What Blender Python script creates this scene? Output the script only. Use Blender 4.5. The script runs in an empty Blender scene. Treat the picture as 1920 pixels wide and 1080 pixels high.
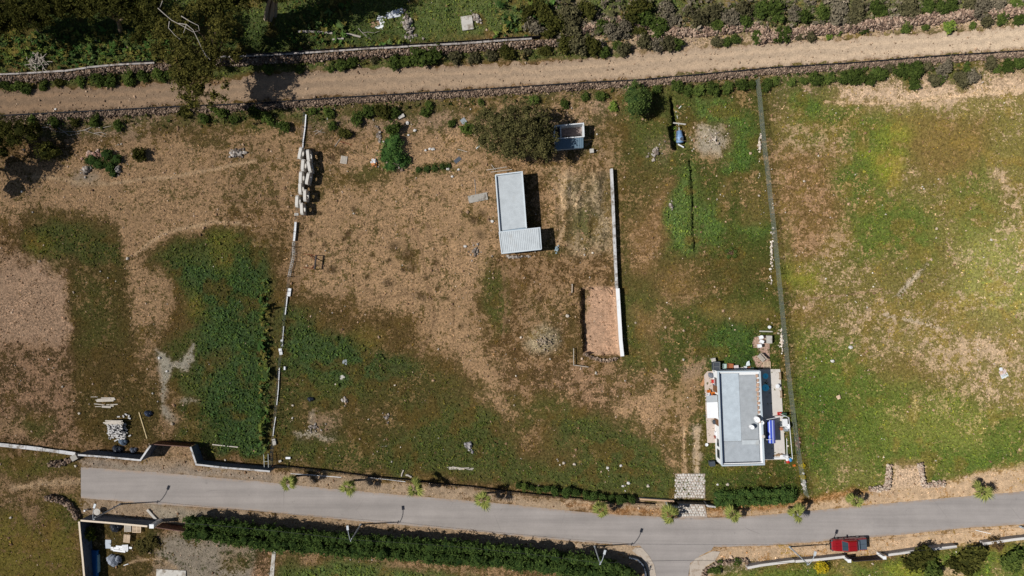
import bpy, math, random
import numpy as np
from mathutils import Matrix, Vector
random.seed(7); RNG = np.random.default_rng(11)
SC = bpy.context.scene
COL = SC.collection
H, S = 102.4, 0.08          # flying height of the camera, metres of ground per photograph pixel

# ------------------------------------------------------------------ camera, sky, sun, exposure
cam = bpy.data.cameras.new('camera'); cam.lens = 24; cam.sensor_width = 36; cam.clip_end = 6000
co = bpy.data.objects.new('camera', cam); COL.objects.link(co); co.location = (0, 0, H); SC.camera = co
SUN_EL, SUN_AZ = math.radians(48.5), math.radians(183.5)   # direction towards the sun, azimuth from +X
w = bpy.data.worlds.new('World'); SC.world = w; w.use_nodes = True
nt = w.node_tree; bg = nt.nodes['Background']; sk = nt.nodes.new('ShaderNodeTexSky')
sk.sky_type = 'NISHITA'; sk.sun_disc = False; sk.sun_elevation = SUN_EL
sk.sun_rotation = math.pi / 2 - SUN_AZ
sk.altitude = 100; nt.links.new(sk.outputs[0], bg.inputs[0]); bg.inputs[1].default_value = 0.05
sl = bpy.data.lights.new('sun', 'SUN'); sl.energy = 5.0; sl.angle = math.radians(0.53); sl.color = (1.0, 0.98, 0.95)
so = bpy.data.objects.new('sun', sl); COL.objects.link(so); so.location = (-60, 0, 80)
sd_ = Vector((math.cos(SUN_EL) * math.cos(SUN_AZ), math.cos(SUN_EL) * math.sin(SUN_AZ), math.sin(SUN_EL)))
so.rotation_euler = sd_.to_track_quat('Z', 'Y').to_euler()
SC.view_settings.view_transform = 'Standard'; SC.view_settings.look = 'None'
SC.view_settings.exposure = 0.2; SC.view_settings.gamma = 1; SC.view_settings.use_curve_mapping = False
K = 1.5                     # what a sunlit albedo is multiplied by on its way to the picture

def lin(v):
    v = v / 255.0
    return v / 12.92 if v <= 0.04045 else ((v + 0.055) / 1.055) ** 2.4
def C(r, g, b, k=None):
    k = k or K
    return tuple(min(0.82, lin(c) / k) for c in (r, g, b))
def P(px, py, z=0.0):
    f = (H - z) / H
    return ((px - 960) * S * f, (540 - py) * S * f, z)

# ------------------------------------------------------------------ node helpers
class NT:
    def __init__(s, mat):
        mat.use_nodes = True; s.t = mat.node_tree; s.t.nodes.clear()
    def n(s, typ, **kw):
        nd = s.t.nodes.new(typ)
        for k, v in kw.items():
            if k.startswith('_'): setattr(nd, k[1:], v)
        for k, v in kw.items():
            if k.startswith('_'): continue
            key = int(k[1:]) if (k[0] == 'i' and k[1:].isdigit()) else k.replace('__', ' ')
            s.set(nd.inputs[key], v)
        return nd
    def set(s, sock, v):
        if hasattr(v, 'links') or isinstance(v, bpy.types.NodeSocket): s.t.links.new(v, sock)
        elif isinstance(v, tuple) and len(v) == 3 and sock.type == 'RGBA': sock.default_value = (*v, 1)
        else: sock.default_value = v
    def math(s, op, a, b=0.0, clamp=False):
        return s.n('ShaderNodeMath', _operation=op, _use_clamp=clamp, i0=a, i1=b).outputs[0]
    def rng(s, v, a, b, c, d, smooth=True):
        nd = s.n('ShaderNodeMapRange', _interpolation_type='SMOOTHSTEP' if smooth else 'LINEAR', i0=v, i1=a, i2=b, i3=c, i4=d)
        return nd.outputs[0]
    def noise(s, vec, scale, detail=4.0, rough=0.6):
        return s.n('ShaderNodeTexNoise', Vector=vec, Scale=scale, Detail=detail, Roughness=rough).outputs[0]
    def mix(s, f, a, b, mode='MIX'):
        nd = s.n('ShaderNodeMix', _data_type='RGBA', _blend_type=mode)
        s.set(nd.inputs[0], f); s.set(nd.inputs[6], a); s.set(nd.inputs[7], b)
        return nd.outputs[2]
    def scale(s, colr, f):
        nd = s.n('ShaderNodeVectorMath', _operation='SCALE'); s.set(nd.inputs[0], colr); s.set(nd.inputs[3], f)
        return nd.outputs[0]
    def attr(s, name, what='Fac'):
        return s.n('ShaderNodeAttribute', _attribute_name=name).outputs[what]
    def out(s, sh):
        o = s.n('ShaderNodeOutputMaterial'); s.t.links.new(sh, o.inputs[0])

MATS = {}
def mat(name, rgb, rough=0.8, var=0.18, scale=2.5, bump=0.0, metal=0.0, dirt=None, dirt_amt=0.0, spec=0.3, k=None, coat=0.0):
    """A painted / stone / wood surface: base colour with grain, blotches of wear and fine relief."""
    if name in MATS: return MATS[name]
    m = bpy.data.materials.new(name); T = NT(m)
    pos = T.n('ShaderNodeTexCoord').outputs['Object']
    oi = T.n('ShaderNodeObjectInfo').outputs['Random']
    n1 = T.noise(pos, scale, 5, 0.65); n2 = T.noise(pos, scale * 5, 3, 0.6)
    f = T.math('ADD', T.rng(n1, 0.25, 0.75, 1 - var, 1 + var, False), T.rng(n2, 0.25, 0.75, -var * .5, var * .5, False))
    f = T.math('MULTIPLY', f, T.rng(oi, 0, 1, 1 - var * .6, 1 + var * .6, False))
    c = T.scale(rgb if isinstance(rgb, tuple) and len(rgb) == 3 and max(rgb) <= 1 else C(*rgb, k=k), f)
    if dirt:
        n3 = T.noise(pos, scale * .7, 6, 0.7)
        c = T.mix(T.rng(n3, 0.62 - dirt_amt * .3, 0.8 - dirt_amt * .3, 0, 1), c, C(*dirt))
    b = T.n('ShaderNodeBsdfPrincipled', Base__Color=c, Roughness=rough, Metallic=metal)
    b.inputs['Specular IOR Level'].default_value = spec; b.inputs['Coat Weight'].default_value = coat
    if bump:
        bp = T.n('ShaderNodeBump', Strength=0.8, Distance=bump, Height=n2); T.t.links.new(bp.outputs[0], b.inputs['Normal'])
    T.out(b.outputs[0]); MATS[name] = m
    return m
def leaf(name, dark, light, trans=0.25, k=None):
    """Foliage: every leaf card carries its own tone between two greens."""
    if name in MATS: return MATS[name]
    m = bpy.data.materials.new(name); T = NT(m)
    t = T.attr('tone'); oi = T.n('ShaderNodeObjectInfo').outputs['Random']
    g_ = (1.1, 1.08, 1.1) if 'brush' in name or 'grey' in name else (1.15, 1.15, 1.15) if 'palm' in name else (1.25, 1.2, 1.3) if 'olive' in name or 'euc' in name or 'big' in name else (1.65, 1.5, 1.6)
    up_ = lambda q: tuple(min(.8, v * g) for v, g in zip(C(*q, k=k), g_))
    c = T.mix(t, up_(dark), up_(light))
    c = T.scale(c, T.rng(oi, 0, 1, 0.8, 1.2, False))
    d = T.n('ShaderNodeBsdfDiffuse', Color=c, Roughness=0.6); tr = T.n('ShaderNodeBsdfTranslucent', Color=c)
    mx = T.n('ShaderNodeMixShader', Fac=trans); T.t.links.new(d.outputs[0], mx.inputs[1]); T.t.links.new(tr.outputs[0], mx.inputs[2])
    T.out(mx.outputs[0]); MATS[name] = m
    return m
def vcol(name, attr='col', rough=1.0, var=0.25, scale=6.0):
    """Stones and tufts: own colour per piece, with grain."""
    if name in MATS: return MATS[name]
    m = bpy.data.materials.new(name); T = NT(m)
    pos = T.n('ShaderNodeNewGeometry').outputs['Position']
    c = T.scale(T.attr(attr, 'Color'), T.rng(T.noise(pos, scale, 3), 0.25, 0.75, 1 - var, 1 + var, False))
    T.out(T.n('ShaderNodeBsdfDiffuse', Color=c, Roughness=rough).outputs[0]); MATS[name] = m
    return m

# ------------------------------------------------------------------ object helpers
BASE = {}
def tag(o, label=None, cat=None, group=None, kind=None):
    if label: o['label'] = label
    if cat: o['category'] = cat; o['kind'] = 'thing'
    if group: o['group'] = group
    if kind: o['kind'] = kind
    return o
def thing(name, label, cat, loc, rz=0.0, group=None):
    o = bpy.data.objects.new(name, None); COL.objects.link(o); o.empty_display_size = 0.3
    o.location = loc; o.rotation_euler = (0, 0, rz)
    BASE[o.name] = Matrix.Translation(loc) @ Matrix.Rotation(rz, 4, 'Z')
    return tag(o, label, cat, group)
def finish(name, me, material, parent=None, base=None):
    if material is not None:
        for m in (material if isinstance(material, (list, tuple)) else [material]): me.materials.append(m)
    o = bpy.data.objects.new(name, me); COL.objects.link(o)
    if parent is not None:
        o.parent = parent; BASE[o.name] = BASE[parent.name]
    elif base is not None:
        o.location = base; BASE[o.name] = Matrix.Translation(base)
    else: BASE[o.name] = Matrix.Identity(4)
    return o
def dup(root, loc, rz=0.0, label=None, group=None, scale=None):
    r = root.copy(); COL.objects.link(r); r.location = loc; r.rotation_euler = (0, 0, rz)
    if scale: r.scale = scale if isinstance(scale, tuple) else (scale,) * 3
    if label: r['label'] = label
    if group: r['group'] = group
    for ch in list(root.children):
        c = ch.copy(); COL.objects.link(c); c.parent = r
        for g in ch.children:
            d = g.copy(); COL.objects.link(d); d.parent = c
    return r
class B:
    """Collects shapes in world space; obj() links them as ONE mesh, relative to the thing they belong to."""
    def __init__(s): s.v = []; s.f = []; s.m = []; s.cur = 0
    def add(s, vs, fs):
        n = len(s.v); s.v += [tuple(v) for v in vs]; s.f += [tuple(i + n for i in f) for f in fs]; s.m += [s.cur] * len(fs); return s
    def box(s, x, y, z, sx, sy, sz, rz=0.0, ry=0.0, rx=0.0):      # z = bottom
        R = Matrix.Rotation(rz, 3, 'Z') @ Matrix.Rotation(ry, 3, 'Y') @ Matrix.Rotation(rx, 3, 'X'); c = Vector((x, y, z + sz / 2))
        vs = [c + R @ Vector((i * sx / 2, j * sy / 2, k * sz / 2)) for k in (-1, 1) for j in (-1, 1) for i in (-1, 1)]
        return s.add(vs, [(0, 2, 3, 1), (4, 5, 7, 6), (0, 1, 5, 4), (2, 6, 7, 3), (0, 4, 6, 2), (1, 3, 7, 5)])
    def prism(s, poly, z0, z1):
        n = len(poly)
        area = sum(poly[i][0] * poly[(i + 1) % n][1] - poly[(i + 1) % n][0] * poly[i][1] for i in range(n))
        if area < 0: poly = poly[::-1]
        vs = [(p[0], p[1], z0) for p in poly] + [(p[0], p[1], z1) for p in poly]
        return s.add(vs, [tuple(range(n))[::-1], tuple(range(n, 2 * n))] + [(i, (i + 1) % n, n + (i + 1) % n, n + i) for i in range(n)])
    def bar(s, a, b, wd, ht=None):                                # box-section bar from a to b
        return s.tube([a, b], wd / 1.414, 4)
    def tube(s, pts, r, n=6, r1=None):
        pts = [Vector(p) for p in pts]; base = len(s.v); L = len(pts); vs = []; fs = []
        for i, p in enumerate(pts):
            d = (pts[min(i + 1, L - 1)] - pts[max(i - 1, 0)]).normalized()
            u = d.cross(Vector((0, 0, 1))) if abs(d.z) < 0.95 else d.cross(Vector((1, 0, 0)))
            u.normalize(); w_ = d.cross(u); rr = r if r1 is None else r + (r1 - r) * i / max(1, L - 1)
            for k in range(n):
                a = 2 * math.pi * (k + .5) / n; vs.append(p + u * math.cos(a) * rr + w_ * math.sin(a) * rr)
        for i in range(L - 1):
            for k in range(n):
                fs.append((i * n + k, i * n + (k + 1) % n, (i + 1) * n + (k + 1) % n, (i + 1) * n + k))
        fs += [tuple(range(n))[::-1], tuple(range((L - 1) * n, L * n))]
        return s.add(vs, fs)
    def lathe(s, x, y, prof, n=14):                               # prof: (r, z)
        vs = []; fs = []; L = len(prof)
        for r, z in prof:
            for k in range(n): a = 2 * math.pi * k / n; vs.append((x + r * math.cos(a), y + r * math.sin(a), z))
        for i in range(L - 1):
            for k in range(n): fs.append((i * n + k, i * n + (k + 1) % n, (i + 1) * n + (k + 1) % n, (i + 1) * n + k))
        fs.append(tuple(range((L - 1) * n, L * n)))
        return s.add(vs, fs)
    def wall(s, pts, th, z0, z1):                                 # wall along a polyline, mitred
        pts = [Vector((p[0], p[1])) for p in pts]; Lf = []; Rt = []
        for i, p in enumerate(pts):
            d0 = (p - pts[i - 1]).normalized() if i > 0 else None
            d1 = (pts[i + 1] - p).normalized() if i < len(pts) - 1 else None
            a = d0 or d1; b = d1 or d0; n0 = Vector((-a.y, a.x)); n1 = Vector((-b.y, b.x)); m = (n0 + n1)
            m = m / max(0.35, m.length_squared) * 2 * th / 2
            Lf.append(p + m); Rt.append(p - m)
        n = len(pts); vs = []
        for z in (z0, z1): vs += [(q.x, q.y, z) for q in Lf] + [(q.x, q.y, z) for q in Rt]
        fs = []
        for i in range(n - 1):
            fs += [(2 * n + i, 3 * n + i, 3 * n + i + 1, 2 * n + i + 1), (i, i + 1, n + i + 1, n + i),
                   (i, 2 * n + i, 2 * n + i + 1, i + 1), (n + i, n + i + 1, 3 * n + i + 1, 3 * n + i)]
        fs += [(0, n, 3 * n, 2 * n), (n - 1, 3 * n - 1, 4 * n - 1, 2 * n - 1)]
        return s.add(vs, fs)
    def obj(s, name, material, parent=None, base=None, smooth=False):
        inv = BASE[parent.name].inverted() if parent is not None else (Matrix.Translation(base).inverted() if base is not None else Matrix.Identity(4))
        me = bpy.data.meshes.new(name); me.from_pydata([inv @ Vector(v) for v in s.v], [], s.f)
        for i, p in enumerate(me.polygons): p.material_index = s.m[i]; p.use_smooth = smooth
        me.update()
        return finish(name, me, material, parent, base)
def quads(name, V, F, material, parent=None, base=None, tone=None, col=None, smooth=False):
    """A mesh of quads straight from arrays, with a tone or a colour per face."""
    V = np.asarray(V, dtype=np.float32).reshape(-1, 3).copy(); F = np.asarray(F, dtype=np.int32).reshape(-1, 4)
    inv = BASE[parent.name].inverted() if parent is not None else (Matrix.Translation(base).inverted() if base is not None else None)
    if inv is not None:
        M = np.array(inv); V = (V @ M[:3, :3].T + M[:3, 3]).astype(np.float32)
    me = bpy.data.meshes.new(name); me.vertices.add(len(V)); me.vertices.foreach_set('co', V.ravel())
    me.loops.add(F.size); me.loops.foreach_set('vertex_index', F.ravel().astype(np.int32))
    me.polygons.add(len(F)); me.polygons.foreach_set('loop_start', np.arange(0, F.size, 4, dtype=np.int32))
    if smooth: me.polygons.foreach_set('use_smooth', np.ones(len(F), dtype=bool))
    me.update(calc_edges=True)
    if tone is not None:
        a = me.attributes.new('tone', 'FLOAT', 'FACE'); a.data.foreach_set('value', np.asarray(tone, dtype=np.float32))
    if col is not None:
        a = me.attributes.new('col', 'FLOAT_COLOR', 'FACE'); c4 = np.ones((len(F), 4), dtype=np.float32); c4[:, :3] = col; a.data.foreach_set('color', c4.ravel())
    return finish(name, me, material, parent, base)

# ------------------------------------------------------------------ noise in numpy
def vnoise(x, y, seed=0):
    xi = np.floor(x).astype(np.int64); yi = np.floor(y).astype(np.int64); fx = x - xi; fy = y - yi
    def h(a, b):
        n = (a * 374761393 + b * 668265263 + seed * 1442695041) & 0xffffffff
        n = ((n ^ (n >> 13)) * 1274126177) & 0xffffffff
        return ((n ^ (n >> 16)) & 0xffff) / 65535.0
    u = fx * fx * (3 - 2 * fx); v = fy * fy * (3 - 2 * fy)
    return (h(xi, yi) * (1 - u) + h(xi + 1, yi) * u) * (1 - v) + (h(xi, yi + 1) * (1 - u) + h(xi + 1, yi + 1) * u) * v
def fbm(x, y, o=4, seed=0):
    t = 0; a = 0.5; s = 0
    for i in range(o): t = t + a * vnoise(x * 2 ** i, y * 2 ** i, seed + i * 17); s += a; a *= 0.55
    return t / s
def sdpoly(X, Y, poly):
    d = np.full(X.shape, 1e9); ins = np.zeros(X.shape, bool); n = len(poly)
    for i in range(n):
        ax, ay = poly[i]; bx, by = poly[(i + 1) % n]; ex, ey = bx - ax, by - ay
        t = np.clip(((X - ax) * ex + (Y - ay) * ey) / (ex * ex + ey * ey + 1e-9), 0, 1)
        d = np.minimum(d, (X - ax - ex * t) ** 2 + (Y - ay - ey * t) ** 2)
        if ay != by: ins ^= ((ay > Y) != (by > Y)) & (X < (bx - ax) * (Y - ay) / (by - ay) + ax)
    d = np.sqrt(d); return np.where(ins, d, -d)
def sdline(X, Y, pts):
    d = np.full(X.shape, 1e9)
    for (ax, ay), (bx, by) in zip(pts[:-1], pts[1:]):
        ex, ey = bx - ax, by - ay; t = np.clip(((X - ax) * ex + (Y - ay) * ey) / (ex * ex + ey * ey + 1e-9), 0, 1)
        d = np.minimum(d, (X - ax - ex * t) ** 2 + (Y - ay - ey * t) ** 2)
    return np.sqrt(d)
def sst(a, b, v):
    t = np.clip((v - a) / (b - a), 0, 1); return t * t * (3 - 2 * t)

# ------------------------------------------------------------------ the ground, one sheet to the horizon
DR_T = [(-400,188),(0,168),(100,163),(200,165),(330,153),(420,155),(480,140),(600,132),(700,128),(800,124),(960,120),(1080,112),(1180,103),(1280,92),(1380,83),(1500,77),(1600,72),(1700,65),(1800,58),(1920,46),(2300,16)]
DR_B = [(-400,233),(0,215),(100,211),(200,206),(330,197),(480,190),(640,179),(800,170),(960,161),(1100,152),(1200,146),(1300,137),(1440,125),(1600,115),(1750,103),(1920,92),(2300,62)]
AR_T = [(158,876),(300,886),(480,902),(640,918),(800,932),(960,946),(1080,959),(1180,966),(1275,971),(1350,970),(1430,966),(1560,954),(1700,940),(1800,931),(1920,921),(2300,887)]
AR_B = [(152,934),(226,940),(300,946),(480,958),(640,974),(760,985),(900,997),(960,1004),(1100,1017),(1200,1024),(1300,1027),(1440,1023),(1560,1014),(1700,1002),(1800,991),(1920,983),(2300,949)]
PIT = [(1089,540),(1120,538),(1153,540),(1163,668),(1130,664),(1093,662)]
TRENCH = [(1257,178),(1264,180),(1272,232),(1290,238),(1292,262),(1284,280),(1262,280),(1252,240),(1261,228)]
# class: soil colour, plant colour, plant cover, lushness
CL = dict(
 tan=((177,142,109),(98,86,50),.22,0), tan2=((164,131,99),(92,80,46),.46,0), pink=((186,152,126),(112,88,62),.06,0), pinkm=((168,132,104),(86,72,44),.5,.05),
 brown=((150,118,84),(86,72,40),.86,.15), brownm=((160,126,94),(90,72,42),.60,.1), olive=((150,120,84),(76,68,36),.84,.25), oliveg=((150,122,84),(66,72,34),.88,.5),
 green=((128,108,68),(60,68,34),.93,.75), lush=((80,82,46),(48,66,36),1.08,1.05), lushb=((104,104,62),(70,86,44),1.05,1.0), yel=((130,115,60),(92,90,38),1.0,.7),
 rbase=((180,152,120),(114,102,58),.8,.35), rbrown=((152,122,82),(122,102,60),.95,.25), ryel=((164,142,80),(134,128,50),1.0,.55), rgreen=((166,138,92),(92,98,48),.84,.6),  # right-hand classes: own colours, made paler to carry the hazy light there
 rred=((168,132,100),(120,96,60),.7,.15), rpale=((198,168,142),(140,118,84),.15,0), rsoil=((184,156,126),(126,112,68),.7,.3), rlow=((160,140,90),(92,98,48),.88,.7), rlowy=((176,156,106),(118,114,60),.84,.6), rlowd=((130,118,66),(76,88,44),.93,.85),
 redge=((190,166,130),(134,126,74),.8,.5), dust=((176,164,148),(84,82,50),.08,-.75), grav=((164,148,132),(78,80,48),.32,-.75), vergew=((184,157,132),(120,96,64),.14,-.75), vergee=((194,163,134),(160,124,84),.16,-.75), verger=((176,128,84),(134,94,52),.5,0),
 rut=((138,108,82),(96,76,50),.15,0), path=((204,172,138),(130,104,72),.02,-.4), grav2=((178,158,142),(130,112,90),.05,-.6), verd=((140,118,86),(70,78,40),.84,.75), pitf=((196,158,132),(140,110,80),.03,-.5), spot=((104,84,62),(84,64,44),.6,0), topg=((126,110,70),(68,80,42),.9,.85), topshade=((84,74,48),(44,58,30),1.0,.8), brush=((150,128,104),(98,96,66),.72,.5), stony=((160,132,108),(84,82,50),.42,.3), mound=((170,150,122),(98,92,66),.45,.3), swoil=((140,112,76),(98,92,42),.84,.4))
E = lambda x, y, rx, ry, n=12: [(x + rx * math.cos(6.2832 * i / n), y + ry * math.sin(6.2832 * i / n)) for i in range(n)]
def LN(pts, w):
    up_ = []; dn = []
    for i, (x, y) in enumerate(pts):
        ax, ay = pts[max(i - 1, 0)]; bx, by = pts[min(i + 1, len(pts) - 1)]; L = math.hypot(bx - ax, by - ay); nx_, ny_ = -(by - ay) / L * w, (bx - ax) / L * w; up_.append((x + nx_, y + ny_)); dn.append((x - nx_, y - ny_))
    return up_ + dn[::-1]
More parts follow.
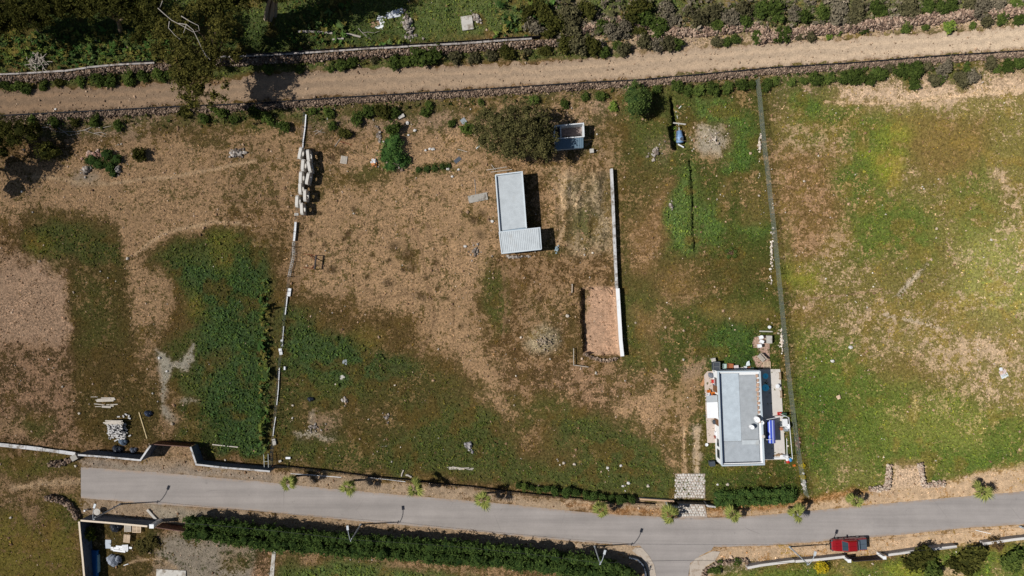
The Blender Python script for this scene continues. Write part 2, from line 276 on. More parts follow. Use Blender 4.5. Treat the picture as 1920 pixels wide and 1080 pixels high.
# strokes: (class, soft edge in photo px, strength, outline in photo px)
ST = [
 ('brownm',40,1,[(-200,150),(1150,120),(1150,950),(-200,980)]), ('rbase',40,1,[(1440,120),(2100,80),(2100,960),(1510,960)]),
 ('oliveg',25,1,[(1150,150),(1425,140),(1460,400),(1510,940),(1150,940)]),
 # left field
 ('tan',22,1,[(-50,310),(60,315),(140,295),(250,265),(400,235),(545,215),(565,270),(556,400),(500,432),(400,425),(330,436),(285,470),(240,490),(258,540),(318,560),(300,620),(258,660),(262,720),(240,520),(228,470),(200,430),(140,412),(60,400),(-50,430)]),
 ('tan2',20,.8,[(380,240),(548,225),(545,400),(440,420),(400,330)]), ('brownm',18,.9,[(400,400),(545,380),(535,520),(500,470),(440,440)]), ('olive',18,.7,[(470,440),(530,430),(528,620),(505,640)]),
 ('brown',14,.9,[(30,440),(60,395),(150,405),(220,440),(232,480),(150,500),(40,490)]), ('green',16,.95,[(32,446),(78,408),(165,420),(222,452),(236,505),(150,500),(60,492)]), ('yel',12,.6,E(75,460,26,26)),
 ('pink',16,1,[(-60,490),(60,488),(128,512),(132,600),(130,650),(60,660),(-60,640)]), ('pinkm',20,1,[(-60,645),(130,650),(140,700),(152,835),(-60,835)]), ('tan',12,.7,E(40,800,60,22)), ('oliveg',12,.8,E(75,800,30,14)),
 ('olive',9,1,[(135,500),(236,500),(246,600),(262,680),(302,720),(312,830),(152,835),(141,700),(132,600)]), ('oliveg',16,.6,[(140,520),(200,520),(230,640),(150,650)]), ('brown',18,.5,E(220,690,55,40)),
 ('tan',12,1,[(236,485),(262,495),(310,518),(326,560),(318,600),(268,640),(252,600)]), ('tan2',10,.9,[(255,620),(300,600),(295,690),(300,740),(268,700)]),
 ('brown',16,1,[(290,480),(340,445),(360,560),(388,590),(355,650),(310,660),(322,600),(340,560),(320,520)]),
 ('green',14,1,[(282,488),(330,446),(430,428),(500,452),(512,520),(508,860),(330,832),(332,720),(310,650),(368,612),(352,560)]), ('lush',14,1,[(330,500),(430,470),(498,500),(506,860),(420,850),(380,760),(370,640),(400,580)]), ('yel',12,.5,E(415,470,24,40)), ('yel',10,.5,E(372,570,14,30)), ('olive',12,.6,E(410,670,26,16)),
 ('dust',5,1,[(292,655),(310,662),(326,680),(352,658),(360,640),(366,642),(368,676),(350,696),(326,690),(318,722),(310,760),(330,790),(318,800),(304,770),(306,720),(296,690)]), ('dust',4,.6,E(352,752,16,7)), ('tan2',12,.7,E(310,805,28,22)), ('pinkm',8,.8,[(0,820),(150,822),(150,838),(0,832)]),
 # field between the two fences
 ('stony',20,.9,[(560,205),(900,190),(1140,170),(1150,300),(900,260),(700,250),(570,250)]),
 ('tan',24,1,[(580,300),(700,262),(900,230),(932,330),(932,470),(884,560),(902,640),(962,760),(950,782),(900,744),(862,682),(790,652),(770,600),(640,560),(560,545),(565,420)]),
 ('olive',16,.7,[(600,310),(690,320),(760,330),(700,350),(620,360),(590,400),(580,330)]), ('olive',12,.7,E(760,480,18,14)), ('olive',14,.7,E(895,412,22,12)), ('green',14,.6,E(915,520,20,40)),
 ('brown',18,1,[(556,550),(640,560),(770,600),(792,652),(850,672),(884,742),(800,690),(700,655),(620,612),(560,575)]), ('yel',14,.6,E(680,640,40,20)),
 ('green',18,1,[(520,565),(570,572),(640,625),(720,662),(800,672),(870,722),(930,772),(962,832),(1010,885),(900,905),(540,872),(512,822)]), ('lush',18,.9,[(535,600),(600,615),(700,665),(790,680),(760,720),(640,720),(540,690)]), ('olive',20,.55,[(700,690),(860,700),(900,770),(760,760)]),
 ('olive',20,.85,[(540,760),(720,742),(780,790),(700,830),(560,830)]), ('dust',6,.85,[(554,812),(584,806),(630,812),(628,826),(590,822),(560,828)]), ('dust',4,.7,E(585,785,6,16)), ('stony',10,.7,E(610,790,30,20)), ('oliveg',14,.7,E(640,845,80,22)),
 ('tan',14,.8,[(1000,305),(1120,300),(1060,360),(1050,460),(1020,480),(1015,360)]), ('mound',14,.8,[(1040,320),(1140,330),(1145,470),(1070,480)]), ('olive',10,.7,E(1068,420,20,26)), ('oliveg',10,.7,E(1100,430,16,40)), ('olive',10,.6,E(1095,345,14,30)), ('green',8,.6,E(1040,470,26,12)),
 ('brownm',20,.9,[(930,480),(1150,480),(1150,540),(1085,545),(1080,690),(960,665),(925,590)]), ('tan2',14,.8,[(980,560),(1070,545),(1060,600),(990,640)]), ('oliveg',10,.9,[(912,520),(945,500),(950,620),(925,630),(905,580)]), ('mound',8,1,E(1020,640,34,26)), ('olive',12,.8,[(1065,560),(1086,560),(1090,680),(1065,690)]),
 ('pinkm',20,.8,[(940,705),(1080,680),(1240,690),(1262,800),(1180,800),(1060,745)]), ('tan',14,.8,[(1150,752),(1230,720),(1300,760),(1300,800),(1190,800),(1140,780)]), ('oliveg',16,.8,[(960,745),(1060,742),(1080,790),(1000,800),(960,840)]),
 ('green',16,1,[(1000,850),(1060,765),(1140,790),(1210,810),(1262,880),(1262,935),(1000,920),(900,905)]), ('brown',16,.6,E(1030,850,50,22)), ('tan2',12,.9,[(1195,800),(1260,760),(1300,770),(1300,890),(1266,890),(1240,850)]), ('grav',5,1,[(1300,795),(1317,795),(1316,888),(1302,888)]), ('green',5,.8,[(1322,720),(1334,720),(1332,890),(1322,890)]), ('tan2',10,.9,[(1285,690),(1322,680),(1320,770),(1290,780)]),
 # field between the long wall and the green fence
 ('brown',20,.5,[(1150,310),(1240,300),(1260,480),(1450,480),(1455,560),(1170,560)]), ('rred',16,.85,[(1180,420),(1215,380),(1250,330),(1242,470),(1215,510),(1190,500)]), ('lushb',10,1,[(1243,400),(1268,350),(1292,305),(1302,380),(1300,475),(1262,472)]), ('lushb',10,1,[(1308,385),(1350,375),(1358,440),(1335,462),(1308,455)]), ('lushb',10,.9,[(1380,420),(1430,415),(1440,440),(1390,440)]),
 ('lushb',14,1,[(1306,190),(1345,182),(1408,215),(1418,300),(1370,330),(1350,270),(1320,235)]), ('tan2',14,.7,E(1332,264,44,34)), ('dust',10,.8,[(1312,240),(1345,236),(1360,262),(1352,288),(1310,290),(1300,270)]), ('stony',12,.8,[(1215,265),(1260,260),(1258,300),(1220,300)]), ('rred',10,.6,E(1360,360,9,30)), ('rred',10,.6,E(1395,355,6,24)), ('rred',16,.5,E(1420,370,20,50)),
 ('rred',18,.6,[(1230,520),(1300,500),(1330,560),(1240,580)]), ('oliveg',20,.8,[(1165,560),(1240,570),(1340,560),(1455,520),(1475,690),(1340,690),(1180,690)]), ('rred',14,.6,E(1215,600,36,24)), ('rred',12,.55,E(1215,640,14,30)), ('rbrown',16,.6,E(1380,590,60,18)), ('lush',12,.9,[(1315,650),(1360,610),(1410,620),(1425,680),(1345,692)]), ('lushb',12,.7,[(1320,640),(1380,612),(1412,640),(1350,690)]), ('stony',8,.8,[(1268,690),(1330,672),(1325,700),(1290,720)]), ('tan2',10,.7,E(1190,705,60,14)),
 ('pitf',2,1,[(1094,538),(1156,538),(1166,668),(1097,664)]), ('oliveg',4,.6,[(1092,540),(1108,540),(1102,600),(1098,640),(1094,640)]),
 ('oliveg',10,.9,[(1336,875),(1505,872),(1512,925),(1330,935)]), ('yel',8,.6,E(1365,880,30,10)), ('green',8,.8,[(1330,895),(1500,890),(1510,925),(1330,930)]),
 # right hand field
 ('stony',18,.8,[(1440,150),(1700,140),(1920,110),(1920,165),(1600,170),(1450,200)]), ('rpale',12,1,[(1590,160),(1700,160),(1930,150),(1930,175),(1760,195),(1660,198),(1570,192)]), ('rsoil',14,.8,[(1640,195),(1930,180),(1930,212),(1790,215),(1660,210)]),
 ('rbrown',18,1,[(1650,225),(1780,215),(1860,222),(1845,330),(1760,340),(1720,310),(1690,280)]), ('rgreen',20,.95,[(1490,190),(1560,200),(1680,225),(1700,290),(1620,300),(1560,250),(1500,230)]), ('lushb',10,.7,E(1512,195,24,14)), ('ryel',14,.9,[(1612,275),(1690,285),(1690,335),(1650,345),(1615,320)]), ('ryel',14,.6,E(1680,250,30,16)),
 ('rred',18,1,[(1448,290),(1560,278),(1590,330),(1585,430),(1500,505),(1462,450)]), ('rgreen',22,1,[(1560,310),(1625,290),(1650,350),(1760,385),(1745,480),(1600,490),(1585,390)]), ('rlowd',12,.5,E(1610,310,18,30)), ('rpale',12,.7,E(1875,335,22,14)), ('redge',26,.9,[(1800,440),(1940,400),(1940,600),(1790,590)]), ('rgreen',16,.6,[(1780,330),(1860,300),(1870,420),(1800,450)]),
 ('ryel',16,.6,E(1500,520,34,26)), ('rlowd',16,.5,E(1480,480,10,60)), ('rsoil',22,.9,[(1640,560),(1760,590),(1940,600),(1940,770),(1840,760),(1780,700),(1660,670)]), ('rpale',16,.45,E(1850,650,50,22)), ('rbrown',18,.6,[(1600,670),(1720,660),(1760,730),(1620,725)]), ('rred',14,.5,E(1525,590,36,22)),
 ('dust',3,.7,[(1738,488),(1744,492),(1690,558),(1678,556)]), ('dust',3,.5,[(1660,585),(1760,612),(1758,618),(1655,592)]), ('rpale',5,.3,[(1675,540),(1620,600),(1560,660),(1556,654),(1618,592)]),
 ('rlow',24,1,[(1500,620),(1600,640),(1660,720),(1800,745),(1940,800),(1940,885),(1760,892),(1540,935),(1512,880)]), ('rlowy',18,.8,[(1650,770),(1760,740),(1860,770),(1840,830),(1680,830)]), ('rlowd',16,.85,[(1496,700),(1560,720),(1580,800),(1560,890),(1510,890)]), ('rlowd',14,.6,E(1850,860,60,16)), ('rsoil',14,.5,[(1560,860),(1620,850),(1640,905),(1570,915)]), ('rpale',8,1,[(1674,872),(1690,862),(1722,866),(1735,905),(1740,940),(1655,945),(1668,910)]), ('rbrown',8,.7,E(1695,864,26,7)), ('rlowd',5,.8,E(1748,895,14,9)),
 # the lane's verges
 ('vergew',6,1,[(150,858),(270,864),(285,835),(355,838),(370,872),(505,884),(640,890),(800,908),(960,930),(1080,938),(1265,942),(1275,972),(1150,966),(960,948),(640,920),(300,890),(155,880)]), ('tan',5,.8,[(285,838),(355,840),(366,868),(290,862)]), ('verger',6,.8,[(1070,948),(1150,952),(1265,955),(1262,966),(1150,962)]), ('verger',6,1,[(1330,950),(1440,945),(1520,935),(1600,918),(1660,915),(1600,935),(1500,950),(1340,965)]), ('vergee',6,1,[(1325,962),(1440,958),(1540,945),(1660,915),(1760,908),(1830,885),(1940,868),(1940,924),(1800,934),(1560,956),(1350,974)]), ('vergee',5,1,E(1825,898,20,8)),
 ('vergew',6,1,[(150,932),(300,942),(640,970),(960,1002),(1200,1022),(1230,1080),(1180,1080),(1150,1050),(960,1030),(640,1005),(360,965),(300,975),(150,970)]), ('dust',8,.7,[(270,945),(400,958),(350,985),(300,972)]), ('tan',6,.6,[(470,962),(640,978),(900,1003),(900,1012),(640,990),(480,972)]),
 ('vergee',6,1,[(1290,1045),(1340,1028),(1560,1014),(1940,980),(1940,1012),(1700,1035),(1440,1052),(1300,1090)]),
  ('grav2',5,.9,[(150,860),(265,868),(300,874),(372,878),(505,890),(505,902),(300,888),(155,878)]), ('dust',5,.4,E(240,874,30,4)),
 # south of the lane
 ('swoil',18,1,[(-60,850),(145,862),(150,935),(155,1100),(-60,1100)]), ('tan2',16,1,[(-60,900),(60,885),(150,878),(150,930),(90,935),(70,1000),(30,960),(-60,960)]), ('oliveg',12,.7,E(60,870,70,14)), ('oliveg',12,.8,E(125,970,18,34)),
 ('olive',8,1,[(158,980),(300,988),(300,1100),(160,1100)]), ('grav',12,1,[(295,1000),(350,1000),(500,1030),(500,1100),(295,1100)]), ('oliveg',10,.7,E(440,1050,30,18)), ('green',8,.6,E(275,1020,20,26)), ('tan2',8,.7,[(250,1045),(320,1050),(330,1066),(255,1060)]), ('pinkm',6,1,[(480,1025),(510,1025),(505,1100),(470,1100)]),
 ('tan2',10,1,[(510,1020),(700,1035),(900,1060),(1100,1090),(510,1100)]), ('lushb',10,.95,[(520,1062),(640,1050),(760,1062),(900,1085),(520,1100)]), ('green',8,.6,[(525,1040),(560,1035),(560,1090),(520,1090)]),
 ('rlow',12,1,[(1330,1062),(1440,1062),(1700,1045),(1940,1015),(1940,1100),(1330,1100)]), ('dust',8,.6,E(1400,1062,30,10)), ('ryel',8,.6,E(1700,1070,40,14)), ('rsoil',8,.8,E(1590,1065,18,14)), ('rpale',8,.7,E(1785,1072,22,10)), ('rsoil',8,.7,E(1885,1068,22,12)), ('grav',6,.8,E(1355,1065,24,10)),
 # north of the dirt road
 ('topg',14,1,[(-100,-40),(1060,-40),(1060,60),(640,98),(480,112),(-100,140)]), ('topshade',20,.7,[(-100,-40),(300,-40),(250,70),(-100,60)]), ('topshade',18,.7,[(400,40),(700,60),(600,100),(380,110)]), ('ryel',12,.4,E(15,75,16,30)), ('topshade',14,.5,E(690,75,120,14)),  # the dark strokes paint the trees' shadows into the ground colour
 ('brush',14,1,[(1040,-40),(2000,-40),(2000,45),(1500,76),(1180,102),(1040,100)]), ('topg',10,.9,[(1060,-40),(1420,-40),(1300,18),(1120,22)]), ('rpale',8,.7,[(1080,70),(1300,60),(1500,55),(1720,32),(1940,18),(1940,44),(1500,76),(1180,102)]),
 ('verd',6,1,[(-60,142),(320,122),(480,116),(1040,82),(1180,95),(1180,104),(800,124),(480,140),(330,153),(-60,168)]), ('verd',8,.8,[(-60,222),(480,198),(960,170),(1440,132),(1940,98),(1940,126),(1440,160),(960,196),(480,236),(-60,262)]), ('stony',6,.7,[(-60,218),(480,192),(960,164),(1440,128),(1940,92),(1940,122),(1440,152),(960,190),(480,215),(-60,245)]),
 ('olive',10,.6,[(600,200),(880,185),(1180,160),(1420,148),(1420,175),(1150,180),(900,205),(620,225)]), ('tan2',12,.7,[(850,190),(1100,185),(1110,215),(860,220)]),
 ('stony',14,.8,[(60,230),(300,220),(380,240),(260,265),(60,255)]), ('brown',14,.6,E(330,250,60,22)), ('oliveg',12,.8,E(490,225,50,22)), ('grav',8,.7,E(160,335,26,10)), ('green',8,.7,E(820,315,38,6)), ('oliveg',10,.7,E(700,320,30,10)), ('olive',12,.6,[(1110,215),(1180,230),(1180,290),(1110,280)]),
] + [('spot', r_ * .5, .85, E(x_, y_, r_, r_ * .9, 9)) for x_, y_, r_ in [(653,440,6),(730,488,5),(653,435,5),(622,506,8),(600,400,5),(662,392,5),(740,462,8),(765,478,10),(772,500,7),(818,492,7),(800,520,5),(728,530,8),(755,505,6),(610,460,5),(690,520,5),(645,447,4),(790,555,9),(865,612,5),(840,560,4),(820,540,4),(700,480,4),(890,415,8),(905,440,8),(905,400,7),(618,296,9),(640,283,7),(850,440,4),(585,440,5),(712,395,4),(835,372,4),(780,360,4),(950,600,5),(1010,560,6),(330,395,4),(270,340,4),(210,380,4),(300,300,5),(180,345,5)]] + [(k_, w_ * .9, .8, LN(p_, w_)) for k_, w_, p_ in [('rut',1.6,[(768,405),(790,468),(800,520),(806,570),(814,600)]),('rut',1.6,[(800,415),(818,470),(824,520)]),('rut',1.6,[(808,540),(813,600),(800,650),(780,668)]),('rut',1.5,[(850,560),(851,640)]),('rut',1.4,[(660,525),(725,562)]),('rut',1.4,[(940,480),(948,560),(944,640)]),('rut',1.4,[(690,430),(640,474)]),('rut',1.3,[(750,420),(772,500),(776,560)]),('rut',1.3,[(690,560),(790,548)]),('path',3,[(255,478),(300,438),(400,415),(470,420)]),('path',2.5,[(60,330),(180,345),(330,330),(480,300)]),('rut',1.5,[(330,330),(400,380),(520,370)]),('path',3,[(1062,318),(1052,370),(1058,420),(1044,462)]),('path',2,[(1095,340),(1078,390)]),('path',2.2,[(1620,195),(1720,188),(1800,178),(1930,166)]),('path',1.8,[(1545,190),(1600,194),(1640,193)]),('rut',1.3,[(1500,560),(1590,552),(1660,540)]),('path',4,[(1308,800),(1309,885)]),('path',3,[(1284,800),(1285,885)]),('path',2.2,[(240,1056),(300,1046),(330,1064)]),('rut',1.6,[(20,920),(70,950),(60,1010)]),('path',5,[(20,915),(90,905),(150,905)])]]
gx = np.concatenate([[-3000, -900, -300, -150, -100], np.arange(-86, 86.01, 0.26), [100, 150, 300, 900, 3000]])
gy = np.concatenate([[-3000, -900, -300, -150, -80], np.arange(-49, 49.01, 0.26), [80, 150, 300, 900, 3000]])
X, Y = np.meshgrid(gx, gy); PX = X / S + 960; PY = 540 - Y / S
NX, NY = PX / 34, PY / 34
w1x = fbm(NX, NY, 4, 3) - .5; w1y = fbm(NX, NY, 4, 9) - .5; w2x = vnoise(PX / 7, PY / 7, 21) - .5; w2y = vnoise(PX / 7, PY / 7, 22) - .5
WX = PX + 44 * w1x + 6 * w2x; WY = PY + 44 * w1y + 6 * w2y
def c8(k): s, v, c, l = CL[k]; return np.array([*C(*s), *C(*v), c, l])
SOILF = np.array([1.04, 1.08, 1.03])
A = np.empty(X.shape + (8,)); A[:] = c8('brownm')
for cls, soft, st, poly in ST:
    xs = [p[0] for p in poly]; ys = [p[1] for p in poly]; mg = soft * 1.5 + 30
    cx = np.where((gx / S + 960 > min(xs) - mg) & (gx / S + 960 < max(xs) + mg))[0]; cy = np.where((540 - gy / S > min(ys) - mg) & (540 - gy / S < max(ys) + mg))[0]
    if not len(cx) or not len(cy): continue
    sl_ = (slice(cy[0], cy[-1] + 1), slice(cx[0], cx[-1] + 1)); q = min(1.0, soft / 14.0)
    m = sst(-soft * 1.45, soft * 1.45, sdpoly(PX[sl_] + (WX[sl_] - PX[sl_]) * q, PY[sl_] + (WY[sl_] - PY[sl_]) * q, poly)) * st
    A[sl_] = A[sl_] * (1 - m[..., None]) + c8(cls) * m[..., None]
# large soft blotches so that no field is even
bl = fbm(PX / 60, PY / 60, 4, 40) - .5; bl2 = fbm(PX / 22, PY / 22, 3, 50) - .5
bl3 = fbm(PX / 9, PY / 9, 3, 70) - .5
A[..., 6] += (bl * .8 + bl2 * .75 + bl3 * .55) * (.35 + .65 * sst(0.0, .4, A[..., 6])); A[..., 0:3] *= (1 + bl2[..., None] * .25); A[..., 3:6] *= (1 + bl[..., None] * .35 + bl3[..., None] * .3)
hue = sst(.06, .2, fbm(PX / 30, PY / 30, 4, 90) - .5)[..., None] * .55; A[..., 3:6] = A[..., 3:6] * (1 - hue) + hue * np.array(C(104, 86, 44)) * (A[..., 3:6].sum(-1, keepdims=True) / sum(C(88, 80, 42)))
A[..., 7] = np.where(A[..., 7] > 0, A[..., 7] * (1 - hue[..., 0] * .5), A[..., 7])
# tint of soil and plants: greyer tan soil; the left fields' weeds are paler and bluer than the right field's
lz = np.clip(A[..., 7], 0, 1)[..., None]; zr_ = sst(1150, 1520, PX)[..., None]
A[..., 0:3] *= SOILF
A[..., 3:6] *= (1 - zr_) * (np.array([1.2, 1.15, 1.3]) + lz * np.array([1.15, .9, .95])) + zr_ * (np.array([1.06, 1.05, 1.02]) + lz * np.array([.14, .36, .12]))
# heights: gentle unevenness, banks, the pit, the trench, the ditch, spoil heaps
roads = np.maximum(sst(-14, 4, sdpoly(PX, PY, DR_T + DR_B[::-1])), sst(-10, 2, sdpoly(PX, PY, AR_T + AR_B[::-1])))
roads = np.maximum(roads, sst(-10, 2, sdpoly(PX, PY, [(1180,1000),(1340,1000),(1300,1110),(1210,1110)])))
near = (np.abs(X) < 90) & (np.abs(Y) < 60)
Zg = (fbm(X / 3, Y / 3, 4, 61) - .5) * .16 + A[..., 7] * (fbm(X * 1.1, Y * 1.1, 3, 62) - .5) * .35
def bump(px, py, rx, ry, h): return h * np.exp(-((PX - px) / rx) ** 2 - ((PY - py) / ry) ** 2)
for a in [(1020,640,26,20,.7),(735,285,22,40,.9),(1335,262,22,20,.6),(195,300,26,14,.5),(1245,240,14,40,.5),(1062,360,7,44,.5),(1082,400,6,50,.5),(1100,420,8,40,.6),(1120,350,7,40,.5),(1125,440,14,14,.5),(1040,400,5,40,.3),(1300,420,30,40,-.0)]: Zg += bump(*a)
Zg *= (1 - roads)
jag = 4 * w2x + 5 * w1x
Zg -= 1.0 * sst(-1, 4, sdpoly(PX + jag, PY + jag, PIT)); Zg -= 1.3 * sst(-2, 4, sdpoly(PX + jag, PY + jag, TRENCH))
Zg -= .55 * sst(4.5, 1.5, sdline(PX + jag * .5, PY, [(1294,300),(1299,340),(1302,400),(1302,440),(1304,470)]))
Zg -= .09 * sst(3, 0, np.minimum.reduce([sdline(WX, WY, l) for l in ([(770,410),(790,470),(796,520),(800,560),(812,590),(806,640)],[(800,420),(815,470),(820,500)],[(810,540),(808,620)],[(775,450),(778,500)])]))
Zg[~near] = -.3
V = np.stack([X, Y, Zg], -1).reshape(-1, 3); ny, nx = X.shape
ii = np.arange(ny * nx).reshape(ny, nx)
F = np.stack([ii[:-1, :-1], ii[:-1, 1:], ii[1:, 1:], ii[1:, :-1]], -1).reshape(-1, 4)

gm = bpy.data.materials.new('ground'); T = NT(gm)
pos = T.n('ShaderNodeNewGeometry').outputs['Position']
sm = T.math('SUBTRACT', 1.0, T.math('MULTIPLY', T.math('MAXIMUM', T.math('MULTIPLY', T.attr('lush'), -1.0), 0.0), .95), True); soil = T.attr('soil', 'Color'); veg = T.attr('veg', 'Color'); cov = T.attr('cover'); lushv = T.attr('lush')
nA = T.noise(pos, 0.85, 7, 0.72); nB = T.noise(pos, 2.6, 4, 0.75); nC = T.noise(pos, 3.5, 3, 0.8); nD = T.noise(pos, 1.0, 5, 0.75)
v = T.math('ADD', cov, T.math('ADD', T.math('MULTIPLY', T.math('SUBTRACT', nA, .5), 3.0), T.math('MULTIPLY', T.math('SUBTRACT', nB, .5), 2.2)))
mk = T.rng(v, .4, .6, 0, 1)
big = T.rng(T.noise(pos, .16, 4, .6), .38, .62, .45, 1.15, False); sm = T.math('MULTIPLY', sm, big)
soilc = T.scale(soil, T.math('ADD', 1.0, T.math('MULTIPLY', sm, T.rng(nC, .33, .67, -.58, .62, False))))
soilc = T.scale(soilc, T.rng(nD, .36, .64, .8, 1.22, False))
straw = T.rng(T.noise(pos, 3.3, 1, .8), .6, .66, 0, .8)
dk = T.rng(T.noise(pos, 1.9, 2, .85), .35, .42, .5, 0); soilc = T.scale(soilc, T.math('SUBTRACT', 1.0, T.math('MULTIPLY', dk, sm)))
soilc = T.mix(T.math('MULTIPLY', straw, sm), soilc, T.scale(soil, 1.7))
vegc = T.scale(veg, T.rng(T.noise(pos, 2.4, 4, .8), .34, .66, .42, 1.6, False))
vegc = T.mix(T.rng(T.noise(pos, .45, 3, .6), .5, .75, 0, .45), vegc, T.mix(.6, veg, C(112, 92, 44)))
fl = T.math('MULTIPLY', T.rng(T.noise(pos, 3.0, 2, .8), .61, .67, 0, .85), T.math('SUBTRACT', 1.0, T.math('MULTIPLY', lushv, .85), True))
vegc = T.mix(fl, vegc, T.scale(soil, 1.25))
col = T.mix(mk, soilc, vegc)
bp = T.n('ShaderNodeBump', Strength=1.0, Distance=.16, Height=T.math('ADD', nC, T.math('MULTIPLY', nD, .8)))
d = T.n('ShaderNodeBsdfDiffuse', Color=col, Roughness=1.0, Normal=bp.outputs[0]); T.out(d.outputs[0])
g = quads('ground', V, F, gm, smooth=True); tag(g, 'rough fields of bare tan soil, brown grass and dark green weeds', None, None, 'structure')
me = g.data
for nme, arr in (('soil', A[..., 0:3]), ('veg', A[..., 3:6])):
    a = me.attributes.new(nme, 'FLOAT_COLOR', 'POINT'); q = np.ones((ny * nx, 4), dtype=np.float32); q[:, :3] = arr.reshape(-1, 3); a.data.foreach_set('color', q.ravel())
for nme, arr in (('cover', A[..., 6]), ('lush', A[..., 7])):
    a = me.attributes.new(nme, 'FLOAT', 'POINT'); a.data.foreach_set('value', arr.astype(np.float32).ravel())
def ground_at(px, py):
    """height, cover, lushness, plant colour of the ground under photo pixels (arrays)"""
    jx = np.clip(np.searchsorted(gx, (np.asarray(px) - 960) * S), 0, nx - 1); jy = np.clip(np.searchsorted(gy, (540 - np.asarray(py)) * S), 0, ny - 1)
    return Zg[jy, jx], A[jy, jx, 6], A[jy, jx, 7], A[jy, jx, 3:6], A[jy, jx, 0:3], roads[jy, jx]

# ------------------------------------------------------------------ roads
def interp(line, xs): return np.interp(xs, [p[0] for p in line], [p[1] for p in line])
def road(name, top, bot, x0, x1, z, K_, step, jit, label, material):
    xs = np.arange(x0, x1 + .1, step); t = np.linspace(0, 1, K_)
    yt = interp(top, xs); yb = interp(bot, xs)
    if jit: yt = yt + jit * (fbm(xs / 9, xs * 0, 3, 5) - .5) * 2; yb = yb + jit * (fbm(xs / 9, xs * 0 + 7, 3, 6) - .5) * 2
    PYr = yt[None, :] * (1 - t[:, None]) + yb[None, :] * t[:, None]; PXr = np.repeat(xs[None, :], K_, 0)
    Xr = (PXr - 960) * S; Yr = (540 - PYr) * S; Zr = np.full(Xr.shape, z)
    if jit: Zr += (fbm(Xr / 2, Yr / .8, 3, 8) - .5) * .05 - .03 * np.exp(-((t[:, None] - .32) / .09) ** 2) - .03 * np.exp(-((t[:, None] - .76) / .09) ** 2); Zr[0] = Zr[-1] = 0.0
    n = len(xs); i = np.arange(K_ * n).reshape(K_, n)
    Fr = np.stack([i[1:, :-1], i[1:, 1:], i[:-1, 1:], i[:-1, :-1]], -1).reshape(-1, 4)
    o = quads(name, np.stack([Xr, Yr, Zr], -1), Fr, material, smooth=True)
    a = o.data.attributes.new('v', 'FLOAT', 'POINT'); a.data.foreach_set('value', np.repeat(t, n).astype(np.float32))
    return tag(o, label, None, None, 'structure')
dm = bpy.data.materials.new('dirt_road'); T = NT(dm)
pos = T.n('ShaderNodeNewGeometry').outputs['Position']; vv = T.attr('v'); sep = T.n('ShaderNodeSeparateXYZ', i0=pos)
st_ = T.n('ShaderNodeVectorMath', _operation='MULTIPLY', i0=pos, i1=(.04, 1.1, 1)).outputs[0]
ns = T.noise(st_, 1.0, 5, .65); nf = T.noise(pos, 5.5, 3, .75); nm = T.noise(pos, 1.1, 5, .7)
base = T.mix(T.rng(sep.outputs[0], -70, 75, 0, 1, False), C(190, 158, 126), C(212, 189, 161))  # paler rightwards: sun hot-spot and dustier surface both mixed into the colour
grav = T.mix(T.rng(sep.outputs[0], -70, 75, 0, 1, False), C(174, 146, 118), C(201, 179, 153))
vn = T.math('ADD', vv, T.math('MULTIPLY', T.math('SUBTRACT', ns, .5), .3))
trk = T.math('ADD', T.rng(T.math('ABSOLUTE', T.math('SUBTRACT', vn, .33)), .04, .13, 1, 0), T.rng(T.math('ABSOLUTE', T.math('SUBTRACT', vn, .74)), .05, .16, 1, 0), True)
c = T.mix(trk, grav, base)
c = T.scale(c, T.rng(nf, .3, .7, .72, 1.22, False)); c = T.scale(c, T.rng(nm, .3, .7, .85, 1.12, False))
edge = T.math('ADD', T.rng(vn, .0, .16, .8, 0), T.rng(vn, .88, 1.0, 0, .8), True)
c = T.mix(T.math('MULTIPLY', edge, T.rng(nm, .35, .6, 1, .2)), c, T.scale(C(140, 110, 84), T.rng(nf, .3, .7, .6, 1.4, False)))
bp = T.n('ShaderNodeBump', Strength=.9, Distance=.06, Height=nf)
T.out(T.n('ShaderNodeBsdfDiffuse', Color=c, Roughness=1.0, Normal=bp.outputs[0]).outputs[0])
road('dirt_road', DR_T, DR_B, -396, 2296, .05, 14, 4, 8, 'pale dirt track with two wheel ruts crossing the top of the picture', dm)
am = bpy.data.materials.new('asphalt'); T = NT(am)
pos = T.n('ShaderNodeNewGeometry').outputs['Position']; sep = T.n('ShaderNodeSeparateXYZ', i0=pos)
st_ = T.n('ShaderNodeVectorMath', _operation='MULTIPLY', i0=pos, i1=(.035, .9, 1)).outputs[0]
c = T.mix(T.rng(sep.outputs[0], -65, 75, 0, 1, False), C(151, 142, 135), C(165, 157, 151))  # hot-spot brightening towards the right is put into the asphalt colour
c = T.scale(c, T.rng(T.noise(st_, 1.0, 5, .6), .3, .7, .86, 1.13, False)); c = T.scale(c, T.rng(T.noise(pos, .22, 5, .65), .3, .7, .88, 1.1, False)); c = T.scale(c, T.rng(T.noise(pos, 9, 2, .7), .3, .7, .94, 1.06, False))
ed = T.attr('v'); ew = T.math('ADD', ed, T.math('MULTIPLY', T.math('SUBTRACT', T.noise(pos, 1.2, 4), .5), .05))
c = T.mix(T.math('MULTIPLY', T.math('ADD', T.rng(ew, .0, .11, .95, 0), T.rng(ew, .9, 1, 0, .95), True), T.rng(T.noise(pos, .9, 5, .7), .4, .6, .15, 1)), c, C(166, 142, 120))
c = T.mix(T.rng(T.noise(pos, .55, 6, .75), .62, .72, 0, .35), c, C(178, 168, 156)); c = T.mix(T.rng(T.noise(pos, .8, 3, .6), .68, .74, 0, .4), c, C(104, 98, 94))
cr = T.n('ShaderNodeTexVoronoi', _feature='DISTANCE_TO_EDGE', Vector=T.mix(.12, pos, T.n('ShaderNodeTexNoise', Vector=pos, Scale=.6).outputs[1]), Scale=.11)
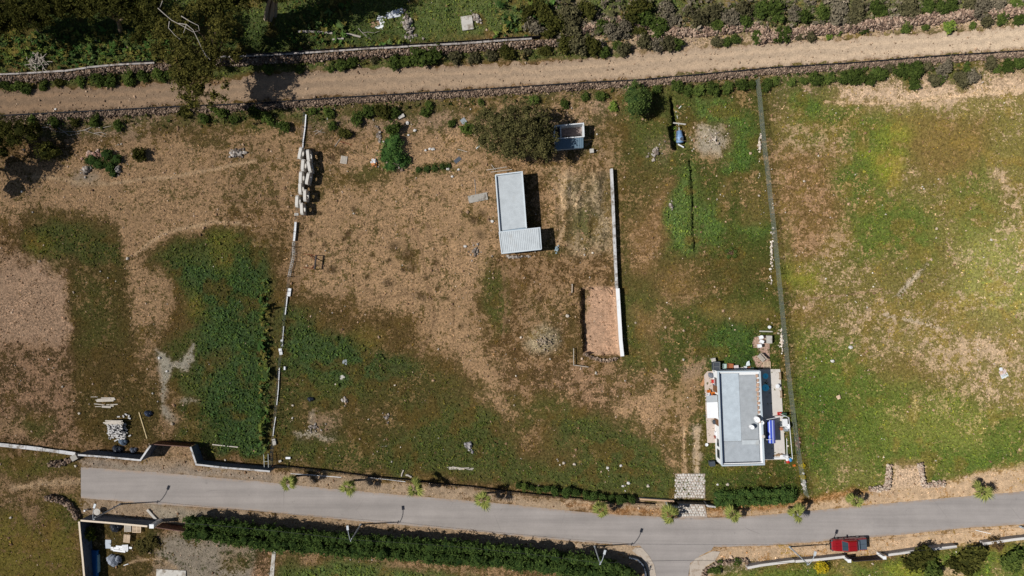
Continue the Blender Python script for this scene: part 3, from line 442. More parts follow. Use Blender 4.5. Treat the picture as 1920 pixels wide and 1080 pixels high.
c = T.mix(T.math('MULTIPLY', T.rng(cr.outputs[0], .001, .004, .3, 0), T.rng(T.noise(pos, .15, 2), .5, .6, 0, 1)), c, C(96, 88, 84))
T.out(T.n('ShaderNodeBsdfPrincipled', Base__Color=c, Roughness=.85).outputs[0])
road('asphalt_road', AR_T, AR_B, 152, 2296, .06, 9, 6, .6, 'grey asphalt lane running the width of the picture', am)
b = B(); b.prism([P(x, y)[:2] for x, y in [(1196,1018),(1340,1020),(1334,1031),(1312,1042),(1294,1056),(1291,1075),(1289,1150),(1231,1150),(1229,1080),(1224,1056),(1214,1040)]], -.1, .055)
o = b.obj('side_road', am); tag(o, 'grey asphalt side lane turning off towards the bottom edge', None, None, 'structure'); a = o.data.attributes.new('v', 'FLOAT', 'POINT'); a.data.foreach_set('value', np.full(len(o.data.vertices), .5, dtype=np.float32))
conc = mat('apron_concrete', (186,172,156), .9, .12, 1.5, .02, dirt=(150,128,106), dirt_amt=.4)
for pts, lb in (([(1192,1026),(1204,1027),(1217,1042),(1226,1058),(1231,1085),(1231,1120),(1217,1120),(1214,1070),(1204,1048),(1185,1032)], 'pale concrete apron on the left corner of the side lane'),
                ([(1336,1033),(1350,1034),(1340,1052),(1322,1062),(1318,1120),(1292,1120),(1293,1060),(1304,1047)], 'pale concrete apron on the right corner of the side lane')):
    b = B(); b.prism([P(x, y)[:2] for x, y in pts], -.1, .09); tag(b.obj('pavement', conc), lb, None, None, 'structure')
# crazy paved drive: stones laid in mortar, in two pieces with the gate between
def drive(poly, lb, seed):
    b = B(); b.prism([P(x, y)[:2] for x, y in poly], -.1, .05)
    root = b.obj('paved_drive', mat('mortar', (168,152,138), .95, .2, 4)); tag(root, lb, None, None, 'structure')
    r = np.random.default_rng(seed); Vs = []; Fs = []; cs = []
    x0, x1 = min(p[0] for p in poly), max(p[0] for p in poly); y0, y1 = min(p[1] for p in poly), max(p[1] for p in poly); st = 5.0
    for j in range(int((y1 - y0) / st) + 1):
        for i in range(int((x1 - x0) / st) + 1):
            cx = x0 + (i + .5 + .5 * (j % 2)) * st + r.uniform(-.8, .8); cy = y0 + (j + .5) * st + r.uniform(-.8, .8)
            if sdpoly(np.array([cx]), np.array([cy]), poly)[0] < 1: continue
            rr = r.uniform(2.4, 3.2); k = len(Vs); an = r.uniform(0, 6.28); z = r.uniform(.075, .1)
            ring = [(cx + rr * r.uniform(.85, 1.1) * math.cos(an + t * 1.5708), cy + rr * r.uniform(.85, 1.1) * math.sin(an + t * 1.5708)) for t in range(4)]
            for zz, q in ((.04, 1.0), (z, .92)):
                for (a_, c_) in ring: X_, Y_, _ = P(cx + (a_ - cx) * q, cy + (c_ - cy) * q); Vs.append((X_, Y_, zz))
            fs = [(k + 7, k + 6, k + 5, k + 4)] + [(k + (t + 1) % 4, k + t, k + 4 + t, k + 4 + (t + 1) % 4) for t in range(4)]
            Fs += fs; c_ = np.array(C(226, 219, 209)) * r.uniform(.78, 1.06); cs += [c_] * 5
    o = quads('paving_stones', Vs, Fs, vcol('paving', var=.15), root, col=np.array(cs)); o['kind'] = 'stuff'
drive([(1266,888),(1322,888),(1322,934),(1264,935)], 'pale crazy paved drive inside the sliding gate', 3)
drive([(1272,943),(1321,945),(1326,970),(1272,971)], 'pale crazy paved apron between the sliding gate and the lane', 4)

# ------------------------------------------------------------------ stones
CUBE_V = np.array([(i, j, k) for k in (-1, 1) for j in (-1, 1) for i in (-1, 1)], dtype=float)
CUBE_F = np.array([(0, 2, 3, 1), (4, 5, 7, 6), (0, 1, 5, 4), (2, 6, 7, 3), (0, 4, 6, 2), (1, 3, 7, 5)])
STONE = ((158,134,114), (130,110,94), (182,160,140), (108,92,80), (146,120,98))
def stones(name, pts, sizes, parent=None, palette=STONE, seed=1, flat=.75, base=None):
    """irregular angular stones at the given points, one mesh"""
    r = np.random.default_rng(seed); n = len(pts); pts = np.asarray(pts); sizes = np.asarray(sizes)
    V = CUBE_V[None] * r.uniform(.45, 1.0, (n, 8, 3)) * sizes[:, None, None] * .62
    V *= r.uniform(.7, 1.35, (n, 1, 3)); V[..., 2] *= flat
    a = r.uniform(0, 6.283, n); c, s = np.cos(a)[:, None], np.sin(a)[:, None]; tl = r.normal(0, .25, n)[:, None]
    x, y, z = V[..., 0] * c - V[..., 1] * s, V[..., 0] * s + V[..., 1] * c, V[..., 2] + V[..., 0] * tl
    V = np.stack([x, y, z], -1) + pts[:, None]
    F = (np.arange(n)[:, None, None] * 8 + CUBE_F[None]).reshape(-1, 4)
    pal = np.array([C(*q) for q in palette]); col = pal[r.integers(0, len(pal), n)] * r.uniform(.8, 1.2, (n, 1))
    o = quads(name, V, F, vcol('stone'), parent, base, col=np.repeat(col, 6, 0)); o['kind'] = 'stuff'
    return o
def along(line, step):
    """points every `step` photo px along a photo polyline, with the unit normal"""
    out = []; carry = 0.0
    for (ax, ay), (bx, by) in zip(line[:-1], line[1:]):
        L = math.hypot(bx - ax, by - ay); d = carry
        while d < L: out.append((ax + (bx - ax) * d / L, ay + (by - ay) * d / L, -(by - ay) / L, (bx - ax) / L)); d += step
        carry = d - L
    return out
def stone_wall(label, line, width, height, size, seed, name='stone_wall', core=True, density=1.0, group=None, palette=STONE, spread=0.0):
    """dry stone wall: a rubble core clad in stones; width in photo px, height and size in metres"""
    mx, my = line[len(line) // 2]; base = P(mx, my); root = thing(name, label, 'wall', base, 0, group)
    r = np.random.default_rng(seed); pts = []; sz = []; step = size / S * .8 / density
    for (x, y, nx_, ny_) in along(line, step):
        k = max(2, int(width * S / size * 1.35)); wv = width * (1 + .18 * math.sin(x * .13) + .1 * math.sin(x * .41)); hv = height * (1 + .2 * math.sin(x * .07 + 1) + .12 * math.sin(x * .33))
        for j in range(k):
            t = (j + r.uniform(.1, .9)) / k - .5; q = x + nx_ * t * wv + r.normal(0, .8), y + ny_ * t * wv + r.normal(0, .8)
            prof = hv * (1 - (abs(t) * 2) ** 3 * .75); X_, Y_, _ = P(*q); pts.append((X_, Y_, prof * r.uniform(.86, 1.05))); sz.append(size * r.uniform(.6, 1.25))
            if abs(t) > .33: pts.append((X_, Y_, prof * r.uniform(.2, .55))); sz.append(size * r.uniform(.8, 1.3))
        if spread and r.random() < spread:
            t = r.choice([-1, 1]) * r.uniform(.5, 1.1); X_, Y_, _ = P(x + nx_ * t * width, y + ny_ * t * width); pts.append((X_, Y_, .06)); sz.append(size * r.uniform(.5, 1))
    stones('stones', pts, sz, root, palette, seed)
    if core:
        b = B(); b.wall([P(*q) for q in line], width * S * .62, 0, height * .72); b.obj('core', mat('rubble_core', (120,100,84), .95, .3, 3), root)
    return root
conc_l = mat('pale_concrete', (200,194,184), .85, .18, 1.2, .01, dirt=(140,128,112), dirt_amt=.5)
cap_w = mat('white_coping', (204,202,200), .85, .15, 1.5, dirt=(140,132,122), dirt_amt=.55)
white = mat('white_render', (246,246,244), .8, .04, .8, dirt=(196,188,178), dirt_amt=.1)
cope_m = mat('grey_coping', (176,168,162), .9, .2, 2, .01, dirt=(120,108,98), dirt_amt=.6)
# wall above the track, left and middle lengths, each with a line of coping slabs
w1 = [(-40,151),(0,150),(60,147),(120,144),(170,137),(230,131),(322,127)]
w2 = [(400,118),(480,116),(560,112),(640,106),(760,99),(880,92),(960,86),(1042,82)]
def coping(root, line, off, seg, z, th, m, name='coping_slab', gap=1.0, ht=.12):
    r = np.random.default_rng(len(line)); pp = along(line, seg)
    for (a, b_) in zip(pp[:-1], pp[1:]):
        ax, ay = a[0] + a[2] * off, a[1] + a[3] * off; bx, by = b_[0] + b_[2] * off, b_[1] + b_[3] * off; L = math.hypot(bx - ax, by - ay)
        if L < 6: continue
        p0 = P(ax + (bx - ax) * gap / L, ay + (by - ay) * gap / L + r.uniform(-.4, .4)); p1 = P(bx, by + r.uniform(-.4, .4)); q = B()
        q.wall([p0, p1], th * r.uniform(.85, 1.1), z + r.uniform(-.02, .02), z + ht); q.obj(name, m, root)
ra = stone_wall('long rubble wall with a pale coping above the track at the left edge', w1, 13, .7, .22, 31, palette=STONE, spread=.3); coping(ra, w1, -7, 42, .74, .26, cope_m)
rb = stone_wall('long coped rubble wall above the track, right of the tall eucalyptus', w2, 13, .9, .22, 32, spread=.3); coping(rb, w2, -7, 46, .94, .26, cope_m)
stone_wall('wide tumbled rubble wall above the track at the right edge', [(1420,74),(1500,62),(1560,55),(1640,46),(1720,38),(1800,31),(1960,18)], 20, .8, .26, 33, spread=.5, palette=((176,148,126), (150,124,106), (192,166,144), (124,102,88)))
stone_wall('short tumbled rubble bank among dark bushes above the track, right of the middle', [(1085,62),(1130,42),(1185,38),(1240,60)], 14, .5, .28, 34, core=False, spread=.6, palette=((176,148,126), (150,124,106), (192,166,144), (124,102,88)))
stone_wall('tumbled rubble bank along the bushes above the track, between the two other heaps', [(1195,74),(1270,62),(1330,60),(1400,50),(1440,62)], 17, .6, .28, 35, core=False, spread=.6, palette=((176,148,126), (150,124,106), (192,166,144), (124,102,88)))
# low wall below the track with the stock fence on top
sw = [(-40,226),(0,224),(100,219),(200,214),(330,207),(480,201),(640,190),(800,181),(960,171),(1100,162),(1200,157),(1300,148),(1440,135),(1600,125),(1750,113),(1960,100)]
stone_wall('long low stone wall along the lower side of the dirt track', sw, 11, .4, .2, 36, palette=((156,134,114), (132,110,94), (176,152,130), (108,92,80)), spread=.5)
def wire_fence(label, line, h, step, name='wire_fence', post_m=None, mesh_m=None, mesh=True, pitch=.3, wires=6, thick=.012, rail=None, shadow_band=None, post_r=.035, band_w=.06):
    """posts and netting along a line given in photo px on the ground"""
    mx, my = line[len(line) // 2]; root = thing(name, label, 'fence', P(mx, my)); pp = along(line, step)
    proto = None; inv = BASE[root.name].inverted()
    for (x, y, nx_, ny_) in pp:
        X_, Y_, _ = P(x, y)
        if proto is None:
            q = B(); q.tube([(X_, Y_, -.1), (X_, Y_, h)], post_r, 5); proto = q.obj('post', post_m, root); first = (X_, Y_)
        else:
            o = proto.copy(); COL.objects.link(o); o.parent = root; o.location = (X_ - first[0], Y_ - first[1], 0)
    if mesh:
        q = B(); P3 = [P(x, y) for x, y in line]
        for k in range(wires):
            z = .08 + (h - .12) * k / max(1, wires - 1)
            for a, b_ in zip(P3[:-1], P3[1:]): q.tube([(a[0], a[1], z), (b_[0], b_[1], z)], thick, 3)
        if pitch:
            for (x, y, nx_, ny_) in along(line, pitch / S):
                X_, Y_, _ = P(x, y); q.tube([(X_, Y_, .04), (X_, Y_, h - .04)], thick, 3)
        q.obj('netting', mesh_m or post_m, root)
    if shadow_band:
        q = B(); q.wall([P(x, y) for x, y in line], band_w, .02, shadow_band); q.obj('shadow_strip', mat('shadow_black', (30,30,34), .9, .1), root)  # dark strip stands in for the shadow line along the fence foot
    return root
def net_fence(label, line, h):
    root = thing('shade_net_fence', label, 'fence', P(*line[0])); pp = along(line, 32); blk_ = mat('black_shade_net', (40,38,42), .95, .25, 2); pm = mat('fence_post_grey', (110,104,98), .8, .2, 4)
    for a_, b__ in zip(pp[:-1], pp[1:]):
        q = B(); q.wall([P(a_[0], a_[1]), P(b__[0], b__[1])], .03, .05, h); q.obj('net_panel', blk_, root); q = B(); x, y, _ = P(a_[0], a_[1]); q.tube([(x, y, 0), (x, y, h + .12)], .05, 5); q.obj('post', pm, root)
galv = mat('galvanised_steel', (150,154,152), .5, .1, 4, metal=.5); rust = mat('rusty_iron', (120,70,44), .85, .25, 5)
grn = mat('green_netting', (164,174,160), .8, .1, 3); darkp = mat('dark_post', (70,64,58), .8, .2, 4)
wire_fence('sagging dark stock fence on the low wall below the dirt track', [(x, y - 6) for x, y in sw], .75, 28, post_m=darkp, mesh_m=darkp, wires=2, pitch=0, thick=.02, shadow_band=.42, band_w=.2)
net_fence('black shade net fence behind the middle rubble wall, from the eucalyptus rightwards', [(470,107),(560,102),(640,96),(760,89),(880,82),(960,76),(1040,72)], 1.4); net_fence('short black shade net fence behind the left rubble wall, by the eucalyptus', [(232,122),(280,119),(326,117)], 1.2)
wire_fence('tall green netting fence between the house and the right-hand field', [(1416,152),(1420,182),(1424,225),(1428,265),(1432,300),(1436,330),(1440,370),(1446,420),(1450,460),(1456,520),(1461,570),(1466,620),(1470,660),(1474,700),(1480,750),(1486,800),(1493,850),(1501,900),(1508,928)], 1.75, 28, post_m=galv, mesh_m=grn, pitch=.22, wires=8, thick=.013)
lf = [(573,212),(571,240),(569,275),(566,330),(561,380),(557,415),(553,450),(549,490),(545,520),(541,550),(536,590),(532,640),(527,680),(524,720),(520,760),(516,800),(513,840),(511,872)]
wire_fence('rusty stock fence with white rails between the two left-hand fields', lf, 1.3, 28, post_m=rust, mesh_m=galv, pitch=.3, wires=6, thick=.01)
nf_ = [(516,871),(560,876),(600,880),(640,885),(700,893),(760,898),(820,906),(880,911),(960,921),(1040,929),(1100,935),(1180,941),(1228,944)]
wire_fence('dark roadside fence with leaning posts along the north verge of the lane', nf_, 1.25, 29, post_m=rust, mesh_m=darkp, pitch=.25, wires=5, thick=.016, shadow_band=.35, post_r=.04)

# ------------------------------------------------------------------ tall block walls and sheet gates
dark_r = mat('grey_blockwork', (96,104,116), .9, .12, 1.5, .01, dirt=(70,66,66), dirt_amt=.3); brown_g = mat('brown_steel_gate', (98,58,42), .6, .1, 2, .01)
def flat_wall(label, tops, h, th=.25, name='boundary_wall', m=None, cap=None, capw=.25, cat='wall', group=None):
    """wall traced along its top edge, seen in the photo at height h"""
    pts = [P(x, y, h) for x, y in tops]; mid = pts[len(pts) // 2]; root = thing(name, label, cat, (mid[0], mid[1], 0), 0, group)
    q = B(); q.wall(pts, th, -.1, h - .06); q.obj('wall_body', m or dark_r, root)
    q = B(); q.wall(pts, capw, h - .058, h); q.obj('coping', cap or cap_w, root)
    return root
flat_wall('grey block wall with white coping left of the brown recessed gate, bags behind it', [(146,853),(200,857),(263,863),(282,835)], 2.5)
flat_wall('grey block wall with white coping right of the brown recessed gate', [(357,838),(368,871),(420,877),(460,880),(506,884)], 2.1)
def sheet_gate(label, a, b_, h, n, m, fm=None):
    A_, B_ = Vector(P(*a, h)), Vector(P(*b_, h)); root = thing('sheet_gate', label, 'gate', (A_.x, A_.y, 0)); A_.z = B_.z = 0
    for i in range(n):
        p0 = A_.lerp(B_, (i + .03) / n); p1 = A_.lerp(B_, (i + .97) / n); q = B(); q.wall([p0, p1], .06, .06, h - .05); q.obj('gate_panel', m, root)
    q = B(); q.wall([A_, B_], .1, h - .048, h); q.wall([A_, B_], .1, .0, .055); q.obj('gate_frame', fm or m, root)
    return root
sheet_gate('brown sheet steel gate set back in the recess north of the lane', (284,833), (355,838), 2.1, 6, brown_g)
rw = flat_wall('dark block wall with a pale coping along the lane front of the bottom-left yard', [(151,976),(200,980),(276,987)], 2.3, cap=mat('cream_coping', (226,208,184), .85, .08))
flat_wall('dark block wall down the left side of the bottom-left yard', [(148,978),(151,1010),(155,1050),(162,1130)], 2.3, cap=MATS['cream_coping'], capw=.26)
sheet_gate('brown sheet steel gate between the white pillar and the big hedge', (291,989), (352,998), 2.0, 5, brown_g)
def pillar(label, px, py, h, sx, sy, m, rz=0):
    x, y, z = P(px, py, h); root = thing('gate_pillar', label, 'pillar', (x, y, 0), rz)
    q = B(); q.box(x, y, -.1, sx, sy, h, rz); q.obj('shaft', m, root); q = B(); q.box(x, y, h - .098, sx * 1.2, sy * 1.2, .1, rz); q.obj('cap', white, root)
pillar('white capped gate pillar at the corner of the bottom-left yard', 284, 987, 2.6, .55, .5, white)
# white slab wall at the far left
root = thing('slab_wall', 'low white wall of jointed slabs at the far left, north of the lane', 'wall', P(70, 838))
q = B(); q.wall([P(x, y) for x, y in [(-40,830),(0,833),(150,851)]], .26, -.1, .42); q.obj('footing', conc_l, root)
coping(root, [(-40,829),(0,832),(76,840),(150,850)], 0, 31, .43, .5, cap_w, 'slab', .7, .07)
# long white-topped wall beside the excavated pit
wl = mat('buff_render', (206,170,138), .9, .1, 1.5)
root = thing('boundary_wall', 'long thin white-topped wall running down beside the excavated pit', 'wall', P(1150, 500))
q = B(); q.wall([P(x, y, .9) for x, y in [(1147,316),(1150,380),(1152,430),(1155,500),(1157,541)]], .34, -.1, .9); q.obj('upper_length', cap_w, root)
q = B(); q.wall([P(x, y, 1.0) for x, y in [(1158,541),(1161,590),(1164,640),(1167,668)]], .5, -1.2, 1.0); q.obj('lower_length', wl, root)
q = B(); q.wall([P(x, y, 1.06) for x, y in [(1158,540.8),(1161,590),(1164,640),(1167,668)]], .54, 1.002, 1.06); q.obj('coping', white, root)
# entrance walls at the right
for lb, ln in (('low L-shaped stone wall on the left of the bare gateway by the lane', [(1666,872),(1665,896),(1662,914),(1628,916)]), ('low L-shaped stone wall on the right of the bare gateway by the lane', [(1722,868),(1727,890),(1730,909),(1768,906)])):
    stone_wall(lb, ln, 9, .55, .24, len(lb), palette=((196,174,154), (176,150,130), (210,192,172)), name='gateway_wall')
stone_wall('low curved stone wall at the bottom-left corner of the lane', [(90,931),(112,935),(130,943),(142,958),(147,972)], 11, .7, .26, 41, name='curved_wall')
stone_wall('short broken stone wall by the end of the lane, below the white slab wall', [(95,869),(118,868),(140,860)], 9, .5, .28, 42, name='broken_wall')
stone_wall('ragged stone edging below the excavated pit', [(1094,664),(1110,670),(1130,676),(1158,672)], 5, .25, .24, 43, name='stone_edging', core=False)
stone_wall('broken kerb of stones round the planted corner of the side lane', [(1318,1085),(1322,1066),(1340,1056),(1370,1052),(1398,1048),(1401,1062)], 5, .4, .24, 44, name='corner_wall')
# curved low wall on the left corner of the side lane
root = thing('curved_kerb_wall', 'thin curved wall rounding the end of the big hedge at the side lane', 'wall', P(1205, 1050))
q = B(); q.wall([P(x, y, .8) for x, y in [(1180,1046),(1196,1050),(1206,1060),(1211,1075),(1212,1100)]], .18, -.1, .8); q.obj('wall_body', dark_r, root)
# roadside wall at the bottom right with two gate piers
pieces = [('white-topped roadside wall left of the corner lamp post, at the bottom right', [(1402,1065),(1428,1060),(1490,1052)]), ('white-topped roadside wall behind the parked pickup', [(1492,1053),(1540,1049),(1584,1044)]), ('white-topped roadside wall right of the dark gate at the bottom right', [(1664,1041),(1720,1033),(1794,1025)]), ('white-topped roadside wall at the bottom right corner of the picture', [(1845,1020),(1900,1012),(1980,1003)])]
for lb, ln in pieces: flat_wall(lb, ln, 1.0, .4, m=mat('grey_render', (176,170,164), .85, .08, 1.5), capw=.36, name='roadside_wall', cap=mat('off_white_coping', (222,216,208), .85, .1, 1.5))
sheet_gate('dark sheet gate between two slanting piers behind the pickup', (1600,1053), (1655,1049), 1.6, 4, mat('dark_gate', (58,50,54), .7, .1))
pillar('white capped gate pier at the left of the dark gate behind the pickup', 1593, 1052, 1.9, .4, .4, white); pillar('white capped gate pier at the right of the dark gate behind the pickup', 1659, 1046, 1.9, .4, .4, white)
# sliding gate of the paved drive
root = thing('sliding_gate', 'black sliding gate across the crazy paved drive', 'gate', P(1295, 938)); q = B()
pa, pb = Vector(P(1266, 938)), Vector(P(1330, 940)); blk = mat('black_steel', (34,34,38), .5, .1, 3)
q.wall([pa, pb], .08, .08, .16); q.wall([pa, pb], .08, 1.5, 1.58); q.obj('gate_frame', blk, root)
for i in range(12):
    p0 = pa.lerp(pb, (i + .06) / 12); p1 = pa.lerp(pb, (i + .94) / 12); q = B(); q.wall([p0, p1], .04, .162, 1.498); q.obj('gate_panel', blk, root)
for lb, ln in (('low white wall left of the sliding gate', [(1249,943),(1254,951),(1274,951)]), ('low white wall right of the sliding gate, in front of the trimmed hedge', [(1322,943),(1327,949),(1342,951)])): flat_wall(lb, ln, .9, .22, m=conc_l, capw=.26, name='gate_wall')
flat_wall('low buff garden wall joining the roadside fence to the sliding gate', [(1200,936),(1230,938),(1264,940)], .7, .2, m=conc_l, cap=wl, capw=.24, name='garden_wall')

# ------------------------------------------------------------------ corrugated sheet
def sheet(name, quad, parent, m, pitch=.25, amp=.03, along_u=True, thick=True, smooth=False):
    """corrugated sheet over four corners (a,b,c,d); ribs run along a->b when along_u"""
    a, b_, c_, d_ = [Vector(p) for p in quad]
    if along_u: a, b_, c_, d_ = a, d_, c_, b_
    L = ((b_ - a).length + (c_ - d_).length) / 2; n = max(2, int(L / pitch) * 2); vs = []; fs = []; up = (b_ - a).cross(d_ - a).normalized()
    if up.z < 0: up = -up
    for i in range(n + 1):
        t = i / n; h = amp * (1 if i % 2 else -1); vs += [a.lerp(b_, t) + up * h, d_.lerp(c_, t) + up * h]
    for i in range(n): fs.append((2 * i, 2 * i + 2, 2 * i + 3, 2 * i + 1))
    q = B(); q.add(vs, fs); return q.obj(name, m, parent)
def rusty(name, rgb, streak=.5, k=None):
    m = bpy.data.materials.new(name); T = NT(m); pos = T.n('ShaderNodeNewGeometry').outputs['Position']
    c = T.scale(C(*rgb, k=k), T.rng(T.noise(pos, 1.1, 5, .65), .3, .7, .88, 1.1, False)); c = T.scale(c, T.rng(T.noise(pos, 9, 2), .3, .7, .95, 1.05, False))
    rn = T.noise(pos, 1.6, 6, .75); c = T.mix(T.rng(rn, .74 - .08 * streak, .8 - .05 * streak, 0, .9), c, C(128, 84, 58)); c = T.mix(T.rng(T.noise(pos, .5, 4), .56, .75, 0, .4), c, C(170, 164, 152))
    T.out(T.n('ShaderNodeBsdfPrincipled', Base__Color=c, Roughness=.6).outputs[0]); MATS[name] = m; return m

# ---------------------------------------------------------------- the L-shaped shed
sh = thing('corrugated_shed', 'L-shaped shed with a pale grey corrugated roof beside the bare yard', 'shed', P(957, 385))
hz = 2.6; shed_w = mat('shed_blockwork', (150,170,186), .9, .1, 1.5, dirt=(120,110,100), dirt_amt=.4)
m_p = [P(*p, hz) for p in ((929,328),(979,322),(987,428),(937,435))]; a_p = [P(*p, hz) for p in ((936,435),(1012,427),(1015,467),(941,475))]
q = B(); q.prism([p[:2] for p in m_p], -.1, hz - .25); q.obj('main_walls', shed_w, sh)
q = B(); q.prism([p[:2] for p in a_p], -.1, hz - .252); q.obj('annex_walls', shed_w, sh)
r1 = rusty('shed_roof', (194,200,202), .95)
def inset(qd, t, z):
    c_ = Vector((sum(p[0] for p in qd) / 4, sum(p[1] for p in qd) / 4)); return [(c_.x + (p[0] - c_.x) * t, c_.y + (p[1] - c_.y) * t, z) for p in qd]
# main roof as five runs of sheets side by side, annex as three
def runs(qd, n, parent, m, name, along_u, pitch, z, split_u):
    a, b_, c_, d_ = [Vector(p) for p in qd]
    for i in range(n):
        t0, t1 = i / n, (i + 1) / n; zz = Vector((0, 0, .004 * (i % 2)))
        if split_u: sub = (a.lerp(b_, t0) + zz, a.lerp(b_, t1) + zz, d_.lerp(c_, t1) + zz, d_.lerp(c_, t0) + zz)
        else: sub = (a.lerp(d_, t0) + zz, b_.lerp(c_, t0) + zz, b_.lerp(c_, t1) + zz, a.lerp(d_, t1) + zz)
        sheet(name, sub, parent, m, pitch, .011, along_u)
runs(inset(m_p, .96, hz - .1), 6, sh, r1, 'roof_sheet', True, .24, 0, False)
runs(inset(a_p, .95, hz - .1), 4, sh, r1, 'roof_sheet', False, .24, 0, True)
trim = mat('roof_trim', (214,222,226), .7, .08, 1)
for qd, nm, zt in ((m_p, 'main_parapet', hz), (a_p, 'annex_parapet', hz - .03)):
    q = B(); q.wall([qd[0][:2], qd[1][:2], qd[2][:2]], .16, hz - .3, zt); q.wall([qd[0][:2], qd[3][:2], qd[2][:2]] if nm[0] == 'a' else [qd[0][:2], qd[3][:2]], .17, hz - .31, zt - .004); q.obj(nm, trim, sh)
q = B(); c0, c1 = Vector(m_p[0]), Vector(m_p[3])
q.tube([(c0.x + .2, c0.y - .2, hz - .02), (c1.x + .2, c1.y + .1, hz - .02)], .07, 6); q.obj('gutter', mat('dark_gutter', (52,66,84), .6, .1), sh)
q = B(); p = Vector(m_p[0]).lerp(Vector(m_p[3]), .55); q.box(p.x - .01, p.y, 0, .1, 1.6, 2.0, .08); q.obj('door', mat('grey_door', (120,120,118), .7, .1), sh)
# ---------------------------------------------------------------- roofless pen by the big tree
pen = thing('roofless_hut', 'roofless white-walled hut beside the big tree, with a low blue lean-to', 'hut', P(1068, 250))
penw = mat('pen_wall', (226,228,228), .85, .08, 1.5, dirt=(150,150,150), dirt_amt=.3); ph = 2.0
o_ = [P(*p, ph) for p in ((1040,236),(1094,231),(1095,256),(1040,260))]
q = B(); q.wall([p[:2] for p in (o_[0], o_[1], o_[2])], .16, -.1, ph); q.wall([p[:2] for p in (o_[0], o_[3], o_[2])], .15, -.1, ph - .004); q.obj('outer_walls', penw, pen)
q = B(); a_ = P(1051, 235, ph); c_ = P(1052, 259, ph); q.wall([(a_[0], a_[1] - .1), (c_[0], c_[1] + .12)], .13, -.1, ph - .006); q.obj('inner_wall', penw, pen)
q = B(); q.prism([P(*p, .1)[:2] for p in ((1043,238),(1092,234),(1093,254),(1043,257))], -.1, .1); q.obj('floor', mat('pen_floor', (150,134,128), .9, .3, 3), pen)
lean = [P(*p, z) for p, z in (((1041,261), 1.9), ((1094,258), 1.9), ((1094,277), 1.5), ((1041,281), 1.5))]
runs(lean, 4, pen, rusty('shaded_blue_sheet', (92,116,132), .3), 'lean_to_sheet', False, .25, 0, True)  # blue darkened: the big tree's shade is put into the sheet colour
q = B(); q.prism([(p[0], p[1]) for p in (lean[0], lean[1], (lean[2][0], lean[2][1] + .15), (lean[3][0], lean[3][1] + .15))], -.1, 1.35); q.obj('lean_to_walls', penw, pen)

# ---------------------------------------------------------------- the house
hs = thing('white_house', 'white flat-roofed house with grey roof sheets beside the green fence', 'house', P(1388, 785))
HH = 3.0; R4 = [P(*p, HH) for p in ((1347,697),(1425,696),(1433,871),(1354,873))]
q = B(); q.prism([p[:2] for p in R4], -.1, HH - .3); q.obj('walls', white, hs)
wn = [P(*p, HH) for p in ((1349,699),(1423,698),(1431,869),(1356,871))]
def rq(u0, v0, u1, v1, z):  # a rectangle in roof coordinates
    a, b_, c_, d_ = [Vector(p) for p in wn]
    f = lambda u, v_: (a.lerp(b_, u).lerp(d_.lerp(c_, u), v_))
    return [tuple(f(u, v_)[:2]) + (z,) for u, v_ in ((u0, v0), (u1, v0), (u1, v1), (u0, v1))]
blueg = rusty('blue_grey_sheet', (198,208,214), .12); greyg = rusty('grey_sheet', (176,180,182), .12); midg = rusty('mid_grey_sheet', (178,184,188), .12); paleg = rusty('pale_sheet', (202,208,210), .0)
zr = HH - .14
for i in range(5): sheet('roof_sheet', rq(.05, .01 + .148 * i, .49, .01 + .148 * (i + 1), zr), hs, blueg, .2, .015, True)
for i in range(5): sheet('roof_sheet', rq(.494, .03 + .142 * i, .93, .03 + .142 * (i + 1), zr - .01), hs, greyg, .2, .015, True)
for i in range(4): sheet('roof_sheet', rq(.05, .754 + .056 * i, .93, .754 + .056 * (i + 1), zr - .02), hs, midg, .2, .015, True)
sheet('roof_sheet', rq(.5, .742, .93, .79, zr + .03), hs, paleg, .16, .008, True)
par = mat('parapet_render', (196,206,212), .8, .05, 1)
q = B(); q.wall([p[:2] for p in (R4[1], R4[2], R4[3])], .2, HH - .32, HH); q.obj('parapet', par, hs)
q = B(); q.wall([p[:2] for p in (R4[3], R4[0], R4[1])], .2, HH - .31, HH - .04); q.obj('eaves_trim', par, hs)
q = B(); a, b_ = rq(.02, .01, .02, .99, HH)[0], rq(.02, .99, .02, .99, HH)[0]; q.wall([a, b_], .17, HH - .16, HH - .03); q.obj('gutter', mat('navy_gutter', (30,44,66), .6, .1), hs)
q = B(); a, b_ = rq(.03, .985, .03, .985, HH)[0], rq(.95, .985, .95, .985, HH)[0]; q.wall([a, b_], .1, HH - .13, HH - .09); q.obj('end_gutter', MATS['navy_gutter'], hs)
rr = np.random.default_rng(5)
for i in range(11):
    p = rq(.955, .04 + .05 * i, .955, .04 + .05 * i, zr)[0]
    q = B(); q.box(p[0] + rr.normal(0, .04), p[1], zr - .01, .3 * rr.uniform(.6, 1.2), .55 * rr.uniform(.6, 1.1), .09, rr.normal(0, .2)); q.obj('roof_tile', mat('roof_tile', (196,160,134), .9, .25, 3), hs)
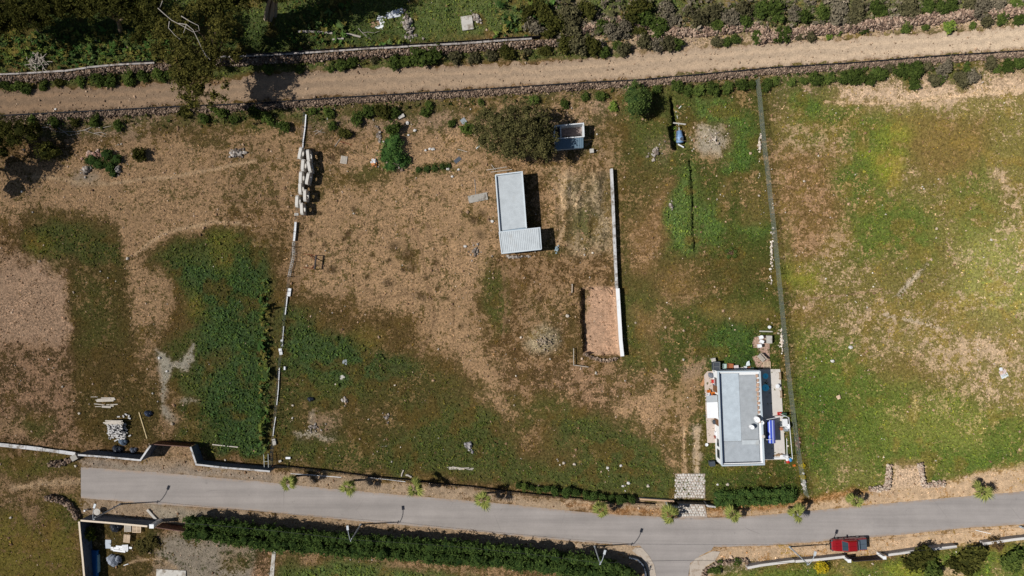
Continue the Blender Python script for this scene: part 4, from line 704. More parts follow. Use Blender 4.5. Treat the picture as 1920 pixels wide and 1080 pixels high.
# openings in the west and south walls
glass = mat('dark_glass', (40,52,62), .15, .05, 2, spec=.6); wood = mat('brown_wood', (120,84,56), .7, .2, 3); frame = mat('grey_frame', (120,124,128), .6, .1)
wv = Vector(R4[3]) - Vector(R4[0]); wl_ = Vector((wv.x, wv.y, 0)); nrm = Vector((wl_.y, -wl_.x, 0)).normalized(); nrm = nrm if nrm.x < 0 else -nrm; rz_ = math.atan2(wl_.y, wl_.x)
for t, wd, z0, hh in ((.12, 1.2, 1.0, 1.1), (.78, 1.1, 1.0, 1.0), (.9, 1.3, .9, 1.2), (.3, 1.2, 1.0, 1.0)):
    p = Vector(R4[0]) + wl_ * t + nrm * .02; q = B(); q.box(p.x, p.y, z0, wd, .06, hh, rz_); w_ = q.obj('window', frame, hs)
    q = B(); p2 = p + nrm * .012; q.box(p2.x, p2.y, z0 + .07, wd - .14, .06, hh - .14, rz_); q.obj('pane', glass, w_)
for t in (.2, .56):
    p = Vector(R4[0]) + wl_ * t + nrm * .02; q = B(); q.box(p.x, p.y, .12, .95, .07, 2.0, rz_); dr = q.obj('door', wood, hs)
    q = B(); p2 = p + nrm * .05 + wl_.normalized() * .36; q.box(p2.x, p2.y, 1.1, .05, .06, .14, rz_); q.obj('handle', galv, dr)
# lean-to canopy on the west side
can = thing('lean_to_canopy', 'pale sheet canopy on posts against the west wall of the house', 'canopy', P(1335, 765))
cq = [P(1324,742,2.2), P(1345,741,2.45), P(1347,784,2.45), P(1326,784,2.2)]
runs(cq[:2] + [tuple(Vector(cq[1]).lerp(Vector(cq[2]), .3)), tuple(Vector(cq[0]).lerp(Vector(cq[3]), .3))], 1, can, greyg, 'canopy_sheet', True, .2, 0, False)
runs([tuple(Vector(cq[0]).lerp(Vector(cq[3]), .3)), tuple(Vector(cq[1]).lerp(Vector(cq[2]), .3)), cq[2], cq[3]], 2, can, mat('white_sheet', (240,240,240), .7, .04), 'canopy_sheet', True, .2, 0, False)
for px, py in ((1325,743),(1326,783)):
    q = B(); x, y, _ = P(px, py, 2.1); q.tube([(x + .05, y, 0), (x + .05, y, 2.15)], .04, 6); q.obj('post', galv, can)
# terrace, patio, north path
b = B(); b.prism([P(*p)[:2] for p in ((1412,692),(1462,692),(1472,861),(1425,862))], -.1, .16); tag(b.obj('terrace', mat('terrace_concrete', (214,206,196), .9, .07, 1.2, .01, dirt=(180,168,154), dirt_amt=.2)), 'pale concrete terrace on the east side of the house', None, None, 'structure')
b = B(); b.prism([P(*p)[:2] for p in ((1320,703),(1326,696),(1345,696),(1346,830),(1326,830),(1322,750))], -.1, .12); tag(b.obj('patio', mat('patio_concrete', (206,188,174), .9, .1, 1.2, .01)), 'pinkish concrete patio along the west wall of the house', None, None, 'structure')
root = b = None
path = B(); path.prism([P(*p)[:2] for p in ((1414,632),(1443,628),(1443,664),(1443,692),(1420,692),(1410,668),(1428,660),(1409,650))], -.1, .03); path = path.obj('garden_path', mat('path_bed', (168,138,118), .95, .2, 3)); tag(path, 'pinkish block path from the house terrace to the garden table', None, None, 'structure')
rr = np.random.default_rng(9); Vs = []; pts = []
q = B()
for j in range(15):
    for i in range(8):
        px, py = 1411 + i * 4.2 + (j % 2) * 1.5, 631 + j * 4.1
        if sdpoly(np.array([px]), np.array([py]), [(1414,630),(1443,628),(1443,691),(1420,691),(1410,668),(1430,660),(1409,650)])[0] > 1.8: x, y, _ = P(px, py); q.box(x, y, .02, .29, .29, .035 + rr.uniform(0, .015), rr.normal(0, .05))
q.obj('paving_blocks', mat('pink_block', (186,154,134), .9, .2, 5), path)['kind'] = 'stuff'

b = B(); b.prism([P(*p)[:2] for p in ((512,1022),(518,1022),(515,1060),(512,1100),(503,1100),(508,1060))], -.1, .07); tag(b.obj('garden_step_path', conc_l), 'narrow pale concrete path running down from the hedge at the bottom edge', None, None, 'structure')

# ------------------------------------------------------------------ foliage
def cube_sphere(n=3):
    V = []; F = []
    for ax in range(3):
        for sgn in (-1, 1):
            k = len(V)
            for j in range(n + 1):
                for i in range(n + 1):
                    p = [0, 0, 0]; p[ax] = sgn; p[(ax + 1) % 3] = 2 * i / n - 1; p[(ax + 2) % 3] = 2 * j / n - 1; v = np.array(p, float); V.append(v / np.linalg.norm(v))
            for j in range(n):
                for i in range(n): a = k + j * (n + 1) + i; F.append((a, a + 1, a + n + 2, a + n + 1))
    return np.array(V), np.array(F)
CSV, CSF = cube_sphere(3)
def foliage(name, lobes, material, parent=None, base=None, size=.3, dens=9.0, per=14, seed=1, core=.62, squash=.8, open_=.0, spread=.2, up=.25):
    """leaf cards in clumps over and inside the lobes (x, y, z, r in world metres)"""
    r = np.random.default_rng(seed); C3 = []; N3 = []; T3 = []; Vc = []; Fc = []; Tc = []; nv = 0
    for (x, y, z, R) in lobes:
        n = max(6, int(dens * R * R)); d = r.normal(0, 1, (n, 3)); d /= np.linalg.norm(d, axis=1)[:, None]; d[:, 2] = np.where(d[:, 2] < -.35, -d[:, 2], d[:, 2])
        rad = R * (r.uniform(.5, 1.05, n) ** .6) * (1 + .18 * np.sin(d[:, 0] * 5 + x) * np.cos(d[:, 1] * 4 + y))
        cc = np.array([x, y, z]) + d * rad[:, None] * np.array([1, 1, squash]); keep = r.random(n) > open_; cc, d = cc[keep], d[keep]; tt = r.random(len(cc))
        C3.append(np.repeat(cc, per, 0) + r.normal(0, spread, (len(cc) * per, 3)) * np.array([1, 1, .7])); N3.append(np.repeat(d, per, 0)); T3.append(np.repeat(tt, per))
        if core:
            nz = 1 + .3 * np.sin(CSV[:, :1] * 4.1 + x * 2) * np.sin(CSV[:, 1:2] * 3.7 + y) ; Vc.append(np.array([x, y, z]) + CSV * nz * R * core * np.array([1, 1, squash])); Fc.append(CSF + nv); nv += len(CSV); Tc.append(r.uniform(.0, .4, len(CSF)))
    Cn = np.concatenate(C3); Nn = np.concatenate(N3); Tn = np.concatenate(T3); n = len(Cn)
    nr = Nn * .55 + np.array([0, 0, up]) + r.normal(0, .55, (n, 3)); nr /= np.linalg.norm(nr, axis=1)[:, None]
    a = np.cross(nr, r.normal(0, 1, (n, 3))); a /= np.linalg.norm(a, axis=1)[:, None] + 1e-9; b_ = np.cross(nr, a)
    s = size * r.uniform(.5, 1.25, n)[:, None]; wd = s * r.uniform(.35, .6, (n, 1))
    V = np.stack([Cn - a * s * .5, Cn + b_ * wd * .5 + nr * s * .06, Cn + a * s * .5, Cn - b_ * wd * .5 + nr * s * .06], 1).reshape(-1, 3)
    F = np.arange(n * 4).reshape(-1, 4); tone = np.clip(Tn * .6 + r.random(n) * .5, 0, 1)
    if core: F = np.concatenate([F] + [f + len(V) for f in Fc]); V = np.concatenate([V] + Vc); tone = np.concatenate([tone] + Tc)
    return quads(name, V, F, material, parent, base, tone=tone)
L_OLIVE = leaf('olive_leaf', (38,44,20), (100,100,46)); L_EUC = leaf('eucalyptus_leaf', (44,48,24), (118,114,54)); L_GREY = leaf('grey_green_leaf', (62,62,42), (128,122,86)); L_DK = leaf('dark_leaf', (36,50,24), (86,104,46))
L_MID = leaf('mid_leaf', (44,62,28), (104,122,56)); L_HEDGE = leaf('hedge_leaf', (32,50,24), (84,106,50)); L_BRT = leaf('bright_leaf', (60,88,36), (126,146,62)); L_BRUSH = leaf('dry_brush_leaf', (94,88,72), (152,142,118)); L_YEL = leaf('yellow_flower_leaf', (110,116,30), (222,200,50)); L_RUB = leaf('ivy_leaf', (38,66,32), (92,124,60)); L_BR = leaf('brown_brush_leaf', (74,60,40), (130,108,72))
BARK = mat('bark', (128,108,84), .95, .3, 4, .02); DEAD = mat('dead_wood', (176,166,154), .9, .2, 6); PALM_B = mat('palm_bark', (92,78,60), .95, .3, 8, .02)
def limb(q, p0, p1, r0, r1, bend=.3, rng=random):
    p0, p1 = Vector(p0), Vector(p1); m = p0.lerp(p1, .5) + Vector((rng.uniform(-bend, bend), rng.uniform(-bend, bend), rng.uniform(0, bend))); q.tube([p0, p0.lerp(m, .55), m, m.lerp(p1, .55), p1], r0, 6, r1)
def tree(name, label, base_px, lobes, material, trunk_r=.25, cat='tree', size=.34, dens=9, per=16, seed=1, core=.55, group=None, open_=.1, limbs=7, split=1.0, fork=.45):
    """lobes: (photo px, photo py, height above ground, radius) as seen from the drone"""
    bx, by, _ = P(*base_px); root = thing(name, label, cat, (bx, by, 0), 0, group); W = [(*P(x, y, z), r) for x, y, z, r in lobes]
    q = B(); rg = random.Random(seed); zm = max(l[2] for l in W); cx = sum(l[0] for l in W) / len(W); cy = sum(l[1] for l in W) / len(W)
    f = (bx + (cx - bx) * fork, by + (cy - by) * fork, zm * fork); limb(q, (bx, by, -.2), f, trunk_r, trunk_r * .7, .2, rg)
    for l in sorted(W, key=lambda l: -l[3])[:limbs]: limb(q, f, (l[0], l[1], l[2]), trunk_r * .5, trunk_r * .12, .4, rg)
    q.obj('trunk', BARK, root, smooth=True); foliage('crown', W, material, root, size=size, dens=dens, per=per, seed=seed, core=core, open_=open_)
    return root
T1 = tree('eucalyptus_tree', 'tall olive-brown eucalyptus overhanging the dirt track, with bare dead boughs on top', (436,98), [(352,120,8.6,2.6),(345,148,8.2,2.0),(372,168,8.0,1.8),(362,196,7.4,1.2),(388,130,8.4,2.0),(398,98,8.6,2.2),(420,60,8.6,2.0),(345,85,9.2,2.0),(312,62,8.8,1.8),(300,95,7.6,1.3),(410,30,8.0,2.0),(380,10,8.4,2.0),(345,35,9.6,1.8),(404,178,7.8,.8),(424,160,7.8,.5),(420,184,7.6,.5),(345,182,7.4,1.0),(395,195,7.2,.6),(440,105,7.6,1.2)], L_EUC, .4, size=.36, dens=17, per=16, seed=2, core=.5, open_=.06, limbs=14)
q = B(); rg = random.Random(3)
for pts in ([(296,15,11.4),(308,26,11.2),(322,38,11),(345,50,10.8),(362,60,10.6),(372,58,10.4)], [(318,40,11),(316,52,10.8),(328,66,10.6),(338,74,10.5)], [(335,44,10.9),(350,46,10.8),(362,56,10.6),(372,76,10.4),(378,90,10.2),(388,108,10)], [(340,30,11),(356,40,10.9),(372,48,10.6),(374,58,10.6)], [(305,2,11),(300,14,11.4)], [(378,90,10.2),(384,100,10),(394,112,9.8)], [(350,46,10.8),(344,62,10.6)]): q.tube([P(*p) for p in pts], .075, 5, .03)
q.obj('dead_bough', DEAD, T1)
tree('eucalyptus_tree', 'bulky olive-brown tree in the top left corner of the picture', (75,60), [(15,22,6.5,2.6),(55,18,7.5,2.6),(95,8,8,2.4),(35,45,5.8,1.6),(0,45,6,2),(80,35,6.2,1.6),(120,-6,8,2.4),(-25,25,7,2.6)], L_OLIVE, .35, size=.36, dens=17, per=16, seed=5, open_=.05)
tree('eucalyptus_tree', 'dark tree at the top edge between the corner tree and the dead boughs', (225,60), [(150,-14,8,2.6),(185,-2,8.4,2.4),(215,8,8.2,2.2),(250,22,7.6,2.0),(272,50,7,1.4),(240,-10,8.6,2.4),(285,5,8.6,2.0),(258,70,6,1.0),(165,18,7,1.8),(130,14,7,1.6),(300,30,8,1.6)], L_OLIVE, .35, size=.36, dens=17, per=16, seed=6, open_=.05)
root = tree('eucalyptus_tree', 'tall tree with three pale leaning trunks seen at the top edge', (503,38), [(445,-12,9,2.6),(475,-28,9.2,3.0),(508,-34,9.6,2.8),(545,-45,9.6,3.0),(420,0,8.4,2.2),(585,-40,9,2.6),(620,-50,9,2.6),(520,-90,9,3)], L_OLIVE, .35, size=.4, dens=14, per=15, seed=7, limbs=5)
q = B()
for a, b_ in (((498,36,0), (507,-6,7)), ((507,38,0), (514,-6,7)), ((516,30,0), (522,-10,7))): limb(q, P(*a), P(*b_), .32, .2, .15, rg)
q.obj('pale_trunk', mat('pale_bark', (176,156,134), .9, .25, 3), root)
tree('eucalyptus_tree', 'tree beyond the left edge whose shadow falls across the bare soil', (-30,315), [(-75,318,6.2,2.6),(-55,295,6.8,2.2),(-90,345,5.5,2.2),(-110,300,6.5,2.4)], L_OLIVE, .3, seed=8, dens=7, per=12)
tree('broad_tree', 'low spreading dark tree at the left edge below the dirt track', (45,258), [(10,240,3.6,1.8),(40,242,4,1.8),(25,262,3.4,1.5),(60,255,3.4,1.3),(-8,262,3.6,1.8),(5,285,3,1.3),(70,240,3,1.0)], L_OLIVE, .25, size=.32, dens=14, per=15, seed=9)
tree('broad_tree', 'large dark olive tree beside the roofless hut', (975,252), [(912,213,4.4,1.5),(902,240,3.6,1.3),(905,262,3.8,1.5),(925,275,4.2,1.5),(935,222,5,1.6),(960,205,5,1.4),(988,208,5,1.5),(1008,225,5,1.6),(1016,248,5,1.5),(955,240,6,2.0),(985,240,6.2,2.0),(930,248,5.2,1.6),(1000,270,4.8,1.6),(960,272,5,1.7),(980,288,4.2,1.3),(950,290,3.8,1.1),(1022,268,4.2,1.1),(896,222,3,.8),(1030,238,4.4,.9),(1008,290,3.6,.9),(1026,284,4.4,1.3),(1020,274,5.2,1.4),(1034,262,4.6,1.1)], leaf('big_tree_leaf', (36,40,22), (118,114,68)), .35, size=.3, dens=21, per=15, seed=10, core=.5, open_=.08, limbs=16)
tree('conifer_tree', 'rounded green conifer just below the dirt track, right of the middle', (1196,186), [(1186,172,2.6,1.3),(1192,190,3.6,1.7),(1186,206,2.8,1.1),(1205,176,2.6,1.1),(1204,206,2.4,1.0),(1200,190,3.4,1.5),(1178,186,2.2,.9),(1190,160,2,.7)], leaf('conifer_leaf', (34,54,28), (98,118,58)), .2, size=.26, dens=22, per=16, seed=11, core=.66)

# shrubs: shared foliage meshes in four shapes, each plant its own copy with its own size, leaf and label
SHAPES = {}
def shrub_mesh(kind, material, seed):
    key = (kind, material.name, seed % 3)
    if key not in SHAPES:
        r = np.random.default_rng(seed * 7 + len(SHAPES)); lob = [(0, 0, .42, .62)] + [(math.cos(a) * .5, math.sin(a) * .5, .3 + r.uniform(0, .3), r.uniform(.3, .5)) for a in r.uniform(0, 6.28, 5)]
        if kind == 'round': lob = [(0, 0, .6, .72), (.25, .2, .6, .5), (-.28, -.1, .7, .5), (.05, -.3, .5, .5)]
        if kind == 'brush': o = foliage('foliage', lob, material, size=.34, dens=46, per=12, seed=seed, core=0, spread=.14, open_=.1)
        else: o = foliage('foliage', lob, material, size=.2 if kind == 'round' else .24, dens=52, per=12, seed=seed, core=.6, spread=.09, squash=.85)
        me = o.data; bpy.data.objects.remove(o); q = B()
        for k in range(4): a = k * 1.57 + seed; q.tube([(0, 0, -.1), (math.cos(a) * .25, math.sin(a) * .25, .45)], .05, 5, .02)
        s_ = q.obj('stem', BARK); SHAPES[key] = (me, s_.data); bpy.data.objects.remove(s_)
    return SHAPES[key]
def shrub(label, px, py, rpx, material, kind='loose', seed=1, hfac=.75, group=None, name='shrub', cat='shrub'):
    me, st_ = shrub_mesh(kind, material, seed); R = rpx * S * 1.18; zt = R * hfac; x, y, _ = P(px, py, zt * .6)
    zg = float(ground_at([px], [py])[0][0])
    root = bpy.data.objects.new(name, None); COL.objects.link(root); root.location = (x, y, zg); root.rotation_euler = (0, 0, seed * 1.7); root.scale = (R * 1.05, R * .95, R * hfac * 1.15); root.empty_display_size = .3
    tag(root, label, cat, group)
    for nm, m_ in (('foliage', me), ('stem', st_)): o = bpy.data.objects.new(nm, m_); COL.objects.link(o); o.parent = root
    return root
ORD = ['first','second','third','fourth','fifth','sixth','seventh','eighth','ninth','tenth','eleventh','twelfth','thirteenth','fourteenth','fifteenth','sixteenth','seventeenth','eighteenth']
WORD = {'dark_leaf': 'dark green', 'mid_leaf': 'mid green', 'grey_green_leaf': 'grey-green', 'olive_leaf': 'olive', 'dry_brush_leaf': 'bare grey', 'bright_leaf': 'bright green', 'hedge_leaf': 'deep green', 'brown_brush_leaf': 'brown twiggy'}
def row(place, group, lst, hf=.75, word='bush', name='shrub', kind='loose', cat='shrub'):
    lst = sorted(lst); 
    for i, it in enumerate(lst):
        px, py, rp = it[:3]; m = it[3] if len(it) > 3 else L_DK; sz = 'large' if rp >= 18 else ('small' if rp < 11 else 'medium')
        k = 'brush' if m in (L_BRUSH, L_BR) else kind
        shrub(f"{WORD[m.name]} {word}, {ORD[i]} from left {place}", px, py, rp, m, k, i * 3 + len(lst), hf, group, name, cat)
d_, m_, g_, o_l, b_l, br_ = L_DK, L_MID, L_GREY, L_OLIVE, L_BRUSH, L_BRT
row('below the rubble wall at the left edge', 'bushes between the left rubble wall and the track', [(8,162,12,d_),(30,163,13,m_),(50,166,12,d_),(80,160,10,m_),(112,156,10,o_l),(150,152,11,m_),(182,150,16,d_),(206,150,14,d_),(240,146,15,m_),(268,143,13,d_),(298,140,14,m_),(318,140,11,d_)])
row('below the middle rubble wall', 'bushes between the middle rubble wall and the track', [(500,130,12,m_),(560,128,10,m_),(620,128,8,d_),(642,122,13,d_),(660,120,13,d_),(700,112,9,g_),(737,116,15,d_),(762,112,14,m_),(790,106,20,d_),(815,106,20,d_),(852,110,14,g_),(886,108,13,g_),(920,102,12,g_),(952,96,16,o_l),(990,98,9,g_),(1022,98,13,o_l)])
row('in the thicket above the track', 'bushes along the upper edge of the track right of the walls', [(1062,84,17,o_l),(1084,88,22,g_),(1108,88,18,o_l),(1132,96,12,d_),(1160,84,12,m_),(1172,92,15,g_),(1210,82,16,g_),(1232,84,14,b_l),(1250,80,17,g_),(1270,80,13,d_)], .9)
row("at the track's upper right edge", 'bushes at the track edge on the right', [(1345,76,12,g_),(1362,78,10,d_),(1380,73,10,d_),(1420,70,12,d_),(1465,66,17,d_),(1498,66,9,g_),(1520,64,13,g_),(1555,70,7,br_),(1574,57,9,m_),(1620,56,9,d_),(1700,52,12,m_),(1735,52,8,m_),(1781,52,13,br_),(1824,46,8,m_),(1848,38,14,g_),(1880,34,14,m_),(1910,34,12,d_)])
row('on the slope above the tumbled stones', 'bushes on the upper slope', [(990,28,16,o_l),(1015,20,20,o_l),(1032,60,14,o_l),(1040,40,22,o_l),(1062,22,22,g_),(1075,48,20,g_),(1000,50,16,b_l),(1100,18,18,o_l),(1130,50,13,d_),(1145,58,15,b_l),(1170,52,16,b_l),(1192,22,24,o_l),(1212,32,20,d_),(1236,54,17,d_),(1200,60,12,o_l),(1252,18,14,b_l),(1262,38,10,b_l)], .9)
row('among the grey brush at the top right', 'bushes among the grey brush', [(1290,24,12,g_),(1308,36,18,g_),(1335,20,18,g_),(1348,46,14,m_),(1368,34,16,b_l),(1395,20,17,g_),(1395,42,14,d_),(1425,16,18,d_),(1450,10,18,d_),(1462,30,14,d_),(1490,26,14,b_l),(1505,34,16,d_),(1540,24,16,m_)], .9)
row('along the top right edge', 'bushes along the top right edge', [(1572,24,20,b_l),(1600,30,18,g_),(1612,14,16,g_),(1645,14,15,d_),(1655,22,12,m_),(1700,14,20,g_),(1712,24,14,g_),(1740,10,14,d_),(1770,14,15,d_),(1786,10,14,d_),(1815,8,14,g_),(1840,14,18,b_l),(1868,10,14,b_l),(1905,8,14,m_)], .8)
row("on the slope below the track's left half", 'bushes below the track on the left', [(60,228,12,m_),(100,228,12,d_),(140,228,10,o_l),(176,226,12,m_),(222,236,12,d_),(345,214,14,o_l),(380,222,12,d_),(410,212,14,m_),(440,222,10,d_),(478,212,14,d_),(502,222,14,m_),(530,238,14,d_)])
row('below the track, left of the big tree', 'bushes below the track left of the big tree', [(585,210,9,m_),(614,212,12,m_),(622,234,10,d_),(646,248,13,o_l),(672,224,14,d_),(692,212,15,d_),(716,212,17,o_l),(738,210,12,d_),(798,208,11,d_),(806,196,9,m_),(848,233,9,d_),(876,244,15,m_),(900,192,8,m_)])
row("between the track and the green fence's top", 'bushes below the track in the middle', [(1000,190,12,m_),(1056,196,10,d_),(1096,180,9,d_),(1128,178,12,m_),(1150,200,10,br_),(1232,170,10,d_),(1268,164,14,d_),(1288,168,12,d_),(1312,166,14,m_),(1340,166,14,d_),(1366,166,13,m_),(1390,162,14,d_),(1408,158,9,d_)])
row('just below the track, right of the green fence', 'bushes below the track on the right', [(1438,160,12,d_),(1456,152,9,m_),(1484,156,9,m_),(1506,152,9,m_),(1530,148,14,d_),(1556,146,12,m_),(1586,146,15,d_),(1606,142,16,d_),(1632,148,12,d_),(1652,138,14,d_),(1668,128,9,g_)])
row('just below the track near the right edge', 'bushes below the track at the far right', [(1692,132,16,d_),(1716,130,18,d_),(1714,156,12,d_),(1740,126,10,g_),(1752,152,13,g_),(1772,128,14,b_l),(1765,148,10,m_),(1806,146,16,g_),(1812,128,9,m_),(1856,118,13,g_),(1870,130,9,m_),(1890,122,13,d_),(1912,118,12,d_),(1820,145,14,b_l)])
shrub('low dark olive bush left of the ivy-covered rubble heap, its shadow beside it', 92, 283, 22, o_l, 'round', 4, .9); shrub('small lone dark bush on the bare soil right of the ivy-covered rubble heap', 264, 288, 15, o_l, 'loose', 6, 1.0)
for i, (x, y, r_, lb) in enumerate([(1722,1046,26,'large round olive bush in front of the wall, nearest the dark gate'), (1745,1068,24,'spreading green bush at the bottom edge, below the largest olive bush'), (1822,1040,26,'large dark olive bush breaking the roadside wall, third along'), (1800,1062,20,'low olive bush at the bottom edge, between two wall lengths'), (1902,1048,26,'dark green bush at the bottom right corner'), (1868,1020,13,'brown twiggy bush on the lane side of the corner wall')]): shrub(lb, x, y, r_, (L_OLIVE, L_MID, L_OLIVE, L_OLIVE, L_MID, L_BR)[i], 'loose', i + 2, .9)
shrub('bright yellow flowering bush beside the corner lamp post', 1540, 1062, 14, L_YEL, 'round', 3, .7); shrub('yellow flowering bush at the right end of the trimmed hedge, inside the green fence', 1504, 874, 6, L_YEL, 'round', 2, .6); shrub('yellow flowering bush by the white stones at the foot of the green fence', 1505, 894, 6, L_YEL, 'round', 5, .6)
row('inside the planted corner of the side lane', 'bushes on the planted corner', [(1332,1068,7,d_),(1345,1068,9,d_),(1352,1058,8,m_),(1382,1056,9,d_)])
row('in the low row behind the roadside fence', 'low bushes behind the roadside fence', [(972,910,8,L_HEDGE),(984,913,9,m_),(998,916,8,L_HEDGE),(1010,918,8,m_),(1024,917,9,L_HEDGE),(1040,920,11,L_HEDGE),(1062,922,12,L_HEDGE),(1080,924,10,L_HEDGE),(1098,928,9,L_HEDGE),(1112,930,11,L_HEDGE),(1130,932,10,L_HEDGE),(1146,934,9,L_HEDGE),(1164,936,12,L_HEDGE),(1184,936,10,L_HEDGE)], 1.0, 'bush', kind='round')
shrub('small fruit tree with yellowing leaves against the left wall of the yard', 168, 1002, 15, leaf('yellowing_leaf', (56,72,30), (136,140,52)), 'loose', 7, 1.1, None, 'fruit_tree', 'tree'); shrub('broad brown-green weed clump in the middle of the yard', 275, 1018, 20, leaf('weed_leaf', (58,58,30), (96,92,50)), 'loose', 8, .4)
shrub('lush green bramble bush over the upper part of the rubble heap in the middle field', 738, 240, 16, d_, 'loose', 3, .9)
# ivy over two rubble heaps: leaf carpets
def carpet(name, label, pts, material, seed, size=.24, cat='creeper'):
    W = []; bx, by, _ = P(pts[0][0], pts[0][1])
    for px, py, rp, h in pts:
        z = float(ground_at([px], [py])[0][0]) + h; W.append((*P(px, py, z), rp * S))
    root = thing(name, label, cat, (bx, by, 0)); foliage('foliage', W, material, root, size=size, dens=26, per=12, seed=seed, core=.7, squash=.5, spread=.14, open_=.05); q = B()
    for wx, wy, wz, wr in W: q.tube([(bx, by, 0), (wx, wy, max(.1, wz))], .04, 4, .02)
    q.obj('stem', BARK, root)
carpet('creeper_mound', 'bright green creeper covering the rubble heap left of the big tree', [(735,272,20,.3),(728,290,20,.3),(742,262,14,.4),(742,295,18,.3),(755,305,14,.2),(732,310,14,.1),(760,300,10,.1)], L_RUB, 51)
carpet('creeper_mound', 'green creeper over the stone heap below the track, left side', [(175,300,14,.2),(200,290,14,.3),(218,298,12,.3),(205,314,14,.2),(212,325,10,.1),(185,308,12,.2),(165,302,8,.1)], leaf('deep_ivy_leaf', (40,62,30), (82,104,50)), 52)
carpet('hedge_strip', 'low dark weed strip lying on the bare soil left of the big tree', [(785,318,8,.1),(800,317,9,.1),(815,315,9,.1),(830,313,8,.1),(842,311,6,.1)], leaf('strip_leaf', (40,56,28), (76,92,44)), 53)
carpet('creeper_mound', 'green weeds sheltering in the bottom of the pipe trench', [(1266,262,6,.1),(1264,250,5,.1),(1288,268,4,.1),(1266,240,5,.1)], L_BRT, 54)
# clipped hedges
def hedge(label, line, width, h, material, seed, size=.3, dens=16):
    mx, my = line[len(line) // 2]; x, y, _ = P(mx, my, h); root = thing('hedge', label, 'hedge', (x, y, 0)); W = []; r = np.random.default_rng(seed); q = B()
    for (px, py, nx_, ny_) in along(line, width * .36):
        for t in (-.3, .3):
            rr_ = width * S * r.uniform(.3, .42); z = h - rr_ * .75 + r.normal(0, .2); W.append((*P(px + nx_ * t * width + r.normal(0, 1.4), py + ny_ * t * width + r.normal(0, 1.4), z), rr_))
            W.append((*P(px + nx_ * t * width, py + ny_ * t * width, z * .45), rr_ * .95))
        x, y, _ = P(px, py, h); q.tube([(x, y, -.1), (x, y, h * .6)], .08, 5)
    foliage('foliage', W, material, root, size=size, dens=dens, per=13, seed=seed, core=.72, squash=1.0, spread=.16); q.obj('stems', BARK, root)
hedge('long thick dark hedge along the south verge of the lane, ending at the side lane', [(358,988),(385,990),(420,998),(480,1006),(560,1014),(640,1021),(720,1026),(800,1032),(880,1038),(960,1045),(1040,1054),(1110,1062),(1165,1076),(1175,1090)], 36, 3.2, L_HEDGE, 61, .32, 15)
hedge('trimmed deep green hedge between the house and the lane, beside the sliding gate', [(1346,936),(1375,936),(1405,933),(1435,931),(1465,930),(1490,930)], 24, 1.5, leaf('trim_leaf', (40,62,30), (92,118,56)), 62, .26, 20)

# ------------------------------------------------------------------ palms
def palm(label, px, py, h, group, seed, proto=[]):
    x, y, _ = P(px, py, h); rg = random.Random(seed)
    if not proto:
        root = thing('palm_tree', label, 'palm tree', (0, 0, 0), 0, group); q = B()
        q.lathe(0, 0, [(.2, -.2), (.17, .3), (.15, .55), (.17, .8), (.2, .93), (.12, 1.0)], 9); q.obj('trunk', PALM_B, root); lm = leaf('palm_leaf', (52,70,26), (168,170,92), .15)
        Vs = []; Fs = []; q = B()
        # one fan leaf: a stalk and a fan of blades, reaching out along +x and drooping
        def pt(d, z): return (d, 0, z)
        q.tube([(0, 0, 0), (.22, 0, .1), (.42, 0, .13)], .028, 4)
        st_ = q.v; fs_ = q.f; B2 = B()
        for k in range(9):
            a = math.radians(-56 + 14 * k); L = .95 * (1 - .3 * abs(k - 4) / 4); ca, sa = math.cos(a), math.sin(a); wd = .06
            o_ = Vector((.4, 0, .12)); m1 = o_ + Vector((ca * L * .5, sa * L * .5, .06)); e = o_ + Vector((ca * L, sa * L, -.22)); sd2 = Vector((-sa, ca, 0)) * wd
            B2.add([o_, m1 - sd2 + Vector((0, 0, -.02)), e, m1 + sd2 + Vector((0, 0, -.02))], [(0, 1, 2, 3)])
        n0 = len(B2.v); Vall = B2.v + st_; Fall = [f for f in B2.f] + [tuple(i + n0 for i in f) for f in fs_ if len(f) == 4]
        r2 = np.random.default_rng(1); proto_me = None
        for i in range(15):
            tier = i / 15
            if proto_me is None:
                o = quads('frond', Vall, Fall, lm, root, tone=r2.random(len(Fall))); proto_me = o.data
            else: o = bpy.data.objects.new('frond', proto_me); COL.objects.link(o); o.parent = root
            o.location = (0, 0, .97); o.rotation_euler = (0, .7 - 1.7 * tier ** 1.3, i * 2.39996 + .3)
        proto.append(root); r = root; r.location = (x, y, 0)
    else: r = dup(proto[0], (x, y, 0), rg.uniform(0, 6.28), label, group)
    # trunk of its own height: stretch the trunk, lift the fronds
    sz = .95 + .2 * rg.random()
    for c in r.children:
        if c.name.startswith('trunk'): c.scale = (1, 1, h)
        else:
            c.location = (0, 0, h * .97); c.rotation_euler = (0, c.rotation_euler[1] + rg.uniform(-.35, .35), c.rotation_euler[2] + rg.uniform(-.35, .35)); s = rg.choice((.7, .9, 1.0, 1.15, 1.35)) * sz; c.scale = (s, s, s)
    return r
PG = 'fan palms along the north verge of the lane'
for i, (x, y, h, lb) in enumerate([(541,905,3.7,'tall fan palm, leftmost of the row, right of the recessed gate wall'), (654,913,3.4,'tall fan palm, second from the left along the lane'), (778,916,3.5,'tall fan palm, third from the left along the lane'), (906,937,3.3,'tall fan palm just left of the row of low bushes by the fence'), (1126,956,2.9,'fan palm standing in front of the low bushes behind the roadside fence'), (1257,966,2.8,'fan palm just left of the crazy paved drive, its shadow on the paving'), (1373,965,2.4,'shaggy fan palm just right of the crazy paved drive, before the trimmed hedge'), (1493,962,2.6,'fan palm where the green fence meets the lane'), (1604,940,2.2,'short fan palm just left of the bare stone-walled gateway'), (1841,920,2.0,'short fan palm, rightmost of the row')]):
    palm(lb, x, y, h, PG, i + 3)

